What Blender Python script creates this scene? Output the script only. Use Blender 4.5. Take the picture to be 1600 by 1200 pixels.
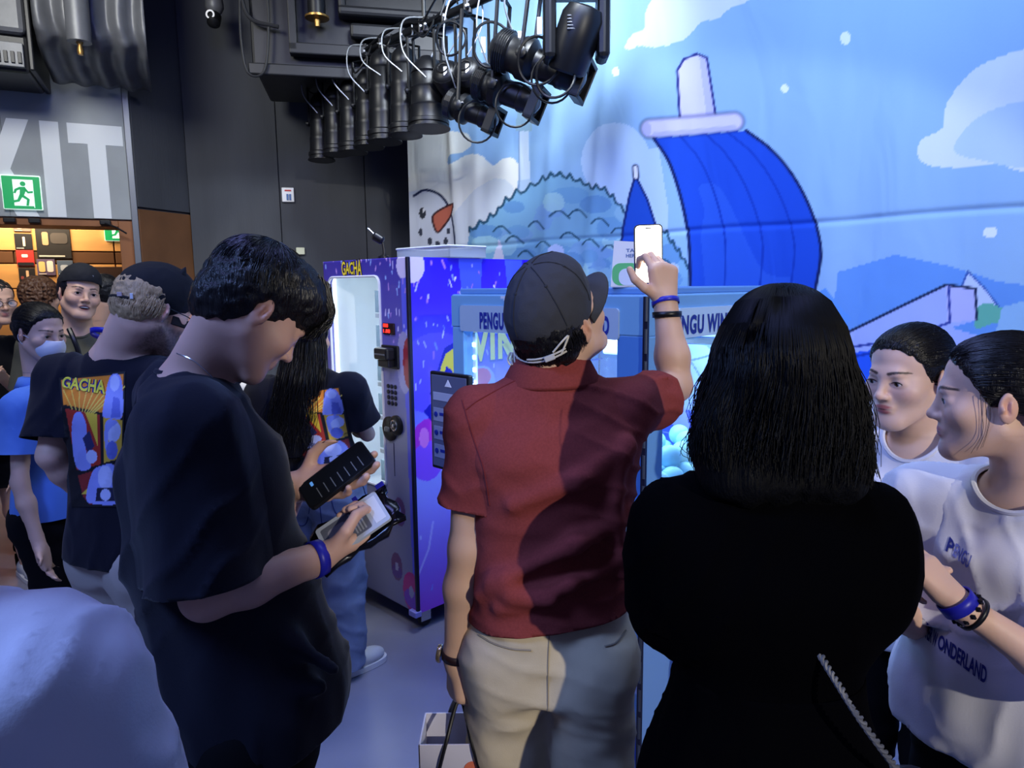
import bpy, bmesh, math, random
import numpy as np
from mathutils import Vector, Matrix
from mathutils.bvhtree import BVHTree
from mathutils.noise import noise as pnoise

for o in list(bpy.data.objects):
    bpy.data.objects.remove(o, do_unlink=True)
SC = bpy.context.scene
COL = SC.collection
random.seed(4)
RNG = np.random.RandomState(7)

# ------------------------------------------------------------------ camera
FPX = 1090.0
TH = math.atan(153 / 1090.0)
RO = -0.0096
CAMH = 1.72
_f0 = np.array([0, math.cos(TH), -math.sin(TH)])
_r0 = np.array([1.0, 0, 0])
_u0 = np.array([0, math.sin(TH), math.cos(TH)])
CR = _r0 * math.cos(RO) + _u0 * math.sin(RO)
CU = -_r0 * math.sin(RO) + _u0 * math.cos(RO)
CC = np.array([0, 0, CAMH])
cam_d = bpy.data.cameras.new('camera')
cam_d.sensor_fit = 'HORIZONTAL'
cam_d.sensor_width = 36.0
cam_d.lens = 36.0 * FPX / 1600.0
cam_d.clip_start = 0.02
cam = bpy.data.objects.new('camera', cam_d)
COL.objects.link(cam)
cam.matrix_world = Matrix(((CR[0], CU[0], -_f0[0], 0), (CR[1], CU[1], -_f0[1], 0), (CR[2], CU[2], -_f0[2], CAMH), (0, 0, 0, 1)))
SC.camera = cam

# ------------------------------------------------------------------ light and exposure
SC.view_settings.view_transform = 'Standard'
SC.view_settings.look = 'None'
SC.view_settings.gamma = 1.0
SC.view_settings.use_curve_mapping = False
SC.view_settings.exposure = 0.0
W = bpy.data.worlds.new('dim_hall')
SC.world = W
W.use_nodes = True
W.node_tree.nodes['Background'].inputs[0].default_value = (0.21, 0.26, 0.62, 1)
W.node_tree.nodes['Background'].inputs[1].default_value = 0.32


def lamp(name, kind, loc, target, energy, color, size=0.1, **kw):
    d = bpy.data.lights.new(name, kind)
    d.energy = energy
    d.color = color
    if kind == 'AREA':
        d.size = size
        if 'size_y' in kw:
            d.shape = 'RECTANGLE'
            d.size_y = kw['size_y']
        if 'spread' in kw:
            d.spread = kw['spread']
    else:
        d.shadow_soft_size = size
    if kind == 'SPOT':
        d.spot_size = math.radians(kw.get('angle', 50))
        d.spot_blend = kw.get('blend', 0.3)
    o = bpy.data.objects.new(name, d)
    COL.objects.link(o)
    o.location = loc
    v = Vector(target) - Vector(loc)
    o.rotation_euler = v.to_track_quat('-Z', 'Y').to_euler()
    return o


# hall spotlight behind the photographer, blue stage washes overhead, added blue side fill, foyer lamp
lamp('hall_spotlight', 'SPOT', (2.35, -3.0, 3.05), (0.55, 2.6, 1.40), 640, (1.0, 0.93, 0.80), 0.035, angle=31, blend=0.15)
lamp('blue_stage_wash', 'AREA', (0.72, 1.95, 3.92), (1.05, 2.9, 2.3), 36, (0.54, 0.68, 1.0), 1.6, size_y=0.3, spread=2.3)
lamp('pale_stage_wash', 'AREA', (0.05, 3.0, 3.92), (-0.35, 4.7, 2.1), 37, (0.82, 0.90, 1.0), 0.8, size_y=0.3, spread=1.7)
lamp('blue_side_fill', 'AREA', (-2.1, -0.2, 3.7), (-0.5, 1.1, 1.3), 36, (0.26, 0.42, 1.0), 0.8, size_y=0.8, spread=2.0)  # added fill that brightens the pale shoulder and left crowd, no fixture behind it
lamp('violet_stage_wash', 'AREA', (-0.7, 1.3, 3.85), (-0.6, 3.2, 0.8), 30, (0.30, 0.34, 1.0), 1.0, size_y=0.6)
lamp('hall_downlight', 'AREA', (-2.2, 2.6, 3.8), (-2.7, 4.8, 2.4), 62, (1.0, 1.0, 0.93), 0.8)
lamp('foyer_lamp', 'AREA', (-4.6, 6.6, 2.9), (-4.9, 8.4, 1.7), 64, (1.0, 0.80, 0.55), 0.9)


# ------------------------------------------------------------------ helpers: camera geometry
def ray(px, py):
    return _f0 + CR * (px - 800) / FPX - CU * (py - 600) / FPX


def P(px, py, Y):
    d = ray(px, py)
    return CC + d * (Y / d[1])


def PP(px, py, p0, n):
    d = ray(px, py)
    return CC + d * (np.dot(np.array(p0) - CC, n) / np.dot(d, n))


def pixarr(V):
    v = V - CC
    z = v @ _f0
    return 800 + FPX * (v @ CR) / z, 600 - FPX * (v @ CU) / z


def lin(c):
    c = np.asarray(c, float) / 255.0
    return np.where(c <= 0.04045, c / 12.92, ((c + 0.055) / 1.055) ** 2.4)


# ------------------------------------------------------------------ helpers: materials
MATS = {}


def mat(name, rgb=(128, 128, 128), rough=0.6, metal=0.0, emit=0.0, ecol=None, var=0.0, vscale=8.0, bump=0.0, bscale=60.0,
        attr=None, trans=0.0, alpha=1.0, spec=0.5, coat=0.0, sheen=0.0, stretch=None, sss=0.0, ior=1.45, wrinkle=0.0, wscale=7.0):
    if name in MATS:
        return MATS[name]
    m = bpy.data.materials.new(name)
    m.use_nodes = True
    nt = m.node_tree
    b = nt.nodes['Principled BSDF']
    c = lin(rgb)
    b.inputs['Base Color'].default_value = (*c, 1)
    b.inputs['Roughness'].default_value = rough
    b.inputs['Metallic'].default_value = metal
    b.inputs['IOR'].default_value = ior
    b.inputs['Specular IOR Level'].default_value = spec
    b.inputs['Transmission Weight'].default_value = trans
    b.inputs['Alpha'].default_value = alpha
    b.inputs['Coat Weight'].default_value = coat
    b.inputs['Sheen Weight'].default_value = sheen
    if sss:
        b.inputs['Subsurface Weight'].default_value = sss
        b.inputs['Subsurface Radius'].default_value = (0.012, 0.005, 0.003)
        b.inputs['Subsurface Scale'].default_value = 1.0
    if emit:
        b.inputs['Emission Color'].default_value = (*(lin(ecol) if ecol is not None else c), 1)
        b.inputs['Emission Strength'].default_value = emit
    tc = nt.nodes.new('ShaderNodeTexCoord')
    src = tc.outputs['Object']
    if stretch:
        mp = nt.nodes.new('ShaderNodeMapping')
        mp.inputs['Scale'].default_value = stretch
        nt.links.new(src, mp.inputs[0])
        src = mp.outputs[0]
    base = None
    if attr:
        a = nt.nodes.new('ShaderNodeAttribute')
        a.attribute_name = attr
        base = a.outputs['Color']
        if emit:
            nt.links.new(base, b.inputs['Emission Color'])
    if var or bump:
        n = nt.nodes.new('ShaderNodeTexNoise')
        n.inputs['Scale'].default_value = vscale
        n.inputs['Detail'].default_value = 4
        nt.links.new(src, n.inputs['Vector'])
        if var:
            mr = nt.nodes.new('ShaderNodeMapRange')
            mr.inputs['From Min'].default_value = 0.3
            mr.inputs['From Max'].default_value = 0.7
            mr.inputs['To Min'].default_value = 1 - var
            mr.inputs['To Max'].default_value = 1 + var
            nt.links.new(n.outputs['Fac'], mr.inputs['Value'])
            mx = nt.nodes.new('ShaderNodeVectorMath')
            mx.operation = 'SCALE'
            if base is not None:
                nt.links.new(base, mx.inputs[0])
            else:
                mx.inputs[0].default_value = c
            nt.links.new(mr.outputs[0], mx.inputs['Scale'])
            base = mx.outputs[0]
    if base is not None:
        nt.links.new(base, b.inputs['Base Color'])
    nrm = None
    if wrinkle:
        nw = nt.nodes.new('ShaderNodeTexNoise')
        nw.inputs['Scale'].default_value = wscale
        nw.inputs['Detail'].default_value = 2
        nw.inputs['Distortion'].default_value = 0.8
        nt.links.new(src, nw.inputs['Vector'])
        bw = nt.nodes.new('ShaderNodeBump')
        bw.inputs['Strength'].default_value = wrinkle
        bw.inputs['Distance'].default_value = 0.05
        nt.links.new(nw.outputs['Fac'], bw.inputs['Height'])
        nrm = bw.outputs[0]
    if bump:
        nb = nt.nodes.new('ShaderNodeTexNoise')
        nb.inputs['Scale'].default_value = bscale
        nb.inputs['Detail'].default_value = 3
        nt.links.new(src, nb.inputs['Vector'])
        bp = nt.nodes.new('ShaderNodeBump')
        bp.inputs['Strength'].default_value = bump
        bp.inputs['Distance'].default_value = 0.01
        nt.links.new(nb.outputs['Fac'], bp.inputs['Height'])
        if nrm is not None:
            nt.links.new(nrm, bp.inputs['Normal'])
        nrm = bp.outputs[0]
    if nrm is not None:
        nt.links.new(nrm, b.inputs['Normal'])
    MATS[name] = m
    return m


# ------------------------------------------------------------------ helpers: objects
def tag(o, label=None, cat=None, group=None, kind=None):
    for k, v in (('label', label), ('category', cat), ('group', group), ('kind', kind)):
        if v:
            o[k] = v
    return o


def empty(name, loc, label=None, cat=None, group=None, rotz=0.0):
    o = bpy.data.objects.new(name, None)
    COL.objects.link(o)
    o.empty_display_size = 0.1
    o.location = loc
    o.rotation_euler = (0, 0, rotz)
    return tag(o, label, cat, group)


def rootloc(o):
    l = Vector((0, 0, 0))
    while o is not None:
        l = l + Vector(o.location)
        o = o.parent
    return np.array(l)


def mesh(name, V, F, m, parent=None, smooth=True, local=False, col=None, thick=0.0):
    """link one mesh object; V in world coordinates unless local"""
    V = np.asarray(V, np.float64)
    loc = (0, 0, 0)
    if parent is None and len(V) and not local:
        c = V.mean(0)
        loc = (c[0], c[1], V[:, 2].min())
        V = V - np.array(loc)
    elif parent is not None and not local:
        V = V - rootloc(parent)
    me = bpy.data.meshes.new(name)
    if isinstance(F, np.ndarray) and F.ndim == 2:
        n, k = F.shape
        me.vertices.add(len(V))
        me.vertices.foreach_set('co', V.astype(np.float32).ravel())
        me.loops.add(n * k)
        me.loops.foreach_set('vertex_index', F.astype(np.int32).ravel())
        me.polygons.add(n)
        me.polygons.foreach_set('loop_start', np.arange(0, n * k, k, dtype=np.int32))
        me.update(calc_edges=True)
    else:
        me.from_pydata([tuple(v) for v in V], [], [tuple(int(i) for i in f) for f in F])
    me.validate()
    if smooth:
        me.polygons.foreach_set('use_smooth', np.ones(len(me.polygons), bool))
    if col is not None:
        a = me.color_attributes.new('Col', 'FLOAT_COLOR', 'POINT')
        cc = np.ones((len(V), 4), np.float32)
        cc[:, :3] = col
        a.data.foreach_set('color', cc.ravel())
    if m is not None:
        me.materials.append(m)
    o = bpy.data.objects.new(name, me)
    COL.objects.link(o)
    o.location = loc
    if parent is not None:
        o.parent = parent
    if thick:
        md = o.modifiers.new('thickness', 'SOLIDIFY')
        md.thickness = thick
        md.offset = -1
    return o


class MB:
    """collects shapes into one mesh"""

    def __init__(self):
        self.V = []
        self.F = []

    def add(self, V, F):
        b = len(self.V)
        self.V += [tuple(v) for v in V]
        self.F += [tuple(i + b for i in f) for f in F]
        return self

    def box(self, lo, hi, bev=0.0, M=None):
        x0, y0, z0 = lo
        x1, y1, z1 = hi
        if bev <= 0:
            V = [(x, y, z) for x in (x0, x1) for y in (y0, y1) for z in (z0, z1)]
            F = [(0, 1, 3, 2), (4, 6, 7, 5), (0, 4, 5, 1), (2, 3, 7, 6), (0, 2, 6, 4), (1, 5, 7, 3)]
        else:
            bm = bmesh.new()
            bmesh.ops.create_cube(bm, size=1)
            for v in bm.verts:
                v.co = Vector(((x0 + x1) / 2 + v.co.x * (x1 - x0), (y0 + y1) / 2 + v.co.y * (y1 - y0), (z0 + z1) / 2 + v.co.z * (z1 - z0)))
            bmesh.ops.bevel(bm, geom=bm.edges[:], offset=bev, segments=2, affect='EDGES', profile=0.5)
            bm.verts.index_update()
            V = [tuple(v.co) for v in bm.verts]
            F = [tuple(v.index for v in f.verts) for f in bm.faces]
            bm.free()
        if M is not None:
            V = [tuple(M @ Vector(v)) for v in V]
        return self.add(V, F)

    def tube(self, pts, r, n=8, caps=True, closed=False):
        pts = np.asarray(pts, float)
        m = len(pts)
        rs = np.full(m, r) if np.isscalar(r) else np.asarray(r, float)
        T = np.gradient(pts, axis=0)
        if closed:
            T = np.roll(pts, -1, 0) - np.roll(pts, 1, 0)
        T /= np.maximum(np.linalg.norm(T, axis=1, keepdims=True), 1e-9)
        a = np.cross(T[0], (0, 0, 1.0))
        if np.linalg.norm(a) < 1e-3:
            a = np.cross(T[0], (0, 1.0, 0))
        a /= np.linalg.norm(a)
        V = []
        ang = np.arange(n) * 2 * np.pi / n
        for i in range(m):
            a = a - T[i] * np.dot(a, T[i])
            a /= max(np.linalg.norm(a), 1e-9)
            b = np.cross(T[i], a)
            V += list(pts[i] + rs[i] * (np.cos(ang)[:, None] * a + np.sin(ang)[:, None] * b))
        F = []
        for i in range(m if closed else m - 1):
            j = (i + 1) % m
            for k in range(n):
                F.append((i * n + k, i * n + (k + 1) % n, j * n + (k + 1) % n, j * n + k))
        if caps and not closed:
            F.append(tuple(range(n))[::-1])
            F.append(tuple((m - 1) * n + k for k in range(n)))
        return self.add(V, F)

    def lathe(self, prof, base, axis=(0, 0, 1), n=20):
        """prof: list of (r, h) along the axis from base"""
        ax = np.array(axis, float)
        ax /= np.linalg.norm(ax)
        a = np.cross(ax, (0, 0, 1.0))
        if np.linalg.norm(a) < 1e-3:
            a = np.cross(ax, (0, 1.0, 0))
        a /= np.linalg.norm(a)
        b = np.cross(ax, a)
        ang = np.arange(n) * 2 * np.pi / n
        V = []
        for r, h in prof:
            V += list(np.array(base) + ax * h + r * (np.cos(ang)[:, None] * a + np.sin(ang)[:, None] * b))
        F = []
        m = len(prof)
        for i in range(m - 1):
            for k in range(n):
                F.append((i * n + k, i * n + (k + 1) % n, (i + 1) * n + (k + 1) % n, (i + 1) * n + k))
        F.append(tuple(range(n))[::-1])
        F.append(tuple((m - 1) * n + k for k in range(n)))
        return self.add(V, F)

    def prism(self, poly, lo, hi, plane='xz'):
        """extrude a 2D polygon; plane xz -> extruded along y from lo to hi"""
        n = len(poly)
        if plane == 'xz':
            V = [(x, lo, z) for x, z in poly] + [(x, hi, z) for x, z in poly]
        elif plane == 'yz':
            V = [(lo, y, z) for y, z in poly] + [(hi, y, z) for y, z in poly]
        else:
            V = [(x, y, lo) for x, y in poly] + [(x, y, hi) for x, y in poly]
        F = [tuple(range(n)), tuple(range(2 * n - 1, n - 1, -1))]
        for i in range(n):
            F.append((i, i + n, (i + 1) % n + n, (i + 1) % n))
        return self.add(V, F)

    def build(self, name, m, parent=None, smooth=False, local=False, thick=0):
        o = mesh(name, self.V, self.F, m, parent, False, local, None, thick)
        bm = bmesh.new()
        bm.from_mesh(o.data)
        bmesh.ops.recalc_face_normals(bm, faces=bm.faces[:])
        bm.to_mesh(o.data)
        bm.free()
        if smooth:
            o.data.polygons.foreach_set('use_smooth', np.ones(len(o.data.polygons), bool))
            try:
                o.data.set_sharp_from_angle(angle=math.radians(40))
            except Exception:
                pass
        return o


def rrect(x0, x1, z0, z1, r, n=5):
    pts = []
    for cx, cz, a0 in ((x1 - r, z1 - r, 0), (x0 + r, z1 - r, 90), (x0 + r, z0 + r, 180), (x1 - r, z0 + r, 270)):
        for i in range(n + 1):
            a = math.radians(a0 + 90 * i / n)
            pts.append((cx + r * math.cos(a), cz + r * math.sin(a)))
    return pts


def cr(pts, closed=False, n=8):
    """Catmull-Rom curve through points"""
    p = np.asarray(pts, float)
    if closed:
        p = np.vstack([p[-1:], p, p[:2]])
    else:
        p = np.vstack([2 * p[:1] - p[1:2], p, 2 * p[-1:] - p[-2:-1]])
    t = np.linspace(0, 1, n, endpoint=False)[:, None]
    out = []
    for i in range(1, len(p) - 2):
        a, b, c, d = p[i - 1], p[i], p[i + 1], p[i + 2]
        out.append(0.5 * (2 * b + (c - a) * t + (2 * a - 5 * b + 4 * c - d) * t ** 2 + (3 * b - 3 * c + d - a) * t ** 3))
    out = np.vstack(out)
    if not closed:
        out = np.vstack([out, p[-2:-1]])
    return out


class Paint:
    """flat print: colours the vertices of a dense sheet; u, v are print coordinates"""

    def __init__(self, u, v, base):
        self.u = u
        self.v = v
        self.wk = 1.0
        self.c = np.tile(lin(base), (len(u), 1))

    def sel(self, x0, x1, y0, y1):
        return np.nonzero((self.u > x0) & (self.u < x1) & (self.v > y0) & (self.v < y1))[0]

    def mix(self, idx, a, col):
        col = np.asarray(col, float)
        c = lin(col)
        self.c[idx] = self.c[idx] * (1 - a[:, None]) + c * a[:, None]

    def poly(self, pts, col, alpha=1.0):
        p = np.asarray(pts, float)
        i = self.sel(p[:, 0].min(), p[:, 0].max(), p[:, 1].min(), p[:, 1].max())
        x, y = self.u[i], self.v[i]
        ins = np.zeros(len(i), bool)
        for k in range(len(p)):
            x0, y0 = p[k - 1]
            x1, y1 = p[k]
            if y0 == y1:
                continue
            c = (y0 > y) != (y1 > y)
            ins ^= c & (x < (x1 - x0) * (y - y0) / (y1 - y0) + x0)
        self.mix(i[ins], np.full(ins.sum(), alpha), col)

    def ell(self, cx, cy, rx, ry, col, rot=0.0, alpha=1.0):
        R = max(rx, ry) * 1.2
        i = self.sel(cx - R, cx + R, cy - R, cy + R)
        x, y = self.u[i] - cx, self.v[i] - cy
        c, s = math.cos(rot), math.sin(rot)
        q = ((x * c + y * s) / rx) ** 2 + ((-x * s + y * c) / ry) ** 2
        self.mix(i[q < 1], np.full((q < 1).sum(), alpha), col)

    def stroke(self, pts, w, col, alpha=1.0):
        p = np.asarray(pts, float)
        if w < 6:
            w = w * self.wk
        i = self.sel(p[:, 0].min() - w, p[:, 0].max() + w, p[:, 1].min() - w, p[:, 1].max() + w)
        if not len(i):
            return
        x, y = self.u[i], self.v[i]
        d = np.full(len(i), 1e9)
        for k in range(len(p) - 1):
            ax, ay = p[k]
            bx, by = p[k + 1] - p[k]
            L = bx * bx + by * by + 1e-9
            t = np.clip(((x - ax) * bx + (y - ay) * by) / L, 0, 1)
            d = np.minimum(d, (x - ax - t * bx) ** 2 + (y - ay - t * by) ** 2)
        a = np.clip((w / 2 - np.sqrt(d)) / (w * 0.25 + 1e-9) + 0.5, 0, 1) * alpha
        self.mix(i[a > 0], a[a > 0], col)

    def grad(self, x0, x1, y0, y1, ca, cb, axis='v'):
        i = self.sel(x0, x1, y0, y1)
        t = (self.v[i] - y0) / (y1 - y0) if axis == 'v' else (self.u[i] - x0) / (x1 - x0)
        a, b = lin(ca), lin(cb)
        self.c[i] = a * (1 - t[:, None]) + b * t[:, None]


def grid(nu, nv):
    i = np.arange(nu * nv).reshape(nv, nu)
    return np.stack([i[:-1, :-1], i[:-1, 1:], i[1:, 1:], i[1:, :-1]], -1).reshape(-1, 4)


def text_mesh(body, size=1.0, bold=0.0, sx=1.0, shear=0.0, space=1.0, extrude=0.0):
    cu = bpy.data.curves.new('lettering', 'FONT')
    cu.body = body
    cu.size = size
    cu.offset = bold
    cu.shear = shear
    cu.space_character = space
    cu.resolution_u = 4
    cu.extrude = extrude
    ob = bpy.data.objects.new('lettering', cu)
    COL.objects.link(ob)
    dg = bpy.context.evaluated_depsgraph_get()
    me = bpy.data.meshes.new_from_object(ob.evaluated_get(dg))
    V = np.array([v.co[:] for v in me.vertices])
    F = [tuple(p.vertices) for p in me.polygons]
    bpy.data.objects.remove(ob, do_unlink=True)
    bpy.data.meshes.remove(me)
    V[:, 0] *= sx
    return V, F


def fit_text(body, x0, x1, z0, z1, bold=0.03, shear=0.0, space=1.0):
    """letters scaled to fill a rectangle; returns 2D points and faces"""
    V, F = text_mesh(body, 1.0, bold, 1.0, shear, space)
    lo, hi = V.min(0), V.max(0)
    V2 = np.empty((len(V), 2))
    V2[:, 0] = x0 + (V[:, 0] - lo[0]) / (hi[0] - lo[0]) * (x1 - x0)
    V2[:, 1] = z0 + (V[:, 1] - lo[1]) / (hi[1] - lo[1]) * (z1 - z0)
    return V2, F

# ================================================================== THE SETTING
EX = np.array([0.7, -0.714, 0.0])
EY = np.array([0.714, 0.7, 0.0])
ROTZ = math.atan2(-0.714, 0.7)


def pbox(px0, py0, px1, py1, Y, depth):
    a = P(px0, py1, Y)
    b = P(px1, py0, Y)
    return (min(a[0], b[0]), Y, min(a[2], b[2])), (max(a[0], b[0]), Y + depth, max(a[2], b[2]))


M_floor = mat('polished_grey_floor', (132, 132, 150), 0.30, var=0.10, vscale=2.5, bump=0.05, bscale=14)
M_black = mat('black_painted_wall', (62, 65, 72), 0.75, var=0.18, vscale=1.2, bump=0.12, bscale=22, stretch=(3, 3, 0.5))
M_ceil = mat('black_ceiling', (20, 21, 24), 0.85, var=0.2, vscale=3)
M_duct = mat('black_duct_metal', (24, 25, 28), 0.42, metal=0.2, var=0.25, vscale=5, bump=0.1, bscale=9)
M_duct3 = mat('dark_frame_metal', (27, 28, 32), 0.5, metal=0.1, var=0.2, vscale=5)
M_duct2 = mat('grey_duct_foil', (92, 94, 99), 0.45, metal=0.2, var=0.2, vscale=5, bump=0.25, bscale=11)
M_grey = mat('grey_door_header', (150, 156, 160), 0.7, var=0.08, vscale=4, bump=0.05)
M_wood = mat('brown_wood', (140, 88, 48), 0.5, var=0.15, vscale=6, stretch=(1, 1, 0.2))
M_amber = mat('amber_wood_panel', (214, 158, 92), 0.5, var=0.10, vscale=5, stretch=(0.3, 1, 2))
M_groove = mat('dark_groove', (92, 58, 30), 0.8)
M_white = mat('white_lettering', (222, 228, 232), 0.6)

# floor
mesh('floor', [(-9, -5, 0), (5, -5, 0), (5, 10, 0), (-9, 10, 0)], [(0, 1, 2, 3)], M_floor, smooth=False)['kind'] = 'structure'
# ceiling, open towards the hall behind the photographer
mesh('ceiling', [(-9, -0.6, 4.05), (5, -0.6, 4.05), (5, 10, 4.05), (-9, 10, 4.05)], [(3, 2, 1, 0)], M_ceil, smooth=False)['kind'] = 'structure'

# dark rear wall, boarded
WB = MB()
wb0, wb1 = np.array([-2.52, 5.62]), np.array([0.75, 6.55])
wdir = (wb1 - wb0) / np.linalg.norm(wb1 - wb0)
WBR = Matrix.Translation((wb0[0], wb0[1], 0)) @ Matrix.Rotation(math.atan2(wdir[1], wdir[0]), 4, 'Z')
wlen = np.linalg.norm(wb1 - wb0)
WB.box((0, 0.03, 0), (wlen, 0.12, 4.05), 0, WBR)
wall_b = WB.build('wall_back', M_black)
tag(wall_b, kind='structure')
for k in range(5):
    x0 = k * wlen / 5
    b = MB().box((x0 + 0.003, 0, 0), (x0 + wlen / 5 - 0.003, 0.03, 4.05), 0.003, WBR)
    o = b.build('panel', M_black, wall_b)

# EXIT wall: grey header over the door opening
A25 = math.radians(25)
EDIR = np.array([math.cos(A25), math.sin(A25), 0])
EN = np.array([-math.sin(A25), math.cos(A25), 0])
EP0 = P(100, 345, 5.0)
EP0[2] = 0
EM = Matrix.Translation(tuple(EP0)) @ Matrix.Rotation(A25, 4, 'Z')      # local x along the wall, y away from the hall
hd = MB().box((-3.0, 0.0, 2.222), (0.42, 0.14, 4.05), 0.004, EM).build('wall_left', M_grey)
tag(hd, kind='structure')
MB().box((0.42, -0.012, 0), (0.462, 0.16, 4.05), 0.004, EM).build('edge_trim', mat('grey_metal_trim', (118, 122, 128), 0.4, metal=0.5), hd)
jm = MB().box((0.33, 0.02, 0), (0.42, 0.42, 2.222), 0.004, EM).build('trim_1', M_wood)
tag(jm, kind='structure')
MB().box((-3.0, 0.02, 2.17), (0.33, 0.36, 2.222), 0.003, EM).build('trim_2', M_wood)['kind'] = 'structure'
# return wall between the header and the rear wall: wood below with reflected door light in its brown, dark above
rp = np.array(EM @ Vector((0.465, -0.01, 0)))
rq = np.array([-2.50, 5.70, 0])
rd = (rq - rp)
rl = np.linalg.norm(rd)
RM = Matrix.Translation(tuple(rp)) @ Matrix.Rotation(math.atan2(rd[1], rd[0]), 4, 'Z')
rw = MB().box((0, 0.02, 0), (rl, 0.10, 4.05), 0, RM).build('wall_return', M_black)
tag(rw, kind='structure')
MB().box((0.005, 0.0, 0.0), (rl - 0.01, 0.02, 2.30), 0.004, RM).build('panel', mat('doorlit_wood_panel', (104, 70, 44), 0.5, var=0.15, vscale=5), rw)
MB().box((0.005, 0.0, 2.315), (rl - 0.01, 0.02, 4.05), 0.004, RM).build('panel', M_black, rw)


def flat(name, V2, F, M, y, m, parent=None, thick=0.004):
    """flat lettering or print standing on a local xz plane"""
    V = [tuple(M @ Vector((x, y, z))) for x, z in V2]
    return mesh(name, V, F, m, parent, smooth=False)


# letters E X I T painted on the header
def letter_boxes(polys, name='letter'):
    for poly in polys:
        b = MB().prism(poly, -0.004, 0.001)
        b.V = [tuple(EM @ Vector(v)) for v in b.V]
        b.build(name, M_white, hd)


zt, zb = 2.868, 2.226
letter_boxes([
    [(0.07, zt), (0.405, zt), (0.405, zt - 0.135), (0.295, zt - 0.135), (0.295, zb), (0.185, zb), (0.185, zt - 0.135), (0.07, zt - 0.135)],
    [(-0.09, zt), (0.02, zt), (0.02, zb), (-0.09, zb)],
    [(-0.15, zt), (-0.275, zt), (-0.35, zt - 0.2), (-0.425, zt), (-0.555, zt), (-0.42, zt - 0.33), (-0.56, zb), (-0.43, zb),
     (-0.35, zt - 0.45), (-0.27, zb), (-0.14, zb), (-0.28, zt - 0.33)],
    [(-0.62, zt), (-0.95, zt), (-0.95, zb), (-0.62, zb), (-0.62, zb + 0.12), (-0.83, zb + 0.12), (-0.83, zb + 0.26), (-0.65, zb + 0.26),
     (-0.65, zb + 0.38), (-0.83, zb + 0.38), (-0.83, zt - 0.12), (-0.62, zt - 0.12)]])
# wall stain panel seam
MB().box((-0.31, -0.003, 2.23), (-0.306, 0.001, 3.2), 0, EM).build('seam', mat('seam_grey', (112, 116, 120), 0.8), hd)


def exit_sign(M, x, y, z, s, label, flip=1):
    c = np.array(M @ Vector((x, y, z)))
    r = empty('exit_sign', c, label, 'exit sign', 'green running man exit signs')
    mg = mat('exit_green', (20, 150, 84), 0.4, emit=0.45, ecol=(24, 170, 96))
    mw = mat('exit_white', (236, 246, 240), 0.4, emit=0.6, ecol=(220, 250, 235))

    def put(name, poly, y0, y1, m):
        b = MB().prism([(x + flip * px * s, z + pz * s) for px, pz in poly], y + y0, y + y1)
        b.V = [tuple(M @ Vector(v)) for v in b.V]
        return b.build(name, m, r)
    put('housing', rrect(-0.52, 0.52, -0.52, 0.54, 0.03), -0.03, -0.002, mw)
    put('green_face', rrect(-0.5, 0.5, -0.5, 0.5, 0.02), -0.034, -0.028, mg)
    put('doorway', [(-0.22, -0.46), (-0.22, 0.4), (0.32, 0.4), (0.32, -0.46)], -0.036, -0.033, mw)
    fig = [
        [(0.05 + 0.075 * math.cos(a), 0.27 + 0.075 * math.sin(a)) for a in np.linspace(0, 6.28, 14)[:-1]],
        [(-0.06, 0.17), (0.10, 0.18), (0.13, 0.10), (0.06, -0.08), (-0.06, -0.08), (-0.04, 0.08)],
        [(0.10, 0.17), (0.18, 0.04), (0.30, 0.06), (0.30, 0.00), (0.16, -0.02), (0.06, 0.10)],
        [(-0.05, 0.17), (-0.18, 0.10), (-0.22, -0.02), (-0.16, -0.03), (-0.12, 0.06), (-0.02, 0.10)],
        [(-0.06, -0.06), (0.06, -0.08), (0.20, -0.20), (0.16, -0.40), (0.09, -0.40), (0.12, -0.22), (0.0, -0.14)],
        [(-0.06, -0.06), (0.03, -0.10), (-0.08, -0.28), (-0.30, -0.33), (-0.30, -0.26), (-0.13, -0.22)],
        [(-0.22, -0.46), (0.30, -0.46), (0.30, -0.41), (-0.22, -0.41)]]
    b = MB()
    for p in fig:
        b.prism([(x + flip * a * s, z + c_ * s) for a, c_ in p], y - 0.038, y - 0.0355)
    b.V = [tuple(M @ Vector(v)) for v in b.V]
    b.build('running_figure', mg, r)
    return r


exit_sign(EM, -0.225, 0.0, 2.380, 0.215, 'green and white running man exit sign on the grey header')

# the foyer seen through the opening: amber panelled wall
FY = 2.35          # distance behind the header
fw = MB().box((-3.6, FY + 0.03, 0), (1.0, FY + 0.15, 3.2), 0, EM).build('wall_foyer', M_groove)
tag(fw, kind='structure')
zs = [0.0, 0.5, 0.95, 1.20, 1.48, 1.74, 1.98, 2.10, 2.32, 2.62, 3.1]
for ri in range(len(zs) - 1):
    off = 0.0 if ri % 2 else 0.32
    x = -3.6 + off
    while x < 1.0:
        w = 0.62 if ri % 3 else 0.85
        mm = M_amber if ri != 6 else M_groove
        MB().box((x + 0.006, FY, zs[ri] + 0.006), (min(x + w, 1.0) - 0.006, FY + 0.03, zs[ri + 1] - 0.006), 0.004, EM).build('panel', mm, fw)
        x += w
MB().box((-3.6, 0.15, 3.0), (0.6, FY + 0.1, 3.1), 0, EM).build('ceiling_foyer', M_wood)['kind'] = 'structure'
MB().box((0.97, 0.6, 0), (1.05, FY - 0.02, 3.1), 0, EM).build('wall_foyer_side', M_wood)['kind'] = 'structure'


def on_foyer(px, py):
    p = PP(px, py, np.array(EM @ Vector((0, FY, 0))), EN)
    q = EM.inverted() @ Vector(p)
    return q.x, q.z


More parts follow.
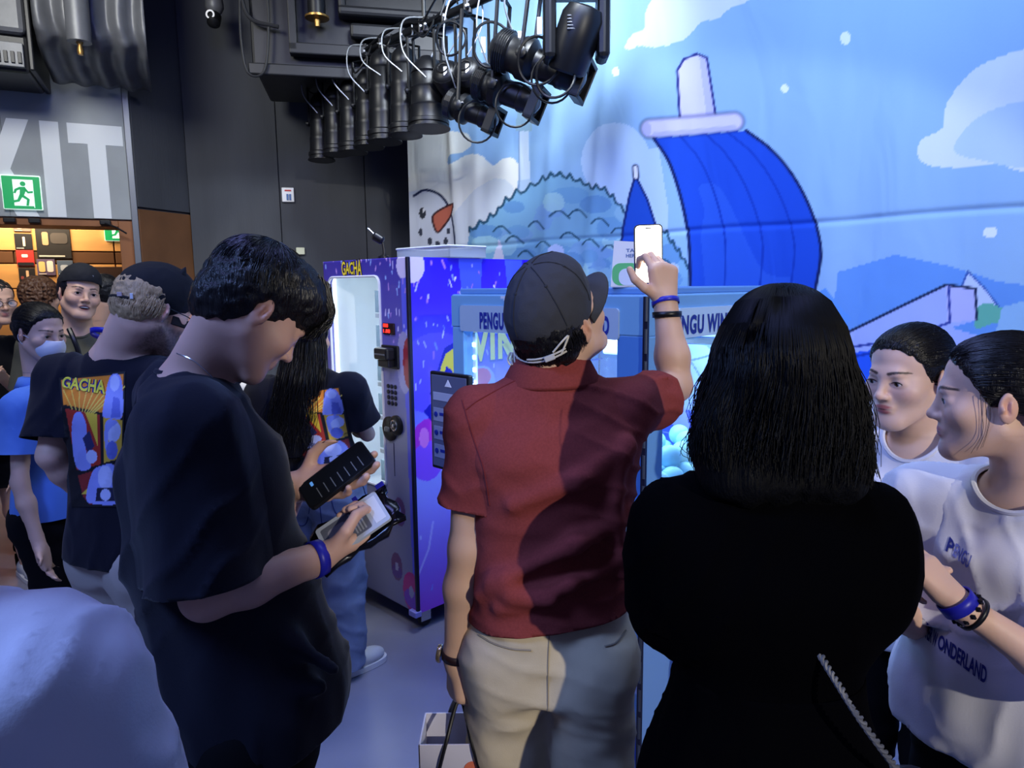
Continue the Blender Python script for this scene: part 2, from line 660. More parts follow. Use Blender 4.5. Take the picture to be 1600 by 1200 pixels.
def poster(px0, py0, px1, py1, label, base, arts):
    x0, z1 = on_foyer(px0, py0)
    x1, z0 = on_foyer(px1, py1)
    b = MB().box((x0, FY - 0.016, z0), (x1, FY - 0.003, z1), 0.002, EM)
    o = b.build('poster', mat('poster_%d_%d_%d' % base, base, 0.5))
    tag(o, label, 'poster', 'concert posters on the amber foyer wall')
    for name, rect, c in arts:
        a, bb, cc, dd = rect
        q = MB().prism(rrect(x0 + a * (x1 - x0), x0 + bb * (x1 - x0), z0 + cc * (z1 - z0), z0 + dd * (z1 - z0), 0.3 * min((bb - a) * (x1 - x0), (dd - cc) * (z1 - z0))), FY - 0.020, FY - 0.0155)
        q.V = [tuple(EM @ Vector(v)) for v in q.V]
        q.build(name, mat('print_%d_%d_%d' % c, c, 0.5), o)


cap_ = ('caption', (0.08, 0.5, 0.05, 0.1), (214, 204, 190))
poster(54, 352, 113, 404, 'large black poster with a dark reclining figure and one caption line', (32, 30, 30),
       [('caption', (0.05, 0.8, 0.05, 0.09), (214, 204, 190)), ('figure', (0.18, 0.36, 0.4, 0.8), (196, 150, 110)), ('figure', (0.42, 0.92, 0.45, 0.78), (74, 68, 64))])
poster(20, 345, 49, 362, 'small colourful poster at the top of the left poster column', (140, 110, 96), [('figure', (0.2, 0.5, 0.2, 0.8), (220, 190, 150)), cap_])
poster(22, 365, 52, 390, 'small black poster with a standing figure above the red poster', (28, 27, 30), [('figure', (0.46, 0.6, 0.2, 0.8), (226, 206, 186)), cap_])
poster(25, 391, 55, 416, 'small red poster with white title in the left poster column', (206, 50, 44), [('title', (0.3, 0.66, 0.55, 0.75), (240, 224, 214)), ('footer', (0.03, 0.97, 0.04, 0.24), (34, 30, 34))])
poster(29, 419, 57, 444, 'small black poster with two faces below the red poster', (36, 33, 34), [('figure', (0.45, 0.62, 0.25, 0.85), (216, 180, 140)), ('figure', (0.12, 0.3, 0.3, 0.5), (150, 70, 66)), cap_])
poster(57, 405, 88, 430, 'small poster of yellow and white dancers under the large black poster', (96, 82, 110), [('figure', (0.1, 0.45, 0.2, 0.85), (226, 190, 120)), ('figure', (0.55, 0.9, 0.2, 0.9), (230, 214, 200)), cap_])
poster(89, 407, 116, 430, 'small slate blue poster beside the dancers poster', (78, 92, 112), [('figure', (0.2, 0.7, 0.3, 0.7), (170, 178, 190)), cap_])
poster(32, 446, 62, 474, 'pale white poster at the foot of the left poster column', (208, 196, 176), [('figure', (0.3, 0.8, 0.08, 0.25), (150, 80, 70))])
x_, z_ = on_foyer(184, 358)
exit_sign(EM, x_, FY, z_, 0.23, 'far green exit sign on the amber foyer wall', 1)
x0, z1 = on_foyer(141, 417)
x1, z0 = on_foyer(198, 470)
o = MB().box((x0, FY - 0.05, z0 - 0.5), (x1, FY - 0.004, z1), 0.004, EM).build('notice_screen', mat('brown_board', (66, 48, 40), 0.4))
tag(o, 'dark brown blank board low on the foyer wall', 'board')
# door closer arms on the head of the opening
for px in (16, 55, 165):
    p = PP(px, 349, np.array(EM @ Vector((0, 0.0, 0))), EN)
    q = EM.inverted() @ Vector(p)
    b = MB().box((q.x - 0.035, -0.03, 2.18), (q.x + 0.035, 0.02, 2.212), 0.006, EM)
    if px == 165:
        b.tube([EM @ Vector((q.x, -0.03, 2.19)), EM @ Vector((q.x + 0.07, -0.08, 2.16)), EM @ Vector((q.x + 0.13, -0.05, 2.12))], 0.006, 6)
    o = b.build('door_closer', M_duct)
    tag(o, 'black door closer at the %s of the opening under the EXIT wall' % {16: 'far left', 55: 'middle', 165: 'right with an arm'}[px], 'door closer')

# ------------------------------------------------------------------ ceiling services
dr = empty('air_duct', tuple(EM @ Vector((-0.6, -0.5, 3.35))), 'long black rectangular air duct with a grille above the EXIT wall', 'duct')
MB().box((-2.6, -0.62, 3.24), (-0.03, -0.03, 3.98), 0.03, EM).build('duct_body', M_duct2, dr)
MB().box((-2.6, -0.57, 3.03), (-0.03, -0.05, 3.25), 0.02, EM).build('lower_plenum', M_duct, dr)
gx = MB().box((-2.6, -0.61, 3.05), (-0.05, -0.56, 3.19), 0.004, EM).build('grille_frame', M_duct2, dr)
for k in range(17):
    x = -0.07 - k * 0.035
    MB().box((x - 0.010, -0.622, 3.07), (x + 0.010, -0.608, 3.135), 0.002, EM).build('slat', M_duct, gx)
MB().box((-0.03, -0.6, 3.04), (0.0, -0.02, 4.0), 0.008, EM).build('flange', M_duct, dr)
# corrugated flexible section
rf = empty('corrugated_duct', tuple(EM @ Vector((0.25, -0.4, 3.2))), 'crumpled black foil duct section beside the grille', 'duct')
prof = []
for i, (zz, yy) in enumerate([(4.02, -0.70), (3.8, -0.72), (3.55, -0.72), (3.30, -0.71), (3.21, -0.64), (3.15, -0.38), (3.10, -0.12)]):
    prof.append((zz, yy))
xs = np.linspace(0.03, 0.62, 30)
V = []
for i, (zz, yy) in enumerate(cr(prof, n=5)):
    for x in xs:
        w = 0.028 * math.sin((x - 0.03) / 0.59 * 2 * math.pi * 4.2 + 0.5 * math.sin(i * 0.6)) + 0.012 * pnoise(Vector((x * 9, i * 0.5, 3)))
        V.append(tuple(EM @ Vector((x, yy - w, zz - w * 0.6))))
n_ = len(V) // 30
mesh('foil_skin', V, grid(30, n_), M_duct2, rf, thick=0.004)
MB().box((0.05, -0.62, 3.32), (0.60, -0.02, 4.04), 0.01, EM).build('duct_core', M_duct, rf)
o = MB().tube([EM @ Vector((0.27, -0.86, 4.04)), EM @ Vector((0.27, -0.86, 3.16))], 0.065, 18).build('strap_pipe', M_duct2, rf, smooth=True)
MB().lathe([(0.014, 0), (0.018, 0.02), (0.012, 0.05), (0.02, 0.07)], EM @ Vector((0.27, -0.86, 3.09)), n=10).build('brass_nozzle', mat('brass', (170, 130, 70), 0.35, metal=0.8), rf, smooth=True)
for k, (x, y, z) in enumerate([(-0.30, -0.1, 2.96)]):
    MB().tube([EM @ Vector((x, y, z + 0.14)), EM @ Vector((x, y, z))], 0.008, 6).build('hanger_rod', M_duct, dr)

# camera dome on the rear wall
c0 = P(335, 12, 5.35)
sc_ = empty('security_camera', c0, 'small black dome camera with a bright lens ring high on the dark wall', 'camera')
MB().lathe([(0.02, -0.06), (0.06, -0.055), (0.065, 0.0), (0.05, 0.03), (0.02, 0.06)], c0, (0, 0, -1), 18).build('housing', M_duct2, sc_, smooth=True)
MB().lathe([(0.035, 0), (0.05, 0.02), (0.045, 0.09), (0.02, 0.11)], c0 + np.array([0, -0.01, -0.05]), (0.1, -0.5, -0.8), 18).build('camera_ball', M_duct, sc_, smooth=True)
MB().tube([c0 + np.array([0.0 + 0.026 * math.cos(a), -0.085, -0.075 + 0.026 * math.sin(a)]) for a in np.linspace(0, 6.28, 17)[:-1]], 0.006, 6, closed=True).build('lens_ring', mat('ring_white', (230, 232, 235), 0.3, emit=0.5), sc_, smooth=True)
MB().box((c0[0] - 0.02, c0[1], c0[2] + 0.05), (c0[0] + 0.02, c0[1] + 0.04, 4.05)).build('stem', M_duct, sc_)

# black framed ceiling duct over the dark corner
Yd = 4.7
fr = empty('ceiling_box_duct', P(520, 60, Yd), 'big black box duct with stepped panels hanging over the dark corner', 'duct')
DM = Matrix.Translation(tuple(P(395, 118, Yd))) @ Matrix.Rotation(math.radians(12), 4, 'Z')
MB().box((0.0, 0.0, 0.06), (1.25, 0.9, 1.2), 0.02, DM).build('duct_body', M_duct, fr)
MB().box((-0.02, -0.04, 0.0), (1.25, 0.0, 0.07), 0.008, DM).build('lower_frame', M_duct3, fr)
MB().box((0.24, -0.10, 0.14), (0.29, -0.02, 0.9), 0.008, DM).build('frame_post', M_duct3, fr)
MB().box((0.24, -0.10, 0.12), (1.25, -0.02, 0.19), 0.008, DM).build('frame_rail', M_duct3, fr)
MB().box((0.55, -0.14, 0.36), (1.35, -0.02, 0.42), 0.02, DM).build('frame_rail', M_duct3, fr)
MB().box((0.55, -0.12, 0.40), (0.60, -0.02, 0.9), 0.02, DM).build('frame_post', M_duct3, fr)
MB().box((0.62, -0.10, 0.24), (0.95, -0.02, 0.33), 0.02, DM).build('junction_box', M_duct3, fr)
MB().tube([DM @ Vector((0.42, -0.12, 0.9)), DM @ Vector((0.42, -0.12, 0.34))], 0.055, 16).build('sprinkler_pipe', M_duct, fr, smooth=True)
MB().lathe([(0.075, 0), (0.075, 0.012), (0.02, 0.02), (0.016, 0.06)], DM @ Vector((0.42, -0.12, 0.34)), (0, 0, -1), 16).build('sprinkler_head', mat('brass', (170, 130, 70)), fr, smooth=True)
cb = MB()
cb.tube(cr([DM @ Vector(v) for v in [(-0.02, -0.05, 0.7), (-0.03, -0.06, 0.45), (0.02, -0.06, 0.32), (0.18, -0.07, 0.28)]], n=8), 0.012, 8)
cb.build('loose_cable', M_duct3, fr, smooth=True)
cb = MB()
cb.tube(cr([DM @ Vector(v) for v in [(-0.04, -0.06, 0.5), (-0.05, -0.06, 0.2), (-0.02, -0.06, 0.0), (0.08, -0.06, 0.02), (0.12, -0.06, 0.3), (0.12, -0.06, 0.6)]], n=8), 0.008, 8)
cb.build('loose_cable', M_duct3, fr, smooth=True)

# wall plates on the dark wall
WN = np.array([wdir[0], wdir[1], 0])
wn = np.array([-wdir[1], wdir[0], 0])


def on_back(px, py, off=0.0):
    return PP(px, py, np.array([wb0[0], wb0[1], 0]) - wn * off, wn)


def plate(px0, py0, px1, py1, name, label, cat, m, deep=0.03):
    q0 = WBR.inverted() @ Vector(on_back(px0, py1))
    q1 = WBR.inverted() @ Vector(on_back(px1, py0))
    r = empty(name, on_back((px0 + px1) / 2, py1), label, cat)
    MB().box((q0.x, -deep, q0.z), (q1.x, -0.002, q1.z), 0.006, WBR).build('plate', m, r)
    return r, q0, q1


r, q0, q1 = plate(441, 294, 459, 316, 'wall_switch', 'white switch plate with red print and blue rockers on the dark wall', 'switch', mat('plate_white', (226, 228, 230), 0.4))
w_, h_ = q1.x - q0.x, q1.z - q0.z
for k in range(2):
    MB().box((q0.x + w_ * (0.38 + 0.22 * k), -0.042, q0.z + h_ * 0.12), (q0.x + w_ * (0.54 + 0.22 * k), -0.028, q0.z + h_ * 0.55), 0.004, WBR).build('rocker', mat('rocker_blue', (70, 110, 170), 0.4), r)
MB().box((q0.x + w_ * 0.25, -0.034, q0.z + h_ * 0.74), (q0.x + w_ * 0.78, -0.029, q0.z + h_ * 0.84), 0, WBR).build('red_print', mat('print_red', (190, 40, 40), 0.5), r)
plate(463, 387, 476, 398, 'wall_socket', 'small cream socket plate on the dark wall beside the tall hair', 'socket', mat('plate_cream', (206, 208, 180), 0.5))

# ------------------------------------------------------------------ printed cloth backdrop
BN = 3.2
s0, s1, z0, z1 = -4.345, 0.6, 1.12, 4.04
nu, nv = 590, 388
sq = np.linspace(s0, s1, 2000)
cq = np.cumsum((2.24 - 0.714 * sq) ** -1.5 * np.where(sq > -0.4, 0.3, 1.0))     # finer weave sampling towards the near end
ss = np.interp(np.linspace(cq[0], cq[-1], nu), cq, sq)
zz = np.linspace(z0, z1, nv)
S, Z = np.meshgrid(ss, zz)
S, Z = S.ravel(), Z.ravel()
flatV = EX * S[:, None] + EY * BN + np.array([0, 0, 1.0]) * Z[:, None]
pu, pv = pixarr(flatV)


def cloth_wave(S, Z):
    w = 0.006 * np.sin(S * 9.0 + 0.6 * np.sin(Z * 1.3)) * (0.5 + 0.5 * np.sin(S * 2.1 + 1.0))
    w += 0.003 * np.sin(S * 17.0 + Z * 1.7 + 1.3 * np.sin(S * 1.1))
    # fold lines fanning from the hanging points on the left
    for a, b, am, wd in ((-3.9, -3.72, 0.022, 0.05), (-3.55, -3.62, 0.010, 0.05), (-2.75, -3.05, 0.013, 0.05), (-2.35, -2.75, 0.011, 0.045), (-1.2, -1.26, 0.005, 0.05)):
        c = a + (b - a) * (4.0 - Z) / 3.0
        w -= am * np.exp(-((S - c) / wd) ** 2)
    # stitched horizontal seam
    zs_ = 1.99 + 0.004 * np.sin(S * 6)
    w += 0.010 * np.exp(-((Z - zs_) / 0.012) ** 2)
    return w


clothV = flatV + EY * cloth_wave(S, Z)[:, None]
pt = Paint(pu, pv, (122, 178, 226))
pt.wk = 1.3
pt.grad(-500, 3000, -900, 1200, (142, 182, 224), (142, 182, 224))
OL = (24, 40, 78)
# clouds
pt.poly(cr([(976, 72), (990, 52), (1008, 44), (1012, 14), (1040, -20), (1110, -40), (1172, -6), (1140, 14), (1120, 30), (1095, 34), (1070, 60), (1030, 74), (1000, 72), (984, 78)], True), (206, 220, 236))
pt.poly(cr([(1434, 242), (1440, 218), (1472, 200), (1480, 160), (1515, 115), (1560, 90), (1640, 70), (1720, 100), (1780, 180), (1740, 270), (1600, 268), (1560, 255), (1500, 262), (1450, 258)], True), (206, 220, 240))
pt.poly(cr([(1490, 235), (1520, 190), (1570, 165), (1630, 155), (1690, 180), (1700, 255), (1600, 262), (1540, 252)], True), (178, 204, 238))
pt.ell(962, 252, 55, 60, (178, 206, 240))
pt.poly([(910, 260), (1030, 230), (1045, 330), (1040, 450), (960, 380)], (178, 206, 240))
pt.grad(0, 1, 0, 1, (0, 0, 0), (0, 0, 0))
for x, y, rx, ry in ((1321, 60, 8, 10), (1226, 138, 6, 7), (962, 112, 5, 7), (1547, 363, 11, 9)):
    pt.ell(x, y, rx, ry, (222, 234, 246))
# cream cloud bank on the left
pt.poly(cr([(600, 480), (560, 330), (590, 220), (640, 206), (700, 206), (728, 208), (738, 224), (724, 238), (704, 244), (700, 256), (712, 254), (726, 244), (750, 242), (770, 258), (786, 248), (806, 252), (826, 300), (840, 420), (760, 470)], True), (226, 230, 226))
pt.poly(cr([(648, 400), (690, 370), (730, 310), (770, 280), (800, 290), (812, 340), (800, 420), (720, 440)], True), (206, 216, 222))
# lamp post in the print
pt.poly([(806, 166), (831, 166), (831, 205), (806, 205)], (142, 176, 196))
pt.poly([(810, 205), (826, 205), (828, 290), (811, 290)], (196, 214, 232))
pt.poly([(808, 282), (829, 280), (832, 318), (806, 320)], (170, 196, 222))
pt.stroke([(810, 205), (811, 282), (806, 318)], 2, (120, 150, 190))
# bushy mound
random.seed(11)
mound = [(735, 362)]
path = cr([(735, 362), (770, 338), (800, 308), (850, 284), (880, 276), (915, 290), (945, 300), (975, 330), (1000, 372), (1030, 360), (1055, 388), (1075, 420)], n=7)
for i, (x, y) in enumerate(path):
    mound.append((x, y - (7 if i % 3 == 0 else 0) + random.uniform(-2, 2)))
pt.poly(mound + [(1085, 560), (700, 560)], (122, 172, 206))
for k in range(70):
    t_ = random.random()
    i = int(t_ * (len(path) - 1))
    x, y = path[i]
    y2 = y + 12 + random.random() ** 0.7 * (150 - abs(x - 880) * 0.2)
    c = random.choice([(142, 188, 214), (104, 156, 202), (92, 142, 196), (156, 200, 212), (118, 160, 210)])
    pt.ell(x + random.uniform(-20, 20), y2, random.uniform(12, 30), random.uniform(9, 20), c, 0, 0.75)
for k in range(17):
    x = 775 + 16.5 * k + random.uniform(-5, 5)
    y = np.interp(x, path[:, 0], path[:, 1]) + 24 + (k * 37 % 75)
    pt.stroke(cr([(x, y), (x + 7, y - 7), (x + 15, y - 8), (x + 22, y - 2), (x + 27, y + 3)], n=4), 2.2, (44, 84, 110))
pt.stroke(np.array(mound), 3.0, (40, 80, 104))
for x, y, r_ in ((870, 394, 12), (900, 470, 14), (745, 398, 10), (1052, 420, 9)):
    pt.ell(x, y, r_, r_, (176, 196, 236))
for x in (779,):
    pt.poly([(x - 12, 412), (x, 372), (x + 11, 412)], (206, 208, 230))
# snowman
pt.poly(cr([(640, 300), (668, 297), (692, 310), (706, 335), (714, 372), (712, 410), (700, 470), (620, 470), (610, 380), (620, 320)], True), (214, 222, 232))
pt.stroke(cr([(646, 306), (664, 297), (686, 304), (702, 326), (712, 362), (712, 402), (700, 450)], n=8), 3, OL)
pt.ell(660, 333, 5.5, 9, (54, 58, 66))
pt.ell(662, 329, 2, 3, (230, 232, 236))
for x, y, a, b in ((657, 363, 3.5, 6), (672, 377, 3.5, 6), (684, 382, 3.5, 6), (700, 361, 3, 5), (696, 377, 3, 6)):
    pt.ell(x, y, a, b, (66, 72, 86))
nose = cr([(677, 337), (694, 324), (711, 319), (706, 334), (694, 352), (684, 363), (678, 352)], True, 6)
pt.poly(nose, (196, 108, 84))
pt.stroke(np.vstack([nose, nose[:1]]), 2.4, (70, 40, 44))
# pennant
pt.poly([(993, 272), (1012, 312), (1026, 356), (1034, 450), (958, 450), (975, 352), (984, 305)], (30, 78, 190))
pt.stroke([(993, 274), (984, 305), (975, 352), (958, 450)], 3, (18, 40, 110))
pt.stroke([(993, 274), (1012, 312), (1026, 356), (1034, 450)], 3, (18, 40, 110))
pt.stroke([(993, 262), (994, 276)], 11, OL)
pt.stroke([(993, 262), (994, 276)], 6, (222, 226, 240))
# blue slide
L_ = cr([(1022, 216), (1044, 250), (1060, 296), (1072, 350), (1077, 400), (1078, 520)], n=8)
R_ = cr([(1166, 204), (1205, 234), (1240, 276), (1268, 330), (1283, 388), (1276, 444), (1258, 520)], n=8)
pt.poly(np.vstack([L_, R_[::-1]]), (28, 76, 196))
pt.poly(cr([(1095, 380), (1100, 330), (1092, 290), (1130, 300), (1190, 420), (1240, 440), (1200, 520), (1120, 520)], True), (46, 96, 208), 0.55)
for a in (0.28, 0.56, 0.8):
    m_ = L_[:len(L_)] * (1 - a)
    m_ = m_ + a * R_[np.linspace(0, len(R_) - 1, len(L_)).astype(int)]
    pt.stroke(m_, 2.6, (16, 58, 170))
pt.stroke(L_, 4, (14, 32, 90))
pt.stroke(R_, 4, (14, 32, 90))
# post and roller above the slide
post = [(1062, 192), (1058, 110), (1068, 92), (1088, 84), (1104, 90), (1119, 186)]
pt.poly(post, (206, 206, 242))
pt.poly([(1104, 90), (1119, 186), (1104, 188), (1092, 90)], (182, 186, 236))
pt.stroke(np.array(post + post[:1]), 3, (44, 52, 120))
pt.stroke([(1016, 201), (1148, 190)], 31, OL)
pt.stroke([(1016, 201), (1148, 190)], 25, (204, 202, 240))
pt.ell(1012, 202, 7, 11, (176, 178, 232))
pt.stroke([(1024, 210), (1148, 199)], 5, (176, 178, 232))
# hills, wooden ledge and blue bands on the right
pt.poly([(1310, 425), (1400, 398), (1480, 415), (1560, 440), (1800, 470), (2400, 520), (2400, 900), (1250, 900)], (98, 150, 224))
pt.poly([(1482, 500), (1512, 424), (1540, 452), (1566, 490)], (188, 206, 242))
pt.stroke([(1490, 478), (1512, 424), (1540, 452), (1562, 482)], 2.5, (58, 92, 170))
pt.poly(cr([(1524, 512), (1526, 482), (1545, 474), (1568, 484), (1572, 498), (1550, 506)], True), (98, 176, 160))
pt.poly([(1566, 480), (1600, 470), (1700, 480), (2400, 560), (2400, 760), (1540, 580)], (140, 184, 226))
ledge = [(1302, 530), (1478, 445), (1524, 451), (1526, 500), (1486, 512), (1640, 560), (1660, 660), (1300, 660)]
pt.poly(ledge, (160, 178, 242))
pt.poly([(1478, 445), (1524, 451), (1526, 500), (1480, 504)], (178, 184, 240))
pt.stroke(np.array([(1302, 530), (1478, 445), (1524, 451), (1526, 500)]), 3.4, OL)
pt.stroke([(1482, 447), (1484, 504), (1400, 532), (1312, 545)], 3, (40, 60, 150))
pt.poly([(1290, 556), (1380, 545), (1420, 700), (1290, 720)], (40, 92, 226))
pt.stroke([(1290, 566), (1380, 548)], 3, (24, 58, 170))
pt.stroke([(1290, 626), (1390, 610)], 3, (24, 58, 170))
pt.poly([(1255, 470), (1290, 450), (1330, 500), (1300, 530), (1262, 600)], (92, 150, 230))
M_cloth = mat('printed_cloth', (128, 128, 128), 0.85, attr='Col', bump=0.05, bscale=240, spec=0.2, wrinkle=0.25, wscale=5, stretch=(1, 1, 0.35))
bd = empty('backdrop_banner', tuple(EX * -2 + EY * BN), 'huge printed cloth backdrop of a blue slide, clouds and a snowman behind the machines', 'banner')
mesh('printed_cloth', clothV, grid(nu, nv), M_cloth, bd, col=pt.c)
S2, Z2 = np.meshgrid(np.linspace(s0, s1, 120), np.linspace(0.05, z0, 8))
S2, Z2 = S2.ravel(), Z2.ravel()
mesh('lower_hem', EX * S2[:, None] + EY * (BN + cloth_wave(S2, Z2))[:, None] + np.array([0, 0, 1.0]) * Z2[:, None], grid(120, 8),
     mat('cloth_blue', (92, 150, 226), 0.85, spec=0.2), bd)
S2, Z2 = np.meshgrid(np.linspace(s1, 2.6, 60), np.linspace(0.05, z1, 30))
S2, Z2 = S2.ravel(), Z2.ravel()
mesh('plain_cloth_end', EX * S2[:, None] + EY * (BN + cloth_wave(S2, Z2))[:, None] + np.array([0, 0, 1.0]) * Z2[:, None], grid(60, 30),
     mat('cloth_sky', (142, 182, 224), 0.85, spec=0.2), bd)
MB().tube([EX * s0 + EY * (BN + 0.03) + np.array([0, 0, 4.035]), EX * 2.6 + EY * (BN + 0.03) + np.array([0, 0, 4.035])], 0.02, 8).build('hanging_pipe', M_duct, bd, smooth=True)
# wall the backdrop hangs on
BW = MB()
BW.box((-4.5, 0.12, 0), (2.7, 0.2, 4.05), 0, Matrix.Translation(tuple(EY * BN)) @ Matrix.Rotation(ROTZ, 4, 'Z'))
tag(BW.build('wall_right', M_black), kind='structure')

# ================================================================== MACHINES
M_cab = mat('violet_cabinet', (70, 62, 150), 0.35)
M_glass = mat('clear_glass', (210, 230, 240), 0.05, alpha=0.10, spec=0.6)
M_led = mat('white_led', (245, 252, 255), 0.4, emit=2.2, ecol=(225, 245, 255))
M_led_blue = mat('cyan_led', (200, 240, 255), 0.4, emit=9.0, ecol=(150, 215, 255))
M_inner = mat('white_enamel', (236, 242, 246), 0.45)
M_blackp = mat('black_plastic', (18, 18, 22), 0.35)
M_chrome = mat('chrome', (190, 192, 198), 0.2, metal=0.9)
M_rubber = mat('rubber', (38, 30, 34), 0.6)


def castor(root, x, y, z=0.09):
    b = MB()
    b.box((x - 0.035, y - 0.035, z), (x + 0.035, y + 0.035, z + 0.012), 0.003)
    b.box((x - 0.028, y - 0.03, z - 0.055), (x - 0.022, y + 0.03, z), 0.002)
    b.box((x + 0.022, y - 0.03, z - 0.055), (x + 0.028, y + 0.03, z), 0.002)
    o = b.build('castor', M_chrome, root, local=True)
    MB().lathe([(0.02, -0.016), (0.036, -0.016), (0.04, -0.008), (0.04, 0.008), (0.036, 0.016), (0.02, 0.016)], (x, y + 0.008, 0.041), (1, 0, 0), 18).build('wheel', M_rubber, o, smooth=True, local=True)


# ---- violet card vending machine
gc = P(656, 988, 3.301)
gc[2] = 0
G = empty('vending_machine', gc, 'tall violet vending machine with a glowing white window and keypad', 'vending machine', rotz=ROTZ)
GW, GD, GZ0, GZ1 = 0.77, 0.85, 0.10, 1.86
b = MB()
b.box((-GW, 0.012, GZ0), (-GW + 0.02, GD, GZ1)).box((-0.02, 0.012, GZ0), (-0.004, GD, GZ1)).box((-GW, GD - 0.02, GZ0), (0, GD, GZ1))
b.box((-GW, 0.012, GZ1 - 0.02), (-0.004, GD, GZ1)).box((-GW, 0.012, GZ0), (-0.004, GD, GZ0 + 0.02)).box((-0.20, 0.02, GZ0), (-0.18, GD, GZ1))
b.build('cabinet', M_cab, G, local=True)
# door print
gu, gv = 130, 300
X, Zg = np.meshgrid(np.linspace(-GW, 0, gu), np.linspace(GZ0, GZ1, gv))
X, Zg = X.ravel(), Zg.ravel()
gp = Paint(X, Zg, (118, 116, 168))
gp.grad(-1, 1, 1.45, 1.9, (96, 92, 176), (58, 44, 158))
gp.grad(-1, 1, 0.9, 1.45, (136, 138, 172), (96, 92, 176))
gp.grad(-1, 1, 0.0, 0.9, (122, 122, 164), (136, 138, 172))
gp.poly([(-0.03, 0.1), (-0.005, 0.1), (-0.005, 1.86), (-0.06, 1.86)], (92, 96, 226))
random.seed(5)
for k in range(46):
    x, z = random.uniform(-0.2, 0), random.uniform(1.35, 1.85)
    if random.random() < 0.35:
        x, z = random.uniform(-0.77, 0), random.uniform(1.79, 1.86)
    a = random.uniform(-0.3, 0.3)
    L = random.uniform(0.005, 0.03)
    gp.stroke([(x, z), (x + L * math.sin(a), z + L)], 0.008, random.choice([(206, 200, 250), (190, 150, 230), (150, 180, 250)]))
for cx, cz, r_ in ((-0.13, 0.60, 0.05), (-0.17, 0.30, 0.05), (-0.05, 0.20, 0.07)):
    gp.ell(cx, cz, r_, r_ * 1.5, (104, 70, 120) if cx < -0.1 else (180, 40, 130))
    gp.ell(cx, cz - r_ * 0.5, r_ * 0.9, r_ * 0.7, (92, 60, 140) if cx < -0.1 else (120, 60, 190))
    gp.ell(cx, cz, r_ * 0.3, r_ * 0.45, (150, 150, 190))
gp.ell(-0.05, 1.36, 0.06, 0.15, (150, 148, 196))
gp.ell(-0.02, 1.36, 0.04, 0.12, (150, 46, 60))
gp.ell(-0.04, 1.82, 0.05, 0.06, (210, 200, 240))
q = grid(gu, gv)
V = np.stack([X, np.full_like(X, -0.008), Zg], 1)
wx0, wx1, wz0, wz1 = -0.715, -0.235, 0.70, 1.775
cx_, cz_ = V[q].mean(1)[:, 0], V[q].mean(1)[:, 2]
dx_ = np.maximum(np.abs(cx_ - (wx0 + wx1) / 2) - ((wx1 - wx0) / 2 - 0.04), 0)
dz_ = np.maximum(np.abs(cz_ - (wz0 + wz1) / 2) - ((wz1 - wz0) / 2 - 0.04), 0)
keep = np.hypot(dx_, dz_) > 0.04
door = mesh('door', V, q[keep], mat('printed_wrap', (128, 128, 128), 0.28, attr='Col', coat=0.3), G, local=True, col=gp.c, smooth=False, thick=0.018)
# window frame, interior and goods trays
fpts = rrect(wx0, wx1, wz0, wz1, 0.04, 6)
MB().tube([(x, -0.010, z) for x, z in fpts], 0.007, 6, closed=True).build('window_rim', mat('pale_rim', (206, 208, 222), 0.4), G, local=True, smooth=True)
MB().box((wx0 - 0.02, -0.002, wz0 - 0.02), (wx1 + 0.02, 0.002, wz1 + 0.02)).build('window_pane', M_glass, G, local=True)
inn = MB()
inn.box((-0.745, 0.40, 0.62), (-0.205, 0.41, 1.80)).box((-0.75, 0.02, 0.62), (-0.74, 0.41, 1.80)).box((-0.21, 0.02, 0.62), (-0.20, 0.41, 1.80))
inn.box((-0.75, 0.02, 0.60), (-0.20, 0.41, 0.62)).box((-0.75, 0.02, 1.80), (-0.20, 0.41, 1.82))
inn.build('interior', M_inner, G, local=True)
for k in range(3):
    MB().box((-0.70 + 0.14 * k, 0.392, 0.66), (-0.698 + 0.14 * k, 0.399, 1.78)).build('panel_joint', mat('joint_grey', (110, 120, 128), 0.6), G, local=True)
for z in (1.30, 1.72):
    for x in (-0.62, -0.53):
        MB().lathe([(0.01, 0), (0.008, 0.006), (0.003, 0.008)], (x, 0.399, z), (0, -1, 0), 10).build('screw', M_chrome, G, local=True, smooth=True)
for xx in (-0.735, -0.222):
    MB().box((xx, 0.025, 0.66), (xx + 0.012, 0.04, 1.79), 0.003).build('led_tube', M_led, G, local=True)
MB().box((-0.70, 0.05, 1.785), (-0.25, 0.08, 1.798), 0.003).build('led_tube', M_led, G, local=True)
M_tray = mat('clear_tray', (150, 178, 192), 0.15, alpha=0.55)
for k in range(6):
    z = 0.72 + k * 0.175
    t = MB().box((-0.33, 0.03, z), (-0.225, 0.26, z + 0.006), 0.002).box((-0.33, 0.025, z), (-0.225, 0.03, z + 0.11), 0.002).box((-0.334, 0.025, z), (-0.33, 0.26, z + 0.11), 0.002).build('goods_tray', M_tray, G, local=True)
    MB().box((-0.32, 0.04, z + 0.008), (-0.24, 0.15, z + 0.03), 0.004).build('card_pack', mat('pack_white', (226, 228, 236), 0.3), t, local=True)
    MB().box((-0.33, 0.022, z - 0.028), (-0.23, 0.028, z - 0.006), 0.002).build('price_strip', mat('strip_grey', (196, 202, 208), 0.5), t, local=True)
il = bpy.data.lights.new('vending_led', 'AREA')
il.energy = 0.9
il.color = (0.88, 0.97, 1.0)
il.shape = 'RECTANGLE'
il.size = 0.4
il.size_y = 1.0
ilo = bpy.data.objects.new('vending_led', il)
COL.objects.link(ilo)
ilo.parent = G
ilo.location = (-0.46, 0.10, 1.25)
ilo.rotation_euler = (math.radians(90), 0, 0)
il2 = ilo.copy()
il2.data = il.copy()
il2.data.energy = 3.6
COL.objects.link(il2)
il2.location = (-0.46, 0.06, 1.25)
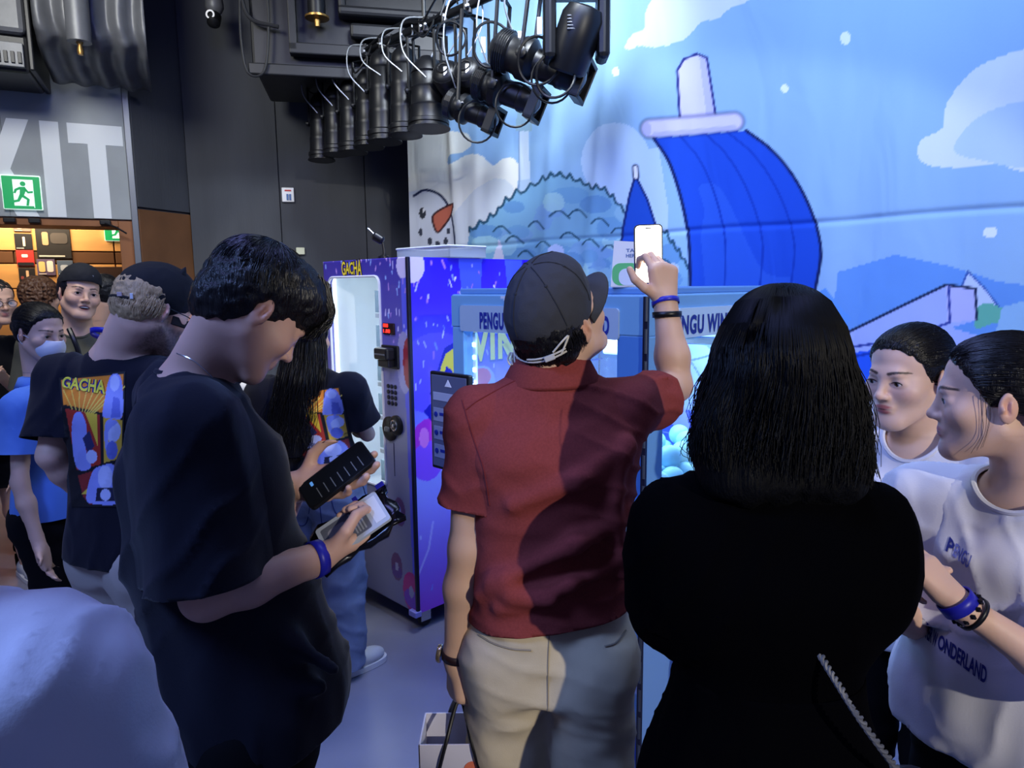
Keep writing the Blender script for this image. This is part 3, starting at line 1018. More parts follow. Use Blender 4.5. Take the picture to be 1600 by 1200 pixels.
il2.rotation_euler = (math.radians(-90), 0, 0)
# panel hardware
dp = MB().box((-0.21, -0.018, 1.492), (-0.115, -0.008, 1.547), 0.004).build('display', mat('display_black', (40, 24, 26), 0.2), G, local=True)
for (bx, bz, t_) in ((-0.20, 1.527, '888'), (-0.20, 1.500, '1.88')):
    V2, F2 = fit_text(t_, bx, bx + (0.04 if bz > 1.51 else 0.055), bz, bz + 0.017, 0.01)
    mesh('digits', [(x, -0.0195, z) for x, z in V2], F2, mat('red_led', (255, 40, 30), 0.4, emit=4.0), dp, local=True, smooth=False)
ba = MB().box((-0.225, -0.022, 1.325), (-0.085, -0.008, 1.44), 0.006).box((-0.215, -0.075, 1.37), (-0.10, -0.02, 1.43), 0.012).box((-0.20, -0.06, 1.335), (-0.11, -0.02, 1.372), 0.006).build('bill_acceptor', M_blackp, G, local=True)
MB().box((-0.20, -0.079, 1.395), (-0.115, -0.074, 1.402), 0.001).build('bill_slot', mat('slot_grey', (90, 92, 98), 0.4), ba, local=True)
for r_ in range(4):
    for c_ in range(3):
        MB().lathe([(0.011, 0), (0.011, 0.004), (0.006, 0.007)], (-0.188 + c_ * 0.030, -0.009, 1.235 - r_ * 0.028), (0, -1, 0), 12).build('key', mat('key_grey', (52, 54, 62), 0.35, metal=0.5), G, local=True, smooth=True)
cn = MB()
cn.lathe([(0.062, 0), (0.062, 0.008), (0.05, 0.014), (0.02, 0.016)], (-0.185, -0.008, 1.02), (0, -1, 0), 24)
cn.lathe([(0.05, 0), (0.05, 0.012), (0.042, 0.018), (0.02, 0.02)], (-0.125, -0.008, 1.045), (0, -1, 0), 24)
cn = cn.build('coin_unit', M_blackp, G, local=True, smooth=True)
MB().tube([(-0.125 + 0.024 * math.cos(a), -0.028, 1.045 + 0.024 * math.sin(a)) for a in np.linspace(0, 6.28, 20)[:-1]], 0.005, 6, closed=True).build('lock_ring', M_chrome, cn, local=True, smooth=True)
MB().lathe([(0.010, 0), (0.010, 0.012), (0.004, 0.014)], (-0.125, -0.024, 1.045), (0, -1, 0), 12).build('lock', M_chrome, cn, local=True, smooth=True)
MB().box((-0.205, -0.034, 1.005), (-0.165, -0.02, 1.032), 0.006).build('return_lever', mat('lever_grey', (86, 88, 94), 0.3, metal=0.4), cn, local=True)
MB().box((-0.16, -0.011, 0.78), (-0.157, -0.008, 0.95)).build('door_groove', mat('groove', (60, 60, 90), 0.5), G, local=True)
# name over the window
for bold, m_, yy in ((0.075, mat('logo_black', (20, 18, 30), 0.5), -0.0095), (0.02, mat('logo_yellow', (240, 214, 60), 0.5), -0.0112)):
    V2, F2 = text_mesh('GACHA', 0.075, bold * 0.075, 0.72)
    V2 = V2[:, :2]
    V2 = V2 - V2.mean(0)
    V2[:, 1] *= 1.0 + 0.5 * np.abs(V2[:, 0]) / 0.1
    mesh('lettering', [(-0.50 + x, yy, 1.817 + z * 1.0) for x, z in V2], F2, m_, G, local=True, smooth=False)
# side print
su, sv = 140, 300
Yg, Zg = np.meshgrid(np.linspace(0, GD, su), np.linspace(GZ0, GZ1, sv))
Yg, Zg = Yg.ravel(), Zg.ravel()
sp = Paint(Yg, Zg, (60, 40, 230))
sp.grad(-1, 2, 1.35, 1.9, (84, 62, 236), (40, 14, 214))
sp.grad(-1, 2, 0.85, 1.35, (150, 158, 250), (84, 62, 236))
sp.grad(-1, 2, 0.3, 0.85, (150, 110, 240), (150, 158, 250))
sp.grad(-1, 2, 0.0, 0.3, (170, 50, 220), (150, 110, 240))
sp.poly([(0.30, 1.86), (0.46, 1.86), (0.43, 1.5), (0.34, 1.5)], (70, 90, 240))
sp.poly([(0.62, 1.86), (0.75, 1.86), (0.72, 1.5), (0.66, 1.5)], (70, 90, 240))
sp.ell(0.15, 1.3, 0.25, 0.2, (100, 80, 238))
for k in range(130):
    x, z = random.uniform(0.01, 0.84), random.uniform(1.2, 1.85)
    if random.random() < 0.3:
        z = random.uniform(0.12, 1.2)
    a = random.uniform(-0.5, 0.5)
    L = random.uniform(0.004, 0.035)
    sp.stroke([(x, z), (x + L * math.sin(a), z + L)], random.uniform(0.005, 0.012), random.choice([(190, 190, 255), (170, 120, 246), (130, 150, 255), (226, 226, 255)]))
sp.ell(0.02, 1.82, 0.07, 0.08, (214, 204, 250))
sp.ell(0.08, 0.93, 0.11, 0.15, (180, 50, 200))
sp.ell(0.08, 0.87, 0.10, 0.10, (140, 80, 240))
sp.ell(0.06, 0.99, 0.03, 0.05, (226, 120, 220))
sp.stroke([(0.0, 0.3), (0.07, 0.42), (0.10, 0.55)], 0.012, (190, 180, 255))
sp.ell(0.44, 1.22, 0.10, 0.09, (150, 170, 250))
sp.ell(0.44, 1.25, 0.07, 0.05, (214, 60, 130))
for pts_ in ([(0.10, 1.20), (0.20, 1.42), (0.30, 1.46), (0.24, 1.12)], [(0.06, 1.12), (0.14, 1.18), (0.12, 1.05)]):
    sp.poly(pts_, (24, 20, 170))
sp.poly([(0.125, 1.22), (0.205, 1.39), (0.285, 1.425), (0.23, 1.16)], (246, 226, 60))
sp.poly([(0.18, 1.26), (0.21, 1.33), (0.25, 1.30), (0.22, 1.22)], (24, 20, 170))
V = np.stack([np.full_like(Yg, 0.001), Yg, Zg], 1)
mesh('side_wrap', V, grid(su, sv), mat('printed_wrap', (0, 0, 0)), G, local=True, col=sp.c, smooth=False)
for bold, m_, xx in ((0.20, mat('logo_navy', (34, 34, 190), 0.5), 0.003), (0.09, mat('logo_lime', (226, 240, 120), 0.5), 0.005)):
    for word, y0_, z0_, an in (('WIN', 0.30, 1.345, 0.0), ('W', 0.64, 1.26, 0.25), ('INS', 0.40, 0.6, 0.1)):
        if word == 'INS':
            continue
        V2, F2 = text_mesh(word, 0.225, bold * 0.1, 0.80, space=1.12)
        V2 = V2[:, :2]
        c, s = math.cos(an), math.sin(an)
        V2 = np.stack([V2[:, 0] * c - V2[:, 1] * s, V2[:, 0] * s + V2[:, 1] * c], 1)
        mesh('lettering', [(xx, y0_ + x, z0_ + z) for x, z in V2], F2, m_, G, local=True, smooth=False)
MB().box((-0.012, -0.014, GZ0), (0.006, 0.004, GZ1), 0.003).build('corner_trim', mat('black_edge', (22, 20, 40), 0.3), G, local=True)
MB().box((-0.05, -0.03, 0.085), (0.01, 0.01, 0.115), 0.004).build('corner_foot', mat('lavender_bracket', (150, 150, 220), 0.35), G, local=True)
for x in (-0.05, -0.70):
    for y in (0.06, 0.78):
        castor(G, x, y)
# odds and ends on top of the vending machine
tb = empty('plastic_tub', gc - EX * 0.20 + EY * 0.35 + np.array([0, 0, 1.862]), 'clear low plastic tub lying on top of the violet vending machine', 'tub', rotz=ROTZ)
MB().box((-0.22, -0.12, 0), (0.22, 0.12, 0.006), 0.004).box((-0.22, -0.12, 0), (-0.212, 0.12, 0.055), 0.003).box((0.212, -0.12, 0), (0.22, 0.12, 0.055), 0.003).box((-0.22, -0.12, 0), (0.22, -0.112, 0.055), 0.003).box((-0.22, 0.112, 0), (0.22, 0.12, 0.055), 0.003).build('tub_wall', mat('cloudy_plastic', (170, 182, 196), 0.25, alpha=0.5), tb, local=True)
MB().tube([(x, y, 0.056) for x, y in rrect(-0.225, 0.225, -0.125, 0.125, 0.02, 3)], 0.006, 6, closed=True).build('tub_rim', mat('tub_rim_grey', (196, 204, 214), 0.3), tb, local=True, smooth=True)
wc = P(600, 400, 3.55)
wc[2] = 1.862
wb_ = empty('clip_lamp', wc, 'little black clip lamp with bent neck on top of the violet vending machine', 'lamp')
MB().lathe([(0.03, 0), (0.03, 0.01), (0.012, 0.02)], wc, n=14).build('base', M_blackp, wb_, smooth=True)
MB().tube([wc + np.array(v) for v in [(0, 0, 0.01), (0.0, 0, 0.05), (-0.005, 0, 0.08)]], 0.006, 8).build('neck', M_blackp, wb_, smooth=True)
MB().lathe([(0.012, 0), (0.022, 0.01), (0.024, 0.05), (0.014, 0.06)], wc + np.array([0.0, 0, 0.085]), (-0.8, 0, 0.5), 14).build('lamp_head', M_blackp, wb_, smooth=True)
MB().tube([wc + np.array([-0.04, 0, 0.115]), wc + np.array([-0.075, 0, 0.15])], 0.004, 6).build('antenna', M_chrome, wb_, smooth=True)

# ---- pale blue glass prize machine
kc = P(1012, 460, 2.12)
kc[2] = 0
K = empty('prize_machine', kc, 'pale blue glass walled prize machine full of balls under the big phone', 'prize machine', rotz=ROTZ)
KW, KD, KZ0, KZ1 = 0.93, 1.14, 0.07, 1.69
M_pale = mat('pale_blue_paint', (108, 160, 214), 0.4, var=0.03)
M_pale2 = mat('soft_blue_paint', (150, 196, 226), 0.45)
M_mid = mat('mid_blue_paint', (74, 128, 200), 0.4)
wA = (-0.862, -0.115, 0.86, 1.545)      # window in the front
wB = (0.10, 1.05, 0.98, 1.545)          # window in the side
b = MB()
b.box((-KW, 0.004, 1.56), (-0.002, KD, KZ1), 0.006)
b.build('header_box', M_pale, K, local=True)
MB().box((-KW + 0.02, 0.03, KZ1), (-0.03, KD - 0.02, KZ1 + 0.022), 0.005).build('top_lid', mat('lid_blue', (92, 138, 196), 0.45), K, local=True)
for (x0, x1, y0, y1) in ((-KW, wA[0], 0.0, 0.06), (wA[1], 0.0, 0.0, 0.10), (-KW, wA[0], KD - 0.06, KD), (-0.07, 0.0, KD - 0.09, KD)):
    MB().box((x0 + 0.001, y0 + 0.004, 0.85), (x1 - 0.001, y1, 1.562), 0.004).build('corner_post', M_pale, K, local=True)
MB().box((-KW, 0.004, KZ0), (-0.002, KD, 0.86), 0.006).build('lower_cabinet', M_pale, K, local=True)
MB().box((-0.075, 0.0, 0.86), (-0.0, 0.10, 0.985), 0.003).box((-0.075, 0.10, 0.86), (0.0, KD, 0.985), 0.003).build('side_sill', M_pale2, K, local=True)


def cloud_print(name, u0, u1, z0, z1, place, base, blobs, nu_=80, nv_=110):
    U_, Z_ = np.meshgrid(np.linspace(u0, u1, nu_), np.linspace(z0, z1, nv_))
    U_, Z_ = U_.ravel(), Z_.ravel()
    p_ = Paint(U_, Z_, base)
    for x, z, a, bb, c in blobs:
        p_.ell(x, z, a, bb, c)
    mesh(name, place(U_, Z_), grid(nu_, nv_), mat('machine_print', (0, 0, 0), 0.4, attr='Col'), K, local=True, col=p_.c, smooth=False)


CL, DB, SN = (176, 186, 236), (36, 84, 196), (196, 214, 244)
cloud_print('lower_front_print', -KW, -0.004, KZ0, 0.855, lambda u, z: np.stack([u, np.full_like(u, 0.002), z], 1), (104, 150, 214),
            [(-0.7, 0.3, 0.2, 0.16, CL), (-0.5, 0.2, 0.2, 0.2, DB), (-0.4, 0.12, 0.3, 0.12, DB), (-0.2, 0.55, 0.16, 0.12, CL), (-0.05, 0.48, 0.1, 0.1, CL), (-0.1, 0.2, 0.12, 0.1, DB), (-0.38, 0.3, 0.012, 0.012, SN), (-0.3, 0.25, 0.01, 0.01, SN)])
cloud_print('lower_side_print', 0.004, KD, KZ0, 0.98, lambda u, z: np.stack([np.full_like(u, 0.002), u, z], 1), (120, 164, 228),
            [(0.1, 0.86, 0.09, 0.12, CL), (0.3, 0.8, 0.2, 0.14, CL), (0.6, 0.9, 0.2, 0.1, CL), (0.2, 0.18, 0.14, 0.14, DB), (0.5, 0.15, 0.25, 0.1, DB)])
cloud_print('header_front_print', -KW, -0.004, 1.566, KZ1 - 0.006, lambda u, z: np.stack([u, np.full_like(u, 0.0025), z], 1), (108, 160, 206),
            [(-0.62, 1.69, 0.03, 0.02, (196, 206, 224)), (-0.58, 1.685, 0.05, 0.028, (196, 206, 224)), (-0.53, 1.69, 0.03, 0.02, (196, 206, 224))], 120, 20)
cloud_print('post_print', -0.113, -0.004, 0.87, 1.56, lambda u, z: np.stack([u, np.full_like(u, 0.0025), z], 1), (70, 124, 200),
            [(-0.055, 1.30, 0.018, 0.022, (140, 160, 220)), (-0.03, 0.96, 0.07, 0.06, CL), (-0.09, 0.90, 0.05, 0.06, CL)], 20, 80)
# printed name bands
MB().prism(rrect(-0.872, -0.105, 1.548, 1.648, 0.012), -0.004, 0.003).build('name_band', mat('band_front', (150, 176, 206), 0.35), K, local=True)
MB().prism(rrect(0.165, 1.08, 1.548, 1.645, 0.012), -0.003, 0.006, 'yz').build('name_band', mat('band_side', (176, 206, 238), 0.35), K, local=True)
M_navy = mat('navy_print', (22, 40, 140), 0.5)
V2, F2 = fit_text('PENGU WINTER WONDERLAND', -0.755, -0.14, 1.560, 1.624, 0.04, 0.0, 1.12)
mesh('lettering', [(x, -0.0055, z) for x, z in V2], F2, M_navy, K, local=True, smooth=False)
V2, F2 = fit_text('PENGU WINTER WONDERLAND', 0.115, 1.065, 1.558, 1.622, 0.04, 0.0, 1.12)
mesh('lettering', [(0.0075, x, z) for x, z in V2], F2, M_navy, K, local=True, smooth=False)
# glass and inside
MB().box((wA[0], 0.02, wA[2]), (wA[1], 0.024, wA[3])).build('front_pane', M_glass, K, local=True)
MB().box((-0.024, wB[0], wB[2]), (-0.02, wB[1], wB[3])).build('side_pane', M_glass, K, local=True)
MB().box((-KW + 0.02, 0.06, 0.9), (-KW + 0.024, KD - 0.06, 1.55)).build('far_pane', M_glass, K, local=True)
MB().box((-KW + 0.02, 0.03, 0.90), (-0.02, KD - 0.03, 1.0)).build('chamber_floor', mat('chamber_blue', (40, 80, 220), 0.4), K, local=True)
bu, bv = 120, 90
U_, Z_ = np.meshgrid(np.linspace(-0.91, -0.03, bu), np.linspace(1.0, 1.555, bv))
U_, Z_ = U_.ravel(), Z_.ravel()
bp_ = Paint(U_, Z_, (176, 206, 244))
bp_.poly([(-0.91, 1.0), (-0.03, 1.0), (-0.03, 1.13), (-0.91, 1.13)], (60, 96, 226))
bp_.poly([(-0.6, 1.0), (-0.5, 1.0), (-0.54, 1.14), (-0.62, 1.14)], (170, 190, 246))
for pts_ in ([(-0.85, 1.5), (-0.6, 1.36), (-0.3, 1.44), (-0.05, 1.54)], [(-0.7, 1.54), (-0.5, 1.34), (-0.42, 1.2), (-0.45, 1.15)], [(-0.35, 1.54), (-0.3, 1.3), (-0.36, 1.18), (-0.25, 1.16)],
             [(-0.2, 1.54), (-0.25, 1.42), (-0.1, 1.36), (-0.12, 1.2)], [(-0.6, 1.54), (-0.4, 1.42)], [(-0.15, 1.3), (-0.04, 1.22), (-0.1, 1.15)]):
    bp_.stroke(cr(pts_, n=8), 0.008, (90, 128, 206))
mesh('back_print', np.stack([U_, np.full_like(U_, KD - 0.03), Z_], 1), grid(bu, bv), mat('machine_print', (0, 0, 0)), K, local=True, col=bp_.c, smooth=False)
random.seed(21)
bid = 0
ball = MB()
bm = bmesh.new()
bmesh.ops.create_icosphere(bm, subdivisions=3, radius=0.042)
me_ball = bpy.data.meshes.new('prize_ball')
bm.to_mesh(me_ball)
bm.free()
me_ball.polygons.foreach_set('use_smooth', np.ones(len(me_ball.polygons), bool))
me_ball.materials.append(mat('ice_ball', (168, 224, 240), 0.35))
spots = []
for lay in range(2):
    for i in range(7):
        for j in range(4):
            spots.append((-0.09 - j * 0.088 - 0.04 * lay, 0.13 + i * 0.086 + 0.04 * lay, 1.043 + lay * 0.064))
kept = [s for s in spots if not (s[2] > 1.08 and random.random() < 0.45)]
for i, (x, y, z) in enumerate(kept):
    o = bpy.data.objects.new('prize_ball', me_ball)
    COL.objects.link(o)
    p = kc + EX * x + EY * y
    o.location = (p[0], p[1], z)
    tag(o, 'pale ice blue prize ball piled behind the glass of the prize machine', 'ball', 'prize balls in the machine')
# crane and rails
MB().box((-0.88, 0.50, 1.50), (-0.04, 0.53, 1.53), 0.004).box((-0.88, 0.80, 1.50), (-0.04, 0.83, 1.53), 0.004).build('crane_rail', M_chrome, K, local=True)
cw = MB().box((-0.55, 0.48, 1.44), (-0.40, 0.86, 1.50), 0.01).build('crane_trolley', M_inner, K, local=True)
MB().tube([(-0.475, 0.66, 1.44), (-0.475, 0.66, 1.32)], 0.008, 8).build('crane_cable', M_chrome, cw, local=True, smooth=True)
MB().lathe([(0.01, 0), (0.035, 0.01), (0.04, 0.05), (0.02, 0.07)], (-0.475, 0.66, 1.26), n=16).build('claw_hub', M_chrome, cw, local=True, smooth=True)
for k in range(3):
    a = k * 2.094
    MB().tube(cr([(-0.475 + r_ * math.cos(a), 0.66 + r_ * math.sin(a), z) for r_, z in ((0.03, 1.27), (0.09, 1.22), (0.07, 1.14), (0.02, 1.11))], n=5), 0.006, 6).build('claw_finger', M_chrome, cw, local=True, smooth=True)
# wire rack with small lights seen through the right of the front window
for k in range(5):
    MB().tube([(-0.80, 0.50 + k * 0.07, 1.01), (-0.80, 0.50 + k * 0.07, 1.50)], 0.004, 6).build('rack_wire', M_chrome, K, local=True)
for k in range(6):
    MB().tube([(-0.80, 0.48, 1.06 + k * 0.08), (-0.80, 0.80, 1.06 + k * 0.08)], 0.004, 6).build('rack_wire', M_chrome, K, local=True)
for k, (y, z, c) in enumerate([(0.6, 1.42, (255, 60, 60)), (0.66, 1.36, (255, 60, 60)), (0.56, 1.30, (255, 80, 80)), (0.62, 1.22, (60, 255, 130)), (0.70, 1.16, (60, 255, 130))]):
    MB().lathe([(0.006, 0), (0.010, 0.008), (0.004, 0.016)], (-0.79, y, z), (1, 0, 0), 8).build('indicator_light', mat('indicator_%d' % c[0], c, 0.4, emit=8), K, local=True, smooth=True)
# LED strips in the chamber
for x, y in ((-0.84, 0.035), (-0.84, KD - 0.07), (-0.12, 0.035)):
    st = MB().box((x - 0.004, y, 0.95), (x + 0.012, y + 0.012, 1.54), 0.002).build('led_strip', M_inner, K, local=True)
    for k in range(11):
        MB().box((x - 0.002, y - 0.004, 0.985 + k * 0.05), (x + 0.016, y, 1.001 + k * 0.05), 0.001).build('led', M_led_blue, st, local=True)
MB().box((-0.80, 0.06, 1.545), (-0.10, 0.10, 1.556), 0.003).build('led_tube', M_led_blue, K, local=True)
MB().box((-0.06, 0.16, 1.545), (-0.035, 1.0, 1.556), 0.003).build('led_tube', M_led_blue, K, local=True)
for loc_, en in (((-0.46, 0.40, 1.52), 9), ((-0.30, 0.85, 1.52), 7)):
    d = bpy.data.lights.new('prize_led', 'AREA')
    d.energy = en
    d.color = (0.45, 0.72, 1.0)
    d.size = 0.5
    o = bpy.data.objects.new('prize_led', d)
    COL.objects.link(o)
    o.parent = K
    o.location = loc_
# hinge along the front corner
hg = MB()
hg.box((-0.012, -0.006, KZ0 + 0.02), (0.004, 0.006, KZ1 - 0.005), 0.001)
hg = hg.build('door_gap', mat('black_edge', (22, 20, 40)), K, local=True)
for k in range(16):
    z = 0.14 + k * 0.098
    MB().tube([(0.0, -0.006, z), (0.0, -0.006, z + 0.075)], 0.005, 6).build('hinge_knuckle', mat('hinge_steel', (86, 92, 104), 0.35, metal=0.7), hg, local=True)
for x in (-0.05, -0.88):
    for y in (0.05, 1.09):
        castor(K, x, y, 0.058 + 0.002)

# acrylic card on top of the prize machine
cc_ = P(978, 441, 2.22)
cc_[2] = 1.713
ac = empty('table_card', cc_, 'white folded card with green print standing on the prize machine', 'card', rotz=-0.35)
w2, h2 = 0.048, 0.145
MB().prism([(-w2, 0.0), (w2, 0.0), (w2, 0.138), (-w2 * 0.8, h2)], -0.003, 0.003).build('card_face', mat('card_white', (222, 228, 236), 0.3), ac, local=True)
MB().prism([(-w2, 0.0), (w2, 0.0), (w2, 0.138), (-w2 * 0.8, h2)], 0.047, 0.05).build('card_back', mat('card_white', (222, 228, 236)), ac, local=True)
MB().box((-w2, -0.003, 0.0), (w2, 0.05, 0.003)).build('card_foot', mat('card_white', (222, 228, 236)), ac, local=True)
for t_, z in (('TAP', 0.108), ('HERE', 0.092)):
    V2, F2 = fit_text(t_, 0.0, 0.036, z, z + 0.011, 0.02)
    mesh('lettering', [(x, -0.0042, zz_) for x, zz_ in V2], F2, mat('card_blue', (80, 110, 170), 0.5), ac, local=True, smooth=False)
MB().prism(rrect(-0.043, 0.043, 0.006, 0.075, 0.025), -0.0045, -0.0035).build('green_print', mat('card_green', (92, 186, 120), 0.5), ac, local=True)
MB().prism(rrect(-0.022, 0.038, 0.006, 0.058, 0.022), -0.0055, -0.0042).build('pale_print', mat('card_pale', (200, 214, 236), 0.5), ac, local=True)

# how-to board hooked on the corner of the prize machine
sbp = kc + EX * -0.885 + EY * -0.045
sb = empty('sign_board', (sbp[0], sbp[1], 0.985), 'black framed instruction board hooked on the left corner of the prize machine', 'sign board', rotz=ROTZ)
MB().box((-0.12, -0.012, 0.0), (0.12, 0.012, 0.40), 0.006).build('frame', M_blackp, sb, local=True)
MB().box((-0.107, -0.015, 0.013), (0.107, -0.010, 0.387), 0.002).build('sheet', mat('sheet_slate', (84, 92, 126), 0.35), sb, local=True)
MB().box((-0.095, -0.017, 0.285), (0.095, -0.0145, 0.318), 0.001).build('heading', mat('sheet_band', (150, 160, 196), 0.5), sb, local=True)
MB().prism([(-0.02, 0.345), (0.02, 0.345), (0.0, 0.373)], -0.017, -0.0145).build('emblem', mat('sheet_light', (214, 220, 240), 0.5), sb, local=True)
for k in range(3):
    MB().box((-0.095, -0.017, 0.05 + k * 0.075), (0.095, -0.0145, 0.105 + k * 0.075), 0.001).build('row', mat('sheet_row', (126, 136, 176), 0.5), sb, local=True)
    MB().lathe([(0.011, 0), (0.011, 0.003), (0.004, 0.004)], (-0.078, -0.0165, 0.078 + k * 0.075), (0, -1, 0), 10).build('icon', M_navy, sb, local=True)
    MB().box((-0.055, -0.0185, 0.075 + k * 0.075), (0.03, -0.016, 0.087 + k * 0.075)).build('line', M_navy, sb, local=True)
for x in (-0.03, 0.08):
    MB().box((x - 0.006, 0.01, 0.36), (x + 0.006, 0.046, 0.385), 0.002).build('hook', M_chrome, sb, local=True)

# ================================================================== STAGE LIGHTS
M_can = mat('satin_black_can', (14, 15, 18), 0.40, metal=0.1, spec=0.5)
M_steel = mat('safety_cable_steel', (170, 174, 176), 0.4, metal=0.6)
M_lens = mat('lens_glass', (70, 78, 86), 0.08, metal=0.2, coat=0.5)
M_label = mat('white_tag', (226, 228, 230), 0.5)
bar0 = P(935, -25, 3.42)
bdir = np.array([-0.7, 0.714, 0.0])
BARZ = 3.24
bar0[2] = BARZ
br = empty('lighting_bar', bar0 + bdir * 1.4, 'long black pipe carrying the row of stage lights', 'bar')
MB().tube([bar0 - bdir * 0.3, bar0 + bdir * 2.95], 0.024, 12).build('pipe', M_can, br, smooth=True)
for t in (0.1, 1.3, 2.6):
    MB().tube([bar0 + bdir * t, bar0 + bdir * t + np.array([0, 0, 4.05 - BARZ])], 0.012, 8).build('hanger', M_can, br, smooth=True)
cab = MB()
cab.tube(cr([bar0 + bdir * t + np.array([0, -0.03, 0.03 + 0.035 * math.sin(t * 9)]) for t in np.linspace(-0.2, 2.9, 14)], n=6), 0.012, 8)
cab.build('power_cable', M_can, br, smooth=True)


def on_bar(px):
    d = ray(px, 100)
    # intersect in plan with the bar
    a = np.array([[bdir[0], -d[0]], [bdir[1], -d[1]]])
    t, _ = np.linalg.solve(a, -bar0[:2])
    return bar0 + bdir * t


LG = 'theatre lamps hanging from the long pipe'


def clamp(root, p):
    MB().box((p[0] - 0.02, p[1] - 0.03, p[2] - 0.05), (p[0] + 0.02, p[1] + 0.03, p[2] + 0.035), 0.008).build('clamp', M_can, root)
    MB().tube([p + np.array([0.0, -0.03, -0.02]), p + np.array([0.0, -0.07, -0.02])], 0.007, 6).build('clamp_bolt', M_steel, root, smooth=True)


def safety(root, p, q, sag=0.1, side=-0.06):
    m_ = (p + q) / 2 + np.array([side, -0.05, -sag])
    MB().tube(cr([p + np.array([0, 0, 0.04]), p + np.array([side, -0.06, 0.0]), m_, q], n=6), 0.0045, 6).build('safety_cable', M_steel, root, smooth=True)


def par_can(px, py_bot, r, L, label, tilt=0.0):
    p = on_bar(px)
    zb_ = P(px, py_bot, p[1])[2]
    c = empty('par_light', p, label, 'stage light', LG)
    clamp(c, p)
    top = np.array([p[0], p[1], zb_ + L])
    ax = np.array([tilt, -0.05, -1.0])
    body = MB().lathe([(r * 0.35, -0.05), (r * 0.62, -0.02), (r * 0.78, 0.0), (r * 0.86, L * 0.12), (r * 0.8, L * 0.14), (r * 0.86, L * 0.16), (r * 0.86, L * 0.34), (r * 0.92, L * 0.37), (r * 0.88, L * 0.40),
                       (r * 0.9, L * 0.62), (r * 0.96, L * 0.65), (r * 0.92, L * 0.68), (r * 0.95, L * 0.86), (r * 1.06, L * 0.88), (r * 1.06, L * 0.93), (r, L * 0.94), (r, L), (r * 0.9, L), (r * 0.85, L * 0.9), (0.01, L * 0.88)], top, ax, 24)
    body.build('can', M_can, c, smooth=True)
    MB().lathe([(r * 1.0, L * 0.985), (r * 1.12, L * 0.985), (r * 1.12, L * 1.0), (r * 1.0, L * 1.0)], top, ax, 24).build('filter_frame', M_can, c)
    y0 = p + np.array([0, 0, -0.05])
    for s in (-1, 1):
        e = np.array([p[0] + s * r * 1.0, p[1], zb_ + L * 0.62])
        MB().tube([y0, np.array([p[0] + s * r, p[1], p[2] - 0.07 if p[2] - 0.07 > e[2] else e[2] + 0.02]), e], 0.009, 6).build('yoke_arm', M_can, c)
        MB().lathe([(0.02, 0), (0.02, 0.015), (0.01, 0.022)], e, (s, 0, 0), 10).build('yoke_knob', M_can, c, smooth=True)
    safety(c, p, np.array([p[0], p[1] - r * 0.9, zb_ + L * 0.75]), 0.02, -r * 1.1)
    return c


pars = [(497, 252, 0.085, 0.42, 'furthest tall can light at the left end of the pipe'),
        (521, 243, 0.085, 0.42, 'second can light from the left end of the pipe'),
        (547, 240, 0.09, 0.44, 'third can light from the left end of the pipe'),
        (573, 232, 0.09, 0.44, 'fourth can light from the left end of the pipe'),
        (598, 224, 0.10, 0.52, 'ribbed can light fifth from the left end of the pipe'),
        (631, 214, 0.095, 0.48, 'sixth can light from the left end of the pipe'),
        (668, 203, 0.115, 0.36, 'widest short can light with a pale lens rim over the banner edge')]
for px, py, r, L, lb in pars:
    par_can(px, py, r, L, lb)


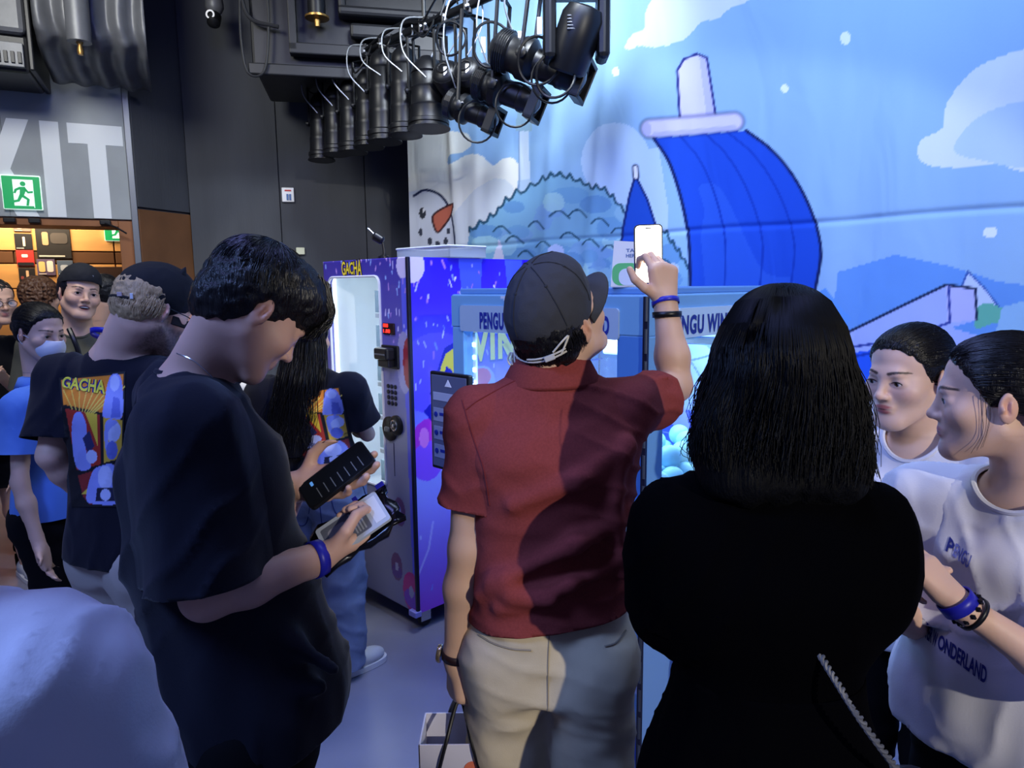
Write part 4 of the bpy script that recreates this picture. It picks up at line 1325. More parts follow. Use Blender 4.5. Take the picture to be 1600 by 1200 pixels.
def profile_light(pa, pb, dep, r, label, shutter=True):
    """ellipsoidal spotlight: pa rear pixel, pb front pixel"""
    p = on_bar((pa[0] * 0.55 + pb[0] * 0.45))
    Yb = p[1] - 0.02
    a = P(pa[0], pa[1], Yb + dep)
    b_ = P(pb[0], pb[1], Yb - dep)
    ax = b_ - a
    L = np.linalg.norm(ax)
    ax /= L
    c = empty('profile_light', (p[0], p[1], min(a[2], b_[2])), label, 'stage light', LG)
    clamp(c, p)
    MB().lathe([(r * 0.5, -0.02), (r * 0.8, 0.0), (r * 1.05, 0.02), (r * 1.05, L * 0.16), (r * 0.9, L * 0.18), (r * 0.95, L * 0.26), (r * 1.1, L * 0.30), (r * 1.1, L * 0.40), (r * 0.78, L * 0.46), (r * 0.74, L * 0.70), (r * 0.82, L * 0.72), (r * 0.82, L * 0.78), (r * 0.76, L * 0.80), (r * 0.76, L * 0.97), (r * 0.66, L * 0.97), (0.01, L * 0.92)], a, ax, 24).build('barrel', M_can, c, smooth=True)
    u = np.cross(ax, (0, 0, 1.0))
    u /= np.linalg.norm(u)
    w = np.cross(u, ax)
    for k in range(5):
        t = L * (0.05 + 0.024 * k)
        MB().tube([a + ax * t + r * 1.09 * (math.cos(q_) * u + math.sin(q_) * w) for q_ in np.linspace(0, 6.28, 19)[:-1]], 0.004, 5, closed=True).build('cooling_fin', M_can, c)
    fr_ = MB()
    e0 = a + ax * (L * 0.98)
    h = r * 1.02
    for s in (-1, 1):
        fr_.box((-h, -h, 0), (-h + 0.01, h, 0.02)) if False else None
    M_ = Matrix(((u[0], w[0], ax[0], e0[0]), (u[1], w[1], ax[1], e0[1]), (u[2], w[2], ax[2], e0[2]), (0, 0, 0, 1)))
    fr_.box((-h, -h, -0.03), (-h + 0.02, h, 0.02), 0.003, M_).box((h - 0.02, -h, -0.03), (h, h, 0.02), 0.003, M_).box((-h, -h, -0.03), (h, -h + 0.02, 0.02), 0.003, M_).box((-h, h - 0.02, -0.03), (h, h, 0.02), 0.003, M_)
    fr_.build('gel_frame', M_can, c)
    MB().lathe([(r * 0.7, 0), (r * 0.5, 0.02), (0.01, 0.03)], a + ax * (L * 0.94), ax, 20).build('lens', M_lens, c, smooth=True)
    mid = a + ax * (L * 0.35)
    for s in (-1, 1):
        MB().tube([p + np.array([0, 0, -0.04]), p + np.array([0, 0, -0.05]) + u * s * r * 1.2, mid + u * s * r * 1.2], 0.011, 6).build('yoke_arm', M_can, c)
        MB().lathe([(0.028, 0), (0.028, 0.02), (0.014, 0.028)], mid + u * s * r * 1.18, u * s, 12).build('yoke_knob', M_can, c, smooth=True)
    MB().box((-0.02, -0.03, 0), (0.02, 0.03, 0.003), 0.001, Matrix(((u[0], ax[0], w[0], 0), (u[1], ax[1], w[1], 0), (u[2], ax[2], w[2], 0), (0, 0, 0, 1))).copy()
             if False else Matrix.Translation(tuple(a + ax * (L * 0.28) - np.array([0, r * 1.1, 0])))).build('number_tag', M_label, c)
    lp = a + ax * (L * 0.62) - np.array([0, 0.0, r])
    MB().tube([lp + np.array([0.10 * math.cos(q_) * (1 if True else 0), -r * 0.9, 0.02 + 0.11 * math.sin(q_)]) for q_ in np.linspace(0, 6.28, 25)[:-1]], 0.006, 6, closed=True).build('cable_loop', M_can, c, smooth=True)
    safety(c, p, a + ax * (L * 0.2) + np.array([0, 0, r]), 0.0, -0.1)
    return c


def round_head(px, py, r, label):
    """fresnel seen from the rear: round back with a white tag"""
    p = on_bar(px)
    c0_ = P(px, py, p[1] - 0.05)
    c = empty('fresnel_light', (p[0], p[1], c0_[2] - r), label, 'stage light', LG)
    clamp(c, p)
    ax = np.array([0.25, 0.75, -0.35])
    ax /= np.linalg.norm(ax)
    MB().lathe([(r * 0.3, -0.05), (r * 0.7, -0.04), (r * 0.95, -0.015), (r, 0.02), (r * 0.92, 0.03), (r, 0.05), (r * 0.9, 0.16), (r * 0.98, 0.18), (r * 0.98, 0.26), (r * 0.9, 0.26), (0.01, 0.24)], c0_, ax, 26).build('housing', M_can, c, smooth=True)
    for k in range(4):
        u = np.cross(ax, (0, 0, 1.0))
        u /= np.linalg.norm(u)
        w = np.cross(u, ax)
        rr = r * (0.35 + 0.18 * k)
        MB().tube([c0_ - ax * (0.052 - 0.011 * k) + rr * (math.cos(q_) * u + math.sin(q_) * w) for q_ in np.linspace(0, 6.28, 19)[:-1]], 0.004, 5, closed=True).build('cooling_fin', M_can, c)
    MB().box((-0.010, -0.004, -0.024), (0.010, 0.0, 0.024), 0.002, Matrix.Translation(tuple(c0_ + np.array([0.0, -0.056, 0.0])))).build('number_tag', M_label, c)
    for s in (-1, 1):
        e = c0_ + ax * 0.08 + np.array([s * r * 1.08, 0, 0])
        MB().tube([p + np.array([0, 0, -0.04]), np.array([e[0], p[1], p[2] - 0.07]), e], 0.010, 6).build('yoke_arm', M_can, c)
    safety(c, p, c0_ + np.array([0, 0, r]), 0.0, 0.08)
    return c


round_head(661, 136, 0.075, 'small round backed lamp with a white tag over the widest can')
round_head(697, 116, 0.085, 'round backed lamp with a white tag, middle of the pipe')
round_head(731, 112, 0.085, 'second round backed lamp with a white tag, right of the middle one')
profile_light((700, 160), (775, 190), 0.05, 0.075, 'lower slanting spotlight under the round backed lamps')
profile_light((745, 125), (842, 165), 0.05, 0.085, 'slanting barrel spotlight between the round lamps and the long one')
profile_light((775, 75), (915, 128), 0.06, 0.095, 'long barrel spotlight with square gel frame pointing at the banner')
# moving head at the near end
mp = on_bar(905)
mh = empty('moving_head_light', mp, 'large black moving head lamp at the right end of the pipe', 'stage light', LG)
clamp(mh, mp)
mc = P(900, 62, mp[1] - 0.03)
MB().box((mp[0] - 0.17, mp[1] - 0.14, mp[2] - 0.16), (mp[0] + 0.17, mp[1] + 0.14, mp[2] - 0.05), 0.03).build('base', M_can, mh)
for s in (-1, 1):
    MB().box((mc[0] + s * 0.125 - 0.03, mc[1] - 0.07, mc[2] - 0.10), (mc[0] + s * 0.125 + 0.03, mc[1] + 0.07, mp[2] - 0.10), 0.025).build('yoke_arm', M_can, mh)
MB().lathe([(0.03, -0.15), (0.08, -0.14), (0.10, -0.10), (0.105, 0.0), (0.10, 0.08), (0.09, 0.14), (0.075, 0.15), (0.01, 0.13)], mc, (-0.3, 0.3, -0.9), 26).build('head', M_can, mh, smooth=True)
for k in range(5):
    MB().box((mc[0] - 0.05, mc[1] - 0.108, mc[2] + 0.01 + k * 0.014), (mc[0] + 0.0, mc[1] - 0.09, mc[2] + 0.017 + k * 0.014), 0.002).build('vent_fin', M_duct2, mh)
# extra leads looped between the lamps
random.seed(17)
for k in range(12):
    t0 = 0.15 + 0.21 * k
    a = bar0 + bdir * t0 + np.array([0, -0.03, 0.02])
    b = bar0 + bdir * (t0 + random.uniform(0.18, 0.4)) + np.array([0, -0.04, 0.0])
    m_ = (a + b) / 2 + np.array([random.uniform(-0.05, 0.05), -0.05, random.choice([-0.16, -0.10, 0.16, 0.10])])
    MB().tube(cr([a, (a * 0.6 + m_ * 0.6 - b * 0.2), m_, b], n=7), 0.006 if k % 3 else 0.0045, 6).build('lamp_lead', M_can if k % 3 else M_steel, br, smooth=True)
for k, (px, py, r_) in enumerate(((770, 70, 0.10), (842, 95, 0.10), (705, 60, 0.08), (868, 118, 0.09))):
    c = P(px, py, on_bar(px)[1] - 0.16)
    MB().tube([c + np.array([r_ * math.cos(q_), 0.02 * math.sin(2 * q_), r_ * 1.1 * math.sin(q_)]) for q_ in np.linspace(0, 6.28, 29)[:-1]], 0.007, 6, closed=True).build('coiled_lead', M_can, br, smooth=True)
for px, py in ((813, 62), (843, 40), (755, 70)):
    c = P(px, py, on_bar(px)[1] - 0.12)
    MB().box((c[0] - 0.012, c[1], c[2] - 0.04), (c[0] + 0.012, c[1] + 0.006, c[2] + 0.04), 0.002).build('white_tag', M_label, br)

# ================================================================== FIGURE TOOLS
def nrm(v):
    v = np.asarray(v, float)
    return v / max(np.linalg.norm(v), 1e-9)


class Frame:
    """origin + right / forward / up axes"""

    def __init__(self, o, fwd, up=(0, 0, 1), s=1.0):
        self.o = np.array(o, float)
        f = nrm(fwd)
        r = nrm(np.cross(f, up))
        u = np.cross(r, f)
        self.R = np.stack([r, f, u], 1)
        self.s = s

    def pt(self, x, y, z):
        return self.o + self.R @ (np.array([x, y, z]) * self.s)

    def loc(self, V):
        return ((V - self.o) @ self.R) / self.s

    def shift(self, x, y, z):
        g = Frame(self.pt(x, y, z), self.R[:, 1], self.R[:, 2], self.s)
        return g


def smin(a, b, k):
    if k <= 0:
        return np.minimum(a, b)
    h = np.maximum(k - np.abs(a - b), 0) / k
    return np.minimum(a, b) - h * h * k * 0.25


class Field:
    """soft union of rounded solids, skinned into one continuous surface"""

    def __init__(self):
        self.pr = []

    def cone(self, a, b, ra, rb, k=0.02, op=1):
        a, b = np.array(a, float), np.array(b, float)
        ba = b - a
        L2 = max(float(ba @ ba), 1e-12)

        def fn(X, Y, Z):
            px, py, pz = X - a[0], Y - a[1], Z - a[2]
            t = np.clip((px * ba[0] + py * ba[1] + pz * ba[2]) / L2, 0, 1)
            return np.sqrt((px - t * ba[0]) ** 2 + (py - t * ba[1]) ** 2 + (pz - t * ba[2]) ** 2) - (ra + (rb - ra) * t)
        r = max(ra, rb)
        self.pr.append((fn, np.minimum(a, b) - r, np.maximum(a, b) + r, k, op))
        return self

    def chain(self, pts, rs, k=0.015):
        for i in range(len(pts) - 1):
            self.cone(pts[i], pts[i + 1], rs[i], rs[i + 1], k)
        return self

    def ell(self, c, R, rad, k=0.02, op=1):
        c = np.array(c, float)
        R = np.array(R, float)
        rad = np.array(rad, float)

        def fn(X, Y, Z):
            px, py, pz = X - c[0], Y - c[1], Z - c[2]
            k0 = 0
            k1 = 0
            for i in range(3):
                q = (px * R[0, i] + py * R[1, i] + pz * R[2, i]) / rad[i]
                k0 = k0 + q * q
                k1 = k1 + (q / rad[i]) ** 2
            k0 = np.sqrt(k0)
            return k0 * (k0 - 1) / np.maximum(np.sqrt(k1), 1e-6)
        e = np.sqrt(((R * rad) ** 2).sum(1))
        self.pr.append((fn, c - e, c + e, k, op))
        return self

    def loft(self, A, B, right, sect, k=0.03, pw=2.4):
        """sect rows: t, rx, ry, ox, oy along A->B"""
        A, B = np.array(A, float), np.array(B, float)
        ax = B - A
        L = np.linalg.norm(ax)
        ax = ax / L
        r = nrm(np.array(right, float) - ax * np.dot(right, ax))
        f = np.cross(ax, r)
        T = np.array([s[0] for s in sect], float)
        tt = np.linspace(T[0], T[-1], 80)
        tab = []
        for c in range(1, 5):
            vals = np.array([s[c] if len(s) > c else 0.0 for s in sect], float)
            # monotone smooth interpolation
            m = np.gradient(vals, T)
            i = np.clip(np.searchsorted(T, tt) - 1, 0, len(T) - 2)
            h = T[i + 1] - T[i]
            u = (tt - T[i]) / h
            tab.append((2 * u ** 3 - 3 * u ** 2 + 1) * vals[i] + (u ** 3 - 2 * u ** 2 + u) * h * m[i] + (-2 * u ** 3 + 3 * u ** 2) * vals[i + 1] + (u ** 3 - u ** 2) * h * m[i + 1])

        def fn(X, Y, Z):
            px, py, pz = X - A[0], Y - A[1], Z - A[2]
            w = (px * ax[0] + py * ax[1] + pz * ax[2]) / L
            wc = np.clip(w, T[0], T[-1])
            rx, ry, ox, oy = [np.interp(wc, tt, q) for q in tab]
            u = np.abs(px * r[0] + py * r[1] + pz * r[2] - ox) / rx
            v = np.abs(px * f[0] + py * f[1] + pz * f[2] - oy) / ry
            q = (u ** pw + v ** pw) ** (1 / pw)
            # scale radial miss by the local radius in that direction
            rr = np.sqrt((u * rx) ** 2 + (v * ry) ** 2) / np.maximum(q, 1e-4)
            d = (q - 1) * np.minimum(rr, 0.5)
            e = np.abs(w - wc) * L
            return np.where(e > 0, np.sqrt(np.maximum(d, 0) ** 2 + e ** 2) + np.minimum(d, 0) * 0.0, d)
        m = max(max(s[1] for s in sect), max(s[2] for s in sect)) + max([abs(s[3]) for s in sect if len(s) > 3] + [0]) + max([abs(s[4]) for s in sect if len(s) > 4] + [0])
        a2, b2 = A + ax * L * T[0], A + ax * L * T[-1]
        self.pr.append((fn, np.minimum(a2, b2) - m, np.maximum(a2, b2) + m, k, 1))
        return self

    def bounds(self):
        lo = np.min([p[1] for p in self.pr if p[4] > 0], 0)
        hi = np.max([p[2] for p in self.pr if p[4] > 0], 0)
        return lo, hi

    def skin(self, h, lo=None, hi=None):
        if lo is None:
            lo, hi = self.bounds()
            lo = lo - 3 * h
            hi = hi + 3 * h
        lo, hi = np.array(lo, float), np.array(hi, float)
        n = np.maximum(np.ceil((hi - lo) / h).astype(int) + 1, 3)
        ax = [(lo[i] + h * np.arange(n[i])).astype(np.float32) for i in range(3)]
        D = np.full(n, 0.3, np.float32)
        for fn, pl, ph, k, op in self.pr:
            m = max(k, 0.004) + 2.5 * h
            i0 = np.maximum(np.floor((pl - m - lo) / h).astype(int), 0)
            i1 = np.minimum(np.ceil((ph + m - lo) / h).astype(int) + 1, n)
            if np.any(i1 <= i0):
                continue
            sl = tuple(slice(i0[i], i1[i]) for i in range(3))
            d = fn(ax[0][sl[0]][:, None, None], ax[1][sl[1]][None, :, None], ax[2][sl[2]][None, None, :]).astype(np.float32)
            if op > 0:
                D[sl] = smin(D[sl], d, k)
            else:
                D[sl] = -smin(-D[sl], d, k)
        return nets(D, lo, h)


def nets(D, lo, h):
    """naive surface nets -> vertices, quads"""
    neg = D < 0
    nx, ny, nz = D.shape
    c = np.zeros((nx - 1, ny - 1, nz - 1), np.uint8)
    for i in (0, 1):
        for j in (0, 1):
            for k in (0, 1):
                c += neg[i:nx - 1 + i, j:ny - 1 + j, k:nz - 1 + k]
    act = (c > 0) & (c < 8)
    idx = np.full(act.shape, -1, np.int64)
    I, Jx, Kx = np.nonzero(act)
    m = len(I)
    idx[I, Jx, Kx] = np.arange(m)
    acc = np.zeros((m, 3))
    cnt = np.zeros(m)
    cor = [(i, j, k) for i in (0, 1) for j in (0, 1) for k in (0, 1)]
    for a in range(8):
        for b in range(a + 1, 8):
            df = [abs(cor[a][q] - cor[b][q]) for q in range(3)]
            if sum(df) != 1:
                continue
            va = D[I + cor[a][0], Jx + cor[a][1], Kx + cor[a][2]]
            vb = D[I + cor[b][0], Jx + cor[b][1], Kx + cor[b][2]]
            x = (va < 0) != (vb < 0)
            t = np.where(x, va / np.where(x, va - vb, 1), 0)
            for q in range(3):
                acc[:, q] += np.where(x, cor[a][q] + t * (cor[b][q] - cor[a][q]), 0)
            cnt += x
    V = np.array(lo) + h * (np.stack([I, Jx, Kx], 1) + acc / np.maximum(cnt, 1)[:, None])
    Q = []
    for axn in range(3):
        s0_ = [slice(None)] * 3
        s1_ = [slice(None)] * 3
        s0_[axn] = slice(0, -1)
        s1_[axn] = slice(1, None)
        n0, n1 = neg[tuple(s0_)], neg[tuple(s1_)]
        e = n0 != n1
        # interior edges only
        o1, o2 = (axn + 1) % 3, (axn + 2) % 3
        sl = [slice(None)] * 3
        sl[o1] = slice(1, -1)
        sl[o2] = slice(1, -1)
        E = np.argwhere(e[tuple(sl)])
        if not len(E):
            continue
        E[:, o1] += 1
        E[:, o2] += 1
        inside0 = n0[E[:, 0], E[:, 1], E[:, 2]]

        def cell(d1, d2):
            q = E.copy()
            q[:, o1] += d1
            q[:, o2] += d2
            return idx[q[:, 0], q[:, 1], q[:, 2]]
        q = np.stack([cell(-1, -1), cell(0, -1), cell(0, 0), cell(-1, 0)], 1)
        q[~inside0] = q[~inside0][:, ::-1]
        Q.append(q)
    Q = np.vstack(Q) if Q else np.zeros((0, 4), int)
    Q = Q[(Q >= 0).all(1)]
    return V, Q


def tris(Q):
    if Q.shape[1] == 3:
        return Q
    return np.vstack([Q[:, [0, 1, 2]], Q[:, [0, 2, 3]]])


def normals(V, F):
    T = tris(F)
    n = np.cross(V[T[:, 1]] - V[T[:, 0]], V[T[:, 2]] - V[T[:, 0]])
    N = np.zeros_like(V)
    for i in range(3):
        for q in range(3):
            N[:, q] += np.bincount(T[:, i], n[:, q], len(V))
    return N / np.maximum(np.linalg.norm(N, axis=1, keepdims=True), 1e-12)


def compact(V, F, extra=None):
    u, inv = np.unique(F.ravel(), return_inverse=True)
    F2 = inv.reshape(F.shape)
    return (V[u], F2) if extra is None else (V[u], F2, extra[u])


def smooth_mesh(V, F, it=1, lam=0.5):
    T = tris(F)
    e = np.vstack([T[:, [0, 1]], T[:, [1, 2]], T[:, [2, 0]]])
    for _ in range(it):
        A = np.zeros_like(V)
        for q in range(3):
            A[:, q] = np.bincount(e[:, 0], V[e[:, 1], q], len(V)) + np.bincount(e[:, 1], V[e[:, 0], q], len(V))
        n = np.bincount(e[:, 0], minlength=len(V)) + np.bincount(e[:, 1], minlength=len(V))
        V = V * (1 - lam) + lam * A / np.maximum(n, 1)[:, None]
    return V


def clip(V, F, g):
    """keep g<0, cutting triangles cleanly along g=0"""
    T = tris(F)
    s = g[T] < 0
    ns = s.sum(1)
    out = [T[ns == 3]]
    newV = [V]
    base = len(V)
    cache = {}
    add = []
    ex = []

    def cut(a, b):
        key = (a, b) if a < b else (b, a)
        if key not in cache:
            t = g[a] / (g[a] - g[b])
            cache[key] = base + len(add)
            add.append(V[a] + t * (V[b] - V[a]))
        return cache[key]
    for tr, sg in zip(T[(ns == 1) | (ns == 2)], s[(ns == 1) | (ns == 2)]):
        if sg.sum() == 1:
            i = int(np.argmax(sg))
            a, b, c = tr[i], tr[(i + 1) % 3], tr[(i + 2) % 3]
            ex.append((a, cut(a, b), cut(a, c)))
        else:
            i = int(np.argmin(sg))
            a, b, c = tr[i], tr[(i + 1) % 3], tr[(i + 2) % 3]
            p, q = cut(a, b), cut(a, c)
            ex += [(p, b, c), (p, c, q)]
    if add:
        newV.append(np.array(add))
    if ex:
        out.append(np.array(ex))
    return compact(np.vstack(newV), np.vstack(out))


def vnoise(p, seed=0):
    p = np.asarray(p, float)
    i = np.floor(p).astype(np.int64)
    f = p - i
    f = f * f * (3 - 2 * f)

    def hsh(x, y, z):
        n = (x * 374761393 + y * 668265263 + z * 2147483647 + seed * 974634777) & 0xffffffff
        n = ((n ^ (n >> 13)) * 1274126177) & 0xffffffff
        return ((n ^ (n >> 16)) & 0xffff) / 32767.5 - 1
    r = 0
    for a in (0, 1):
        for b in (0, 1):
            for c in (0, 1):
                w = (f[:, 0] if a else 1 - f[:, 0]) * (f[:, 1] if b else 1 - f[:, 1]) * (f[:, 2] if c else 1 - f[:, 2])
                r = r + w * hsh(i[:, 0] + a, i[:, 1] + b, i[:, 2] + c)
    return r


def wrinkle(V, F, amp, freq, seed=0, axis=(1, 1, 1)):
    N = normals(V, F)
    n = vnoise(V * freq * np.array(axis), seed) + 0.5 * vnoise(V * freq * 2.1 * np.array(axis), seed + 1)
    # ridged so that folds read as creases
    n = 1 - 2 * np.abs(n)
    return V + N * (amp * n)[:, None]


def drape(V, F, b, freq, amp, seed=0, cover=0.0):
    """narrow raised creases running across direction b, broken up by noise"""
    N = normals(V, F)
    b = nrm(b)
    ph = freq * (V @ b) + 2.2 * vnoise(V * 5.5, seed) + 0.7 * vnoise(V * 14, seed + 3)
    w = 1 - np.abs(np.sin(ph))
    m = np.clip((vnoise(V * 4.3, seed + 7) + 0.35 + cover) * 1.6, 0, 1)
    return V + N * (amp * (w ** 2.2) * m)[:, None]


def tubes(paths, r0, r1, n=3):
    """many thin strands: paths (N,M,3)"""
    paths = np.asarray(paths, float)
    N_, M_, _ = paths.shape
    T = np.gradient(paths, axis=1)
    T /= np.maximum(np.linalg.norm(T, axis=2, keepdims=True), 1e-9)
    ref = np.array([0.31, 0.52, 0.79])
    a = np.cross(T, ref)
    a /= np.maximum(np.linalg.norm(a, axis=2, keepdims=True), 1e-9)
    b = np.cross(T, a)
    rr = np.linspace(0, 1, M_)
    rr = (r0 + (r1 - r0) * rr)[None, :, None]
    V = np.stack([paths + rr * (math.cos(2 * math.pi * k / n) * a + math.sin(2 * math.pi * k / n) * b) for k in range(n)], 2)
    idx = np.arange(N_ * M_ * n).reshape(N_, M_, n)
    F = []
    for k in range(n):
        k2 = (k + 1) % n
        F.append(np.stack([idx[:, :-1, k], idx[:, :-1, k2], idx[:, 1:, k2], idx[:, 1:, k]], -1).reshape(-1, 4))
    return V.reshape(-1, 3), np.vstack(F)


# ------------------------------------------------------------------ people: skeleton
def skeleton(x, y, face, H, lean=0.0):
    """upright joints for a person of height H standing at x,y and facing the 2D vector face"""
    f = nrm((face[0], face[1], 0))
    r = np.cross(f, (0, 0, 1.0))
    b = np.array([x, y, 0.0])
    up = np.array([0, 0, 1.0])
    J = dict(H=H, f=f, r=r, base=b)
    J['pelvis'] = b + up * 0.53 * H
    J['neck'] = b + up * 0.835 * H + f * lean
    for s, n in ((1, 'r'), (-1, 'l')):
        J['sh_' + n] = b + up * 0.805 * H + r * s * 0.103 * H + f * lean
        J['el_' + n] = b + up * 0.63 * H + r * s * 0.135 * H + f * (lean * 0.6 - 0.01)
        J['wr_' + n] = b + up * 0.485 * H + r * s * 0.145 * H + f * 0.04
        J['hip_' + n] = b + up * 0.515 * H + r * s * 0.052 * H
        J['kn_' + n] = b + up * 0.285 * H + r * s * 0.055 * H + f * 0.01
        J['an_' + n] = b + up * 0.048 * H + r * s * 0.06 * H - f * 0.01
    J['head'] = Frame(b + up * 0.937 * H + f * (lean + 0.02), f, up, H / 1.75)
    J['bulk'] = 1.0
    return J


def torso_axes(J):
    up = nrm(J['neck'] - J['pelvis'])
    r = nrm(J['sh_r'] - J['sh_l'])
    return r, nrm(np.cross(up, r)), up


def torso_sections(J, female=False, ease=0.0, hemflare=0.0):
    k = J['H'] / 1.75 * J['bulk']
    if female:
        S = [(-0.18, .160, .110), (0.0, .168, .118), (0.20, .150, .108), (0.42, .122, .092), (0.62, .136, .108), (0.78, .142, .106), (0.90, .125, .078), (1.0, .070, .058)]
    else:
        S = [(-0.18, .150, .108), (0.0, .160, .115), (0.20, .152, .108), (0.42, .146, .104), (0.62, .162, .116), (0.78, .168, .115), (0.90, .140, .086), (1.0, .075, .062)]
    out = []
    for t, a, b in S:
        e = ease * (1.0 if t < 0.85 else 0.45) + hemflare * max(0, 0.5 - t)
        out.append((t, a * k + e, b * k + e, 0, 0))
    return out


def build_field(J, female=False, arms=('r', 'l'), hands=True):
    F = Field()
    k = J['H'] / 1.75
    r, f, up = torso_axes(J)
    F.loft(J['pelvis'], J['neck'], r, torso_sections(J, female), 0.03)
    for n in arms:
        F.cone(J['neck'] - up * 0.02, J['sh_' + n], 0.05 * k, 0.047 * k, 0.05)
        am = 0.86 if female else 1.0
        F.cone(J['sh_' + n], J['el_' + n], 0.049 * k * am, 0.037 * k * am, 0.04)
        d = J['wr_' + n] - J['el_' + n]
        F.cone(J['el_' + n], J['el_' + n] + d * 0.35, 0.037 * k * am, 0.040 * k * am, 0.02)
        F.cone(J['el_' + n] + d * 0.35, J['wr_' + n], 0.040 * k * am, 0.0265 * k * am, 0.02)
    for n in ('r', 'l'):
        F.cone(J['hip_' + n], J['kn_' + n], 0.082 * k, 0.052 * k, 0.04)
        d = J['an_' + n] - J['kn_' + n]
        F.cone(J['kn_' + n], J['kn_' + n] + d * 0.3, 0.052 * k, 0.054 * k, 0.02)
        F.cone(J['kn_' + n] + d * 0.3, J['an_' + n], 0.054 * k, 0.034 * k, 0.02)
        fo = J['f'] if ('foot_' + n) not in J else J['foot_' + n]
        F.cone(J['an_' + n] + np.array([0, 0, -0.03]), J['an_' + n] + fo * 0.12 + np.array([0, 0, -0.045]), 0.033 * k, 0.026 * k, 0.03)
    return F


def add_head(F, h, female=False, nose=1.0, jaw=1.0, smile=0.0, J=None, nape=True):
    s = h.s
    R = h.R

    def E(c, rad, k, op=1):
        F.ell(h.pt(*c), R, np.array(rad) * s, k * s, op)

    def C(a, b, ra, rb, k, op=1):
        F.cone(h.pt(*a), h.pt(*b), ra * s, rb * s, k * s, op)
    E((0, -.014, .045), (.074, .094, .080), .01)
    E((0, .034, .046), (.060, .046, .056), .024)
    E((0, .032, -.018), (.062, .056, .058), .03)
    E((0, .034, -.064), (.049 * jaw, .048, .040), .03)
    E((0, .075, -.093), (.023 * jaw, .018, .018), .028)
    for q in (-1, 1):
        C((q * .054 * jaw, .000, -.044), (q * .022, .066, -.090), .016, .013, .03)
        E((q * .042, .060, -.016), (.024, .022, .020), .028)
        if smile:
            E((q * .038, .073, -.028), (.014, .012, .012), .02)
    C((-.028, .080, .026), (.028, .080, .026), .012, .012, .02)
    for q in (-1, 1):
        E((q * .033, .101, .006), (.018, .014, .011), .014, -1)
        E((q * .032, .0755, .006), (.0180, .0140, .0125), .006)
    C((0, .086, .018), (0, .086 + .020 * nose, -.020), .0068, .0085, .014)
    E((0, .087 + .021 * nose, -.0245), (.0095, .0090, .0082), .009)
    for q in (-1, 1):
        E((q * .0120, .096, -.0275), (.0068, .0085, .0062), .007)
    E((0, .080, -.044), (.020, .013, .016), .014)
    E((0, .0855, -.0520), (.0225, .0105, .0058), .008)
    E((0, .0845, -.0610), (.0195, .0105, .0064), .008)
    for q in (-1, 1):
        E((q * .032, .0945, .0055), (.0148, .0130, .0044), .0025, -1)
        ear = Frame(h.pt(q * .074, -.008, .000), R[:, 1] * 0.95 + R[:, 0] * q * 0.30, R[:, 2] * 0.97 - R[:, 1] * 0.22, s)
        F.ell(ear.o, ear.R, np.array((.0070, .0165, .0290)) * s, .006 * s)
        F.ell(ear.pt(q * .0080, .002, .004), ear.R, np.array((.0070, .0105, .0185)) * s, .003 * s, -1)
        F.ell(ear.pt(q * .0030, -.003, .002), ear.R, np.array((.0050, .0030, .0130)) * s, .003 * s)
        F.ell(ear.pt(q * .004, .010, -.002), ear.R, np.array((.005, .004, .007)) * s, .003 * s)
    if smile:
        E((0, .100, -.0575), (.025, .017, .0085), .003, -1)
    nr = .045 if female else .057
    nb = J['neck'] if J is not None else h.pt(0, -.05, -.18)
    F.cone(h.pt(0, -.028, -.045), nb, nr * s, (nr + .006) * s, .03)
    if nape:
        F.cone(h.pt(0, -.060, -.01), nb + h.R[:, 1] * -0.01, .040 * s, .050 * s, .03)


def add_hand(F, wrist, d, n, side, curl, thumb, s=1.0, spread=1.0, lat=0.0):
    """d distal, n out of the palm, curl per finger = list of three bend angles (deg)"""
    d = nrm(d)
    n = nrm(np.array(n) - d * np.dot(n, d))
    t = nrm(np.cross(d, n)) * side      # towards the thumb
    W_ = np.array(wrist, float)
    base = [(0.029, 0.084), (0.0095, 0.088), (-0.0095, 0.084), (-0.027, 0.077)]
    lens = [(.044, .026, .021), (.048, .030, .022), (.044, .028, .022), (.034, .021, .019)]
    tips = []
    F.cone(W_ - d * 0.02, W_ + d * 0.02, 0.0245 * s, 0.023 * s, 0.015)
    for i, (bt, bd) in enumerate(base):
        kn = W_ + (d * bd + t * bt) * s
        F.cone(W_ + (d * 0.015 + t * bt * 0.5) * s, kn, 0.0150 * s, 0.0118 * s, 0.014)
        F.cone(W_ + (d * 0.03 + t * bt * 0.8 + n * 0.006) * s, kn + n * 0.003 * s, 0.0125 * s, 0.0105 * s, 0.014)
        ang = 0
        p = kn
        rad = [0.0098, 0.0090, 0.0083, 0.0070]
        if i == 3:
            rad = [0.0085, 0.0078, 0.0072, 0.0062]
        dd = nrm(d + t * (0.10 * (1.5 - i)) * spread)
        for j in range(3):
            ang += math.radians(curl[i][j])
            v = dd * math.cos(ang) + n * math.sin(ang)
            q = p + v * lens[i][j] * s
            F.cone(p, q, rad[j] * s, rad[j + 1] * s, 0.003)
            p = q
        tips.append(p)
    # thumb leaves the side of the palm near its base; thumb = three direction triples (t, d, n)
    p = W_ + (d * 0.022 + t * 0.020 + n * 0.006) * s
    rad = [0.0150, 0.0115, 0.0100, 0.0082]
    for j, L in enumerate((0.042, 0.033, 0.027)):
        a, b, c = thumb[j]
        q = p + nrm(t * a + d * b + n * c) * L * s
        F.cone(p, q, rad[j] * s, rad[j + 1] * s, 0.010 if j == 0 else 0.003)
        p = q
    tips.append(p)
    return tips


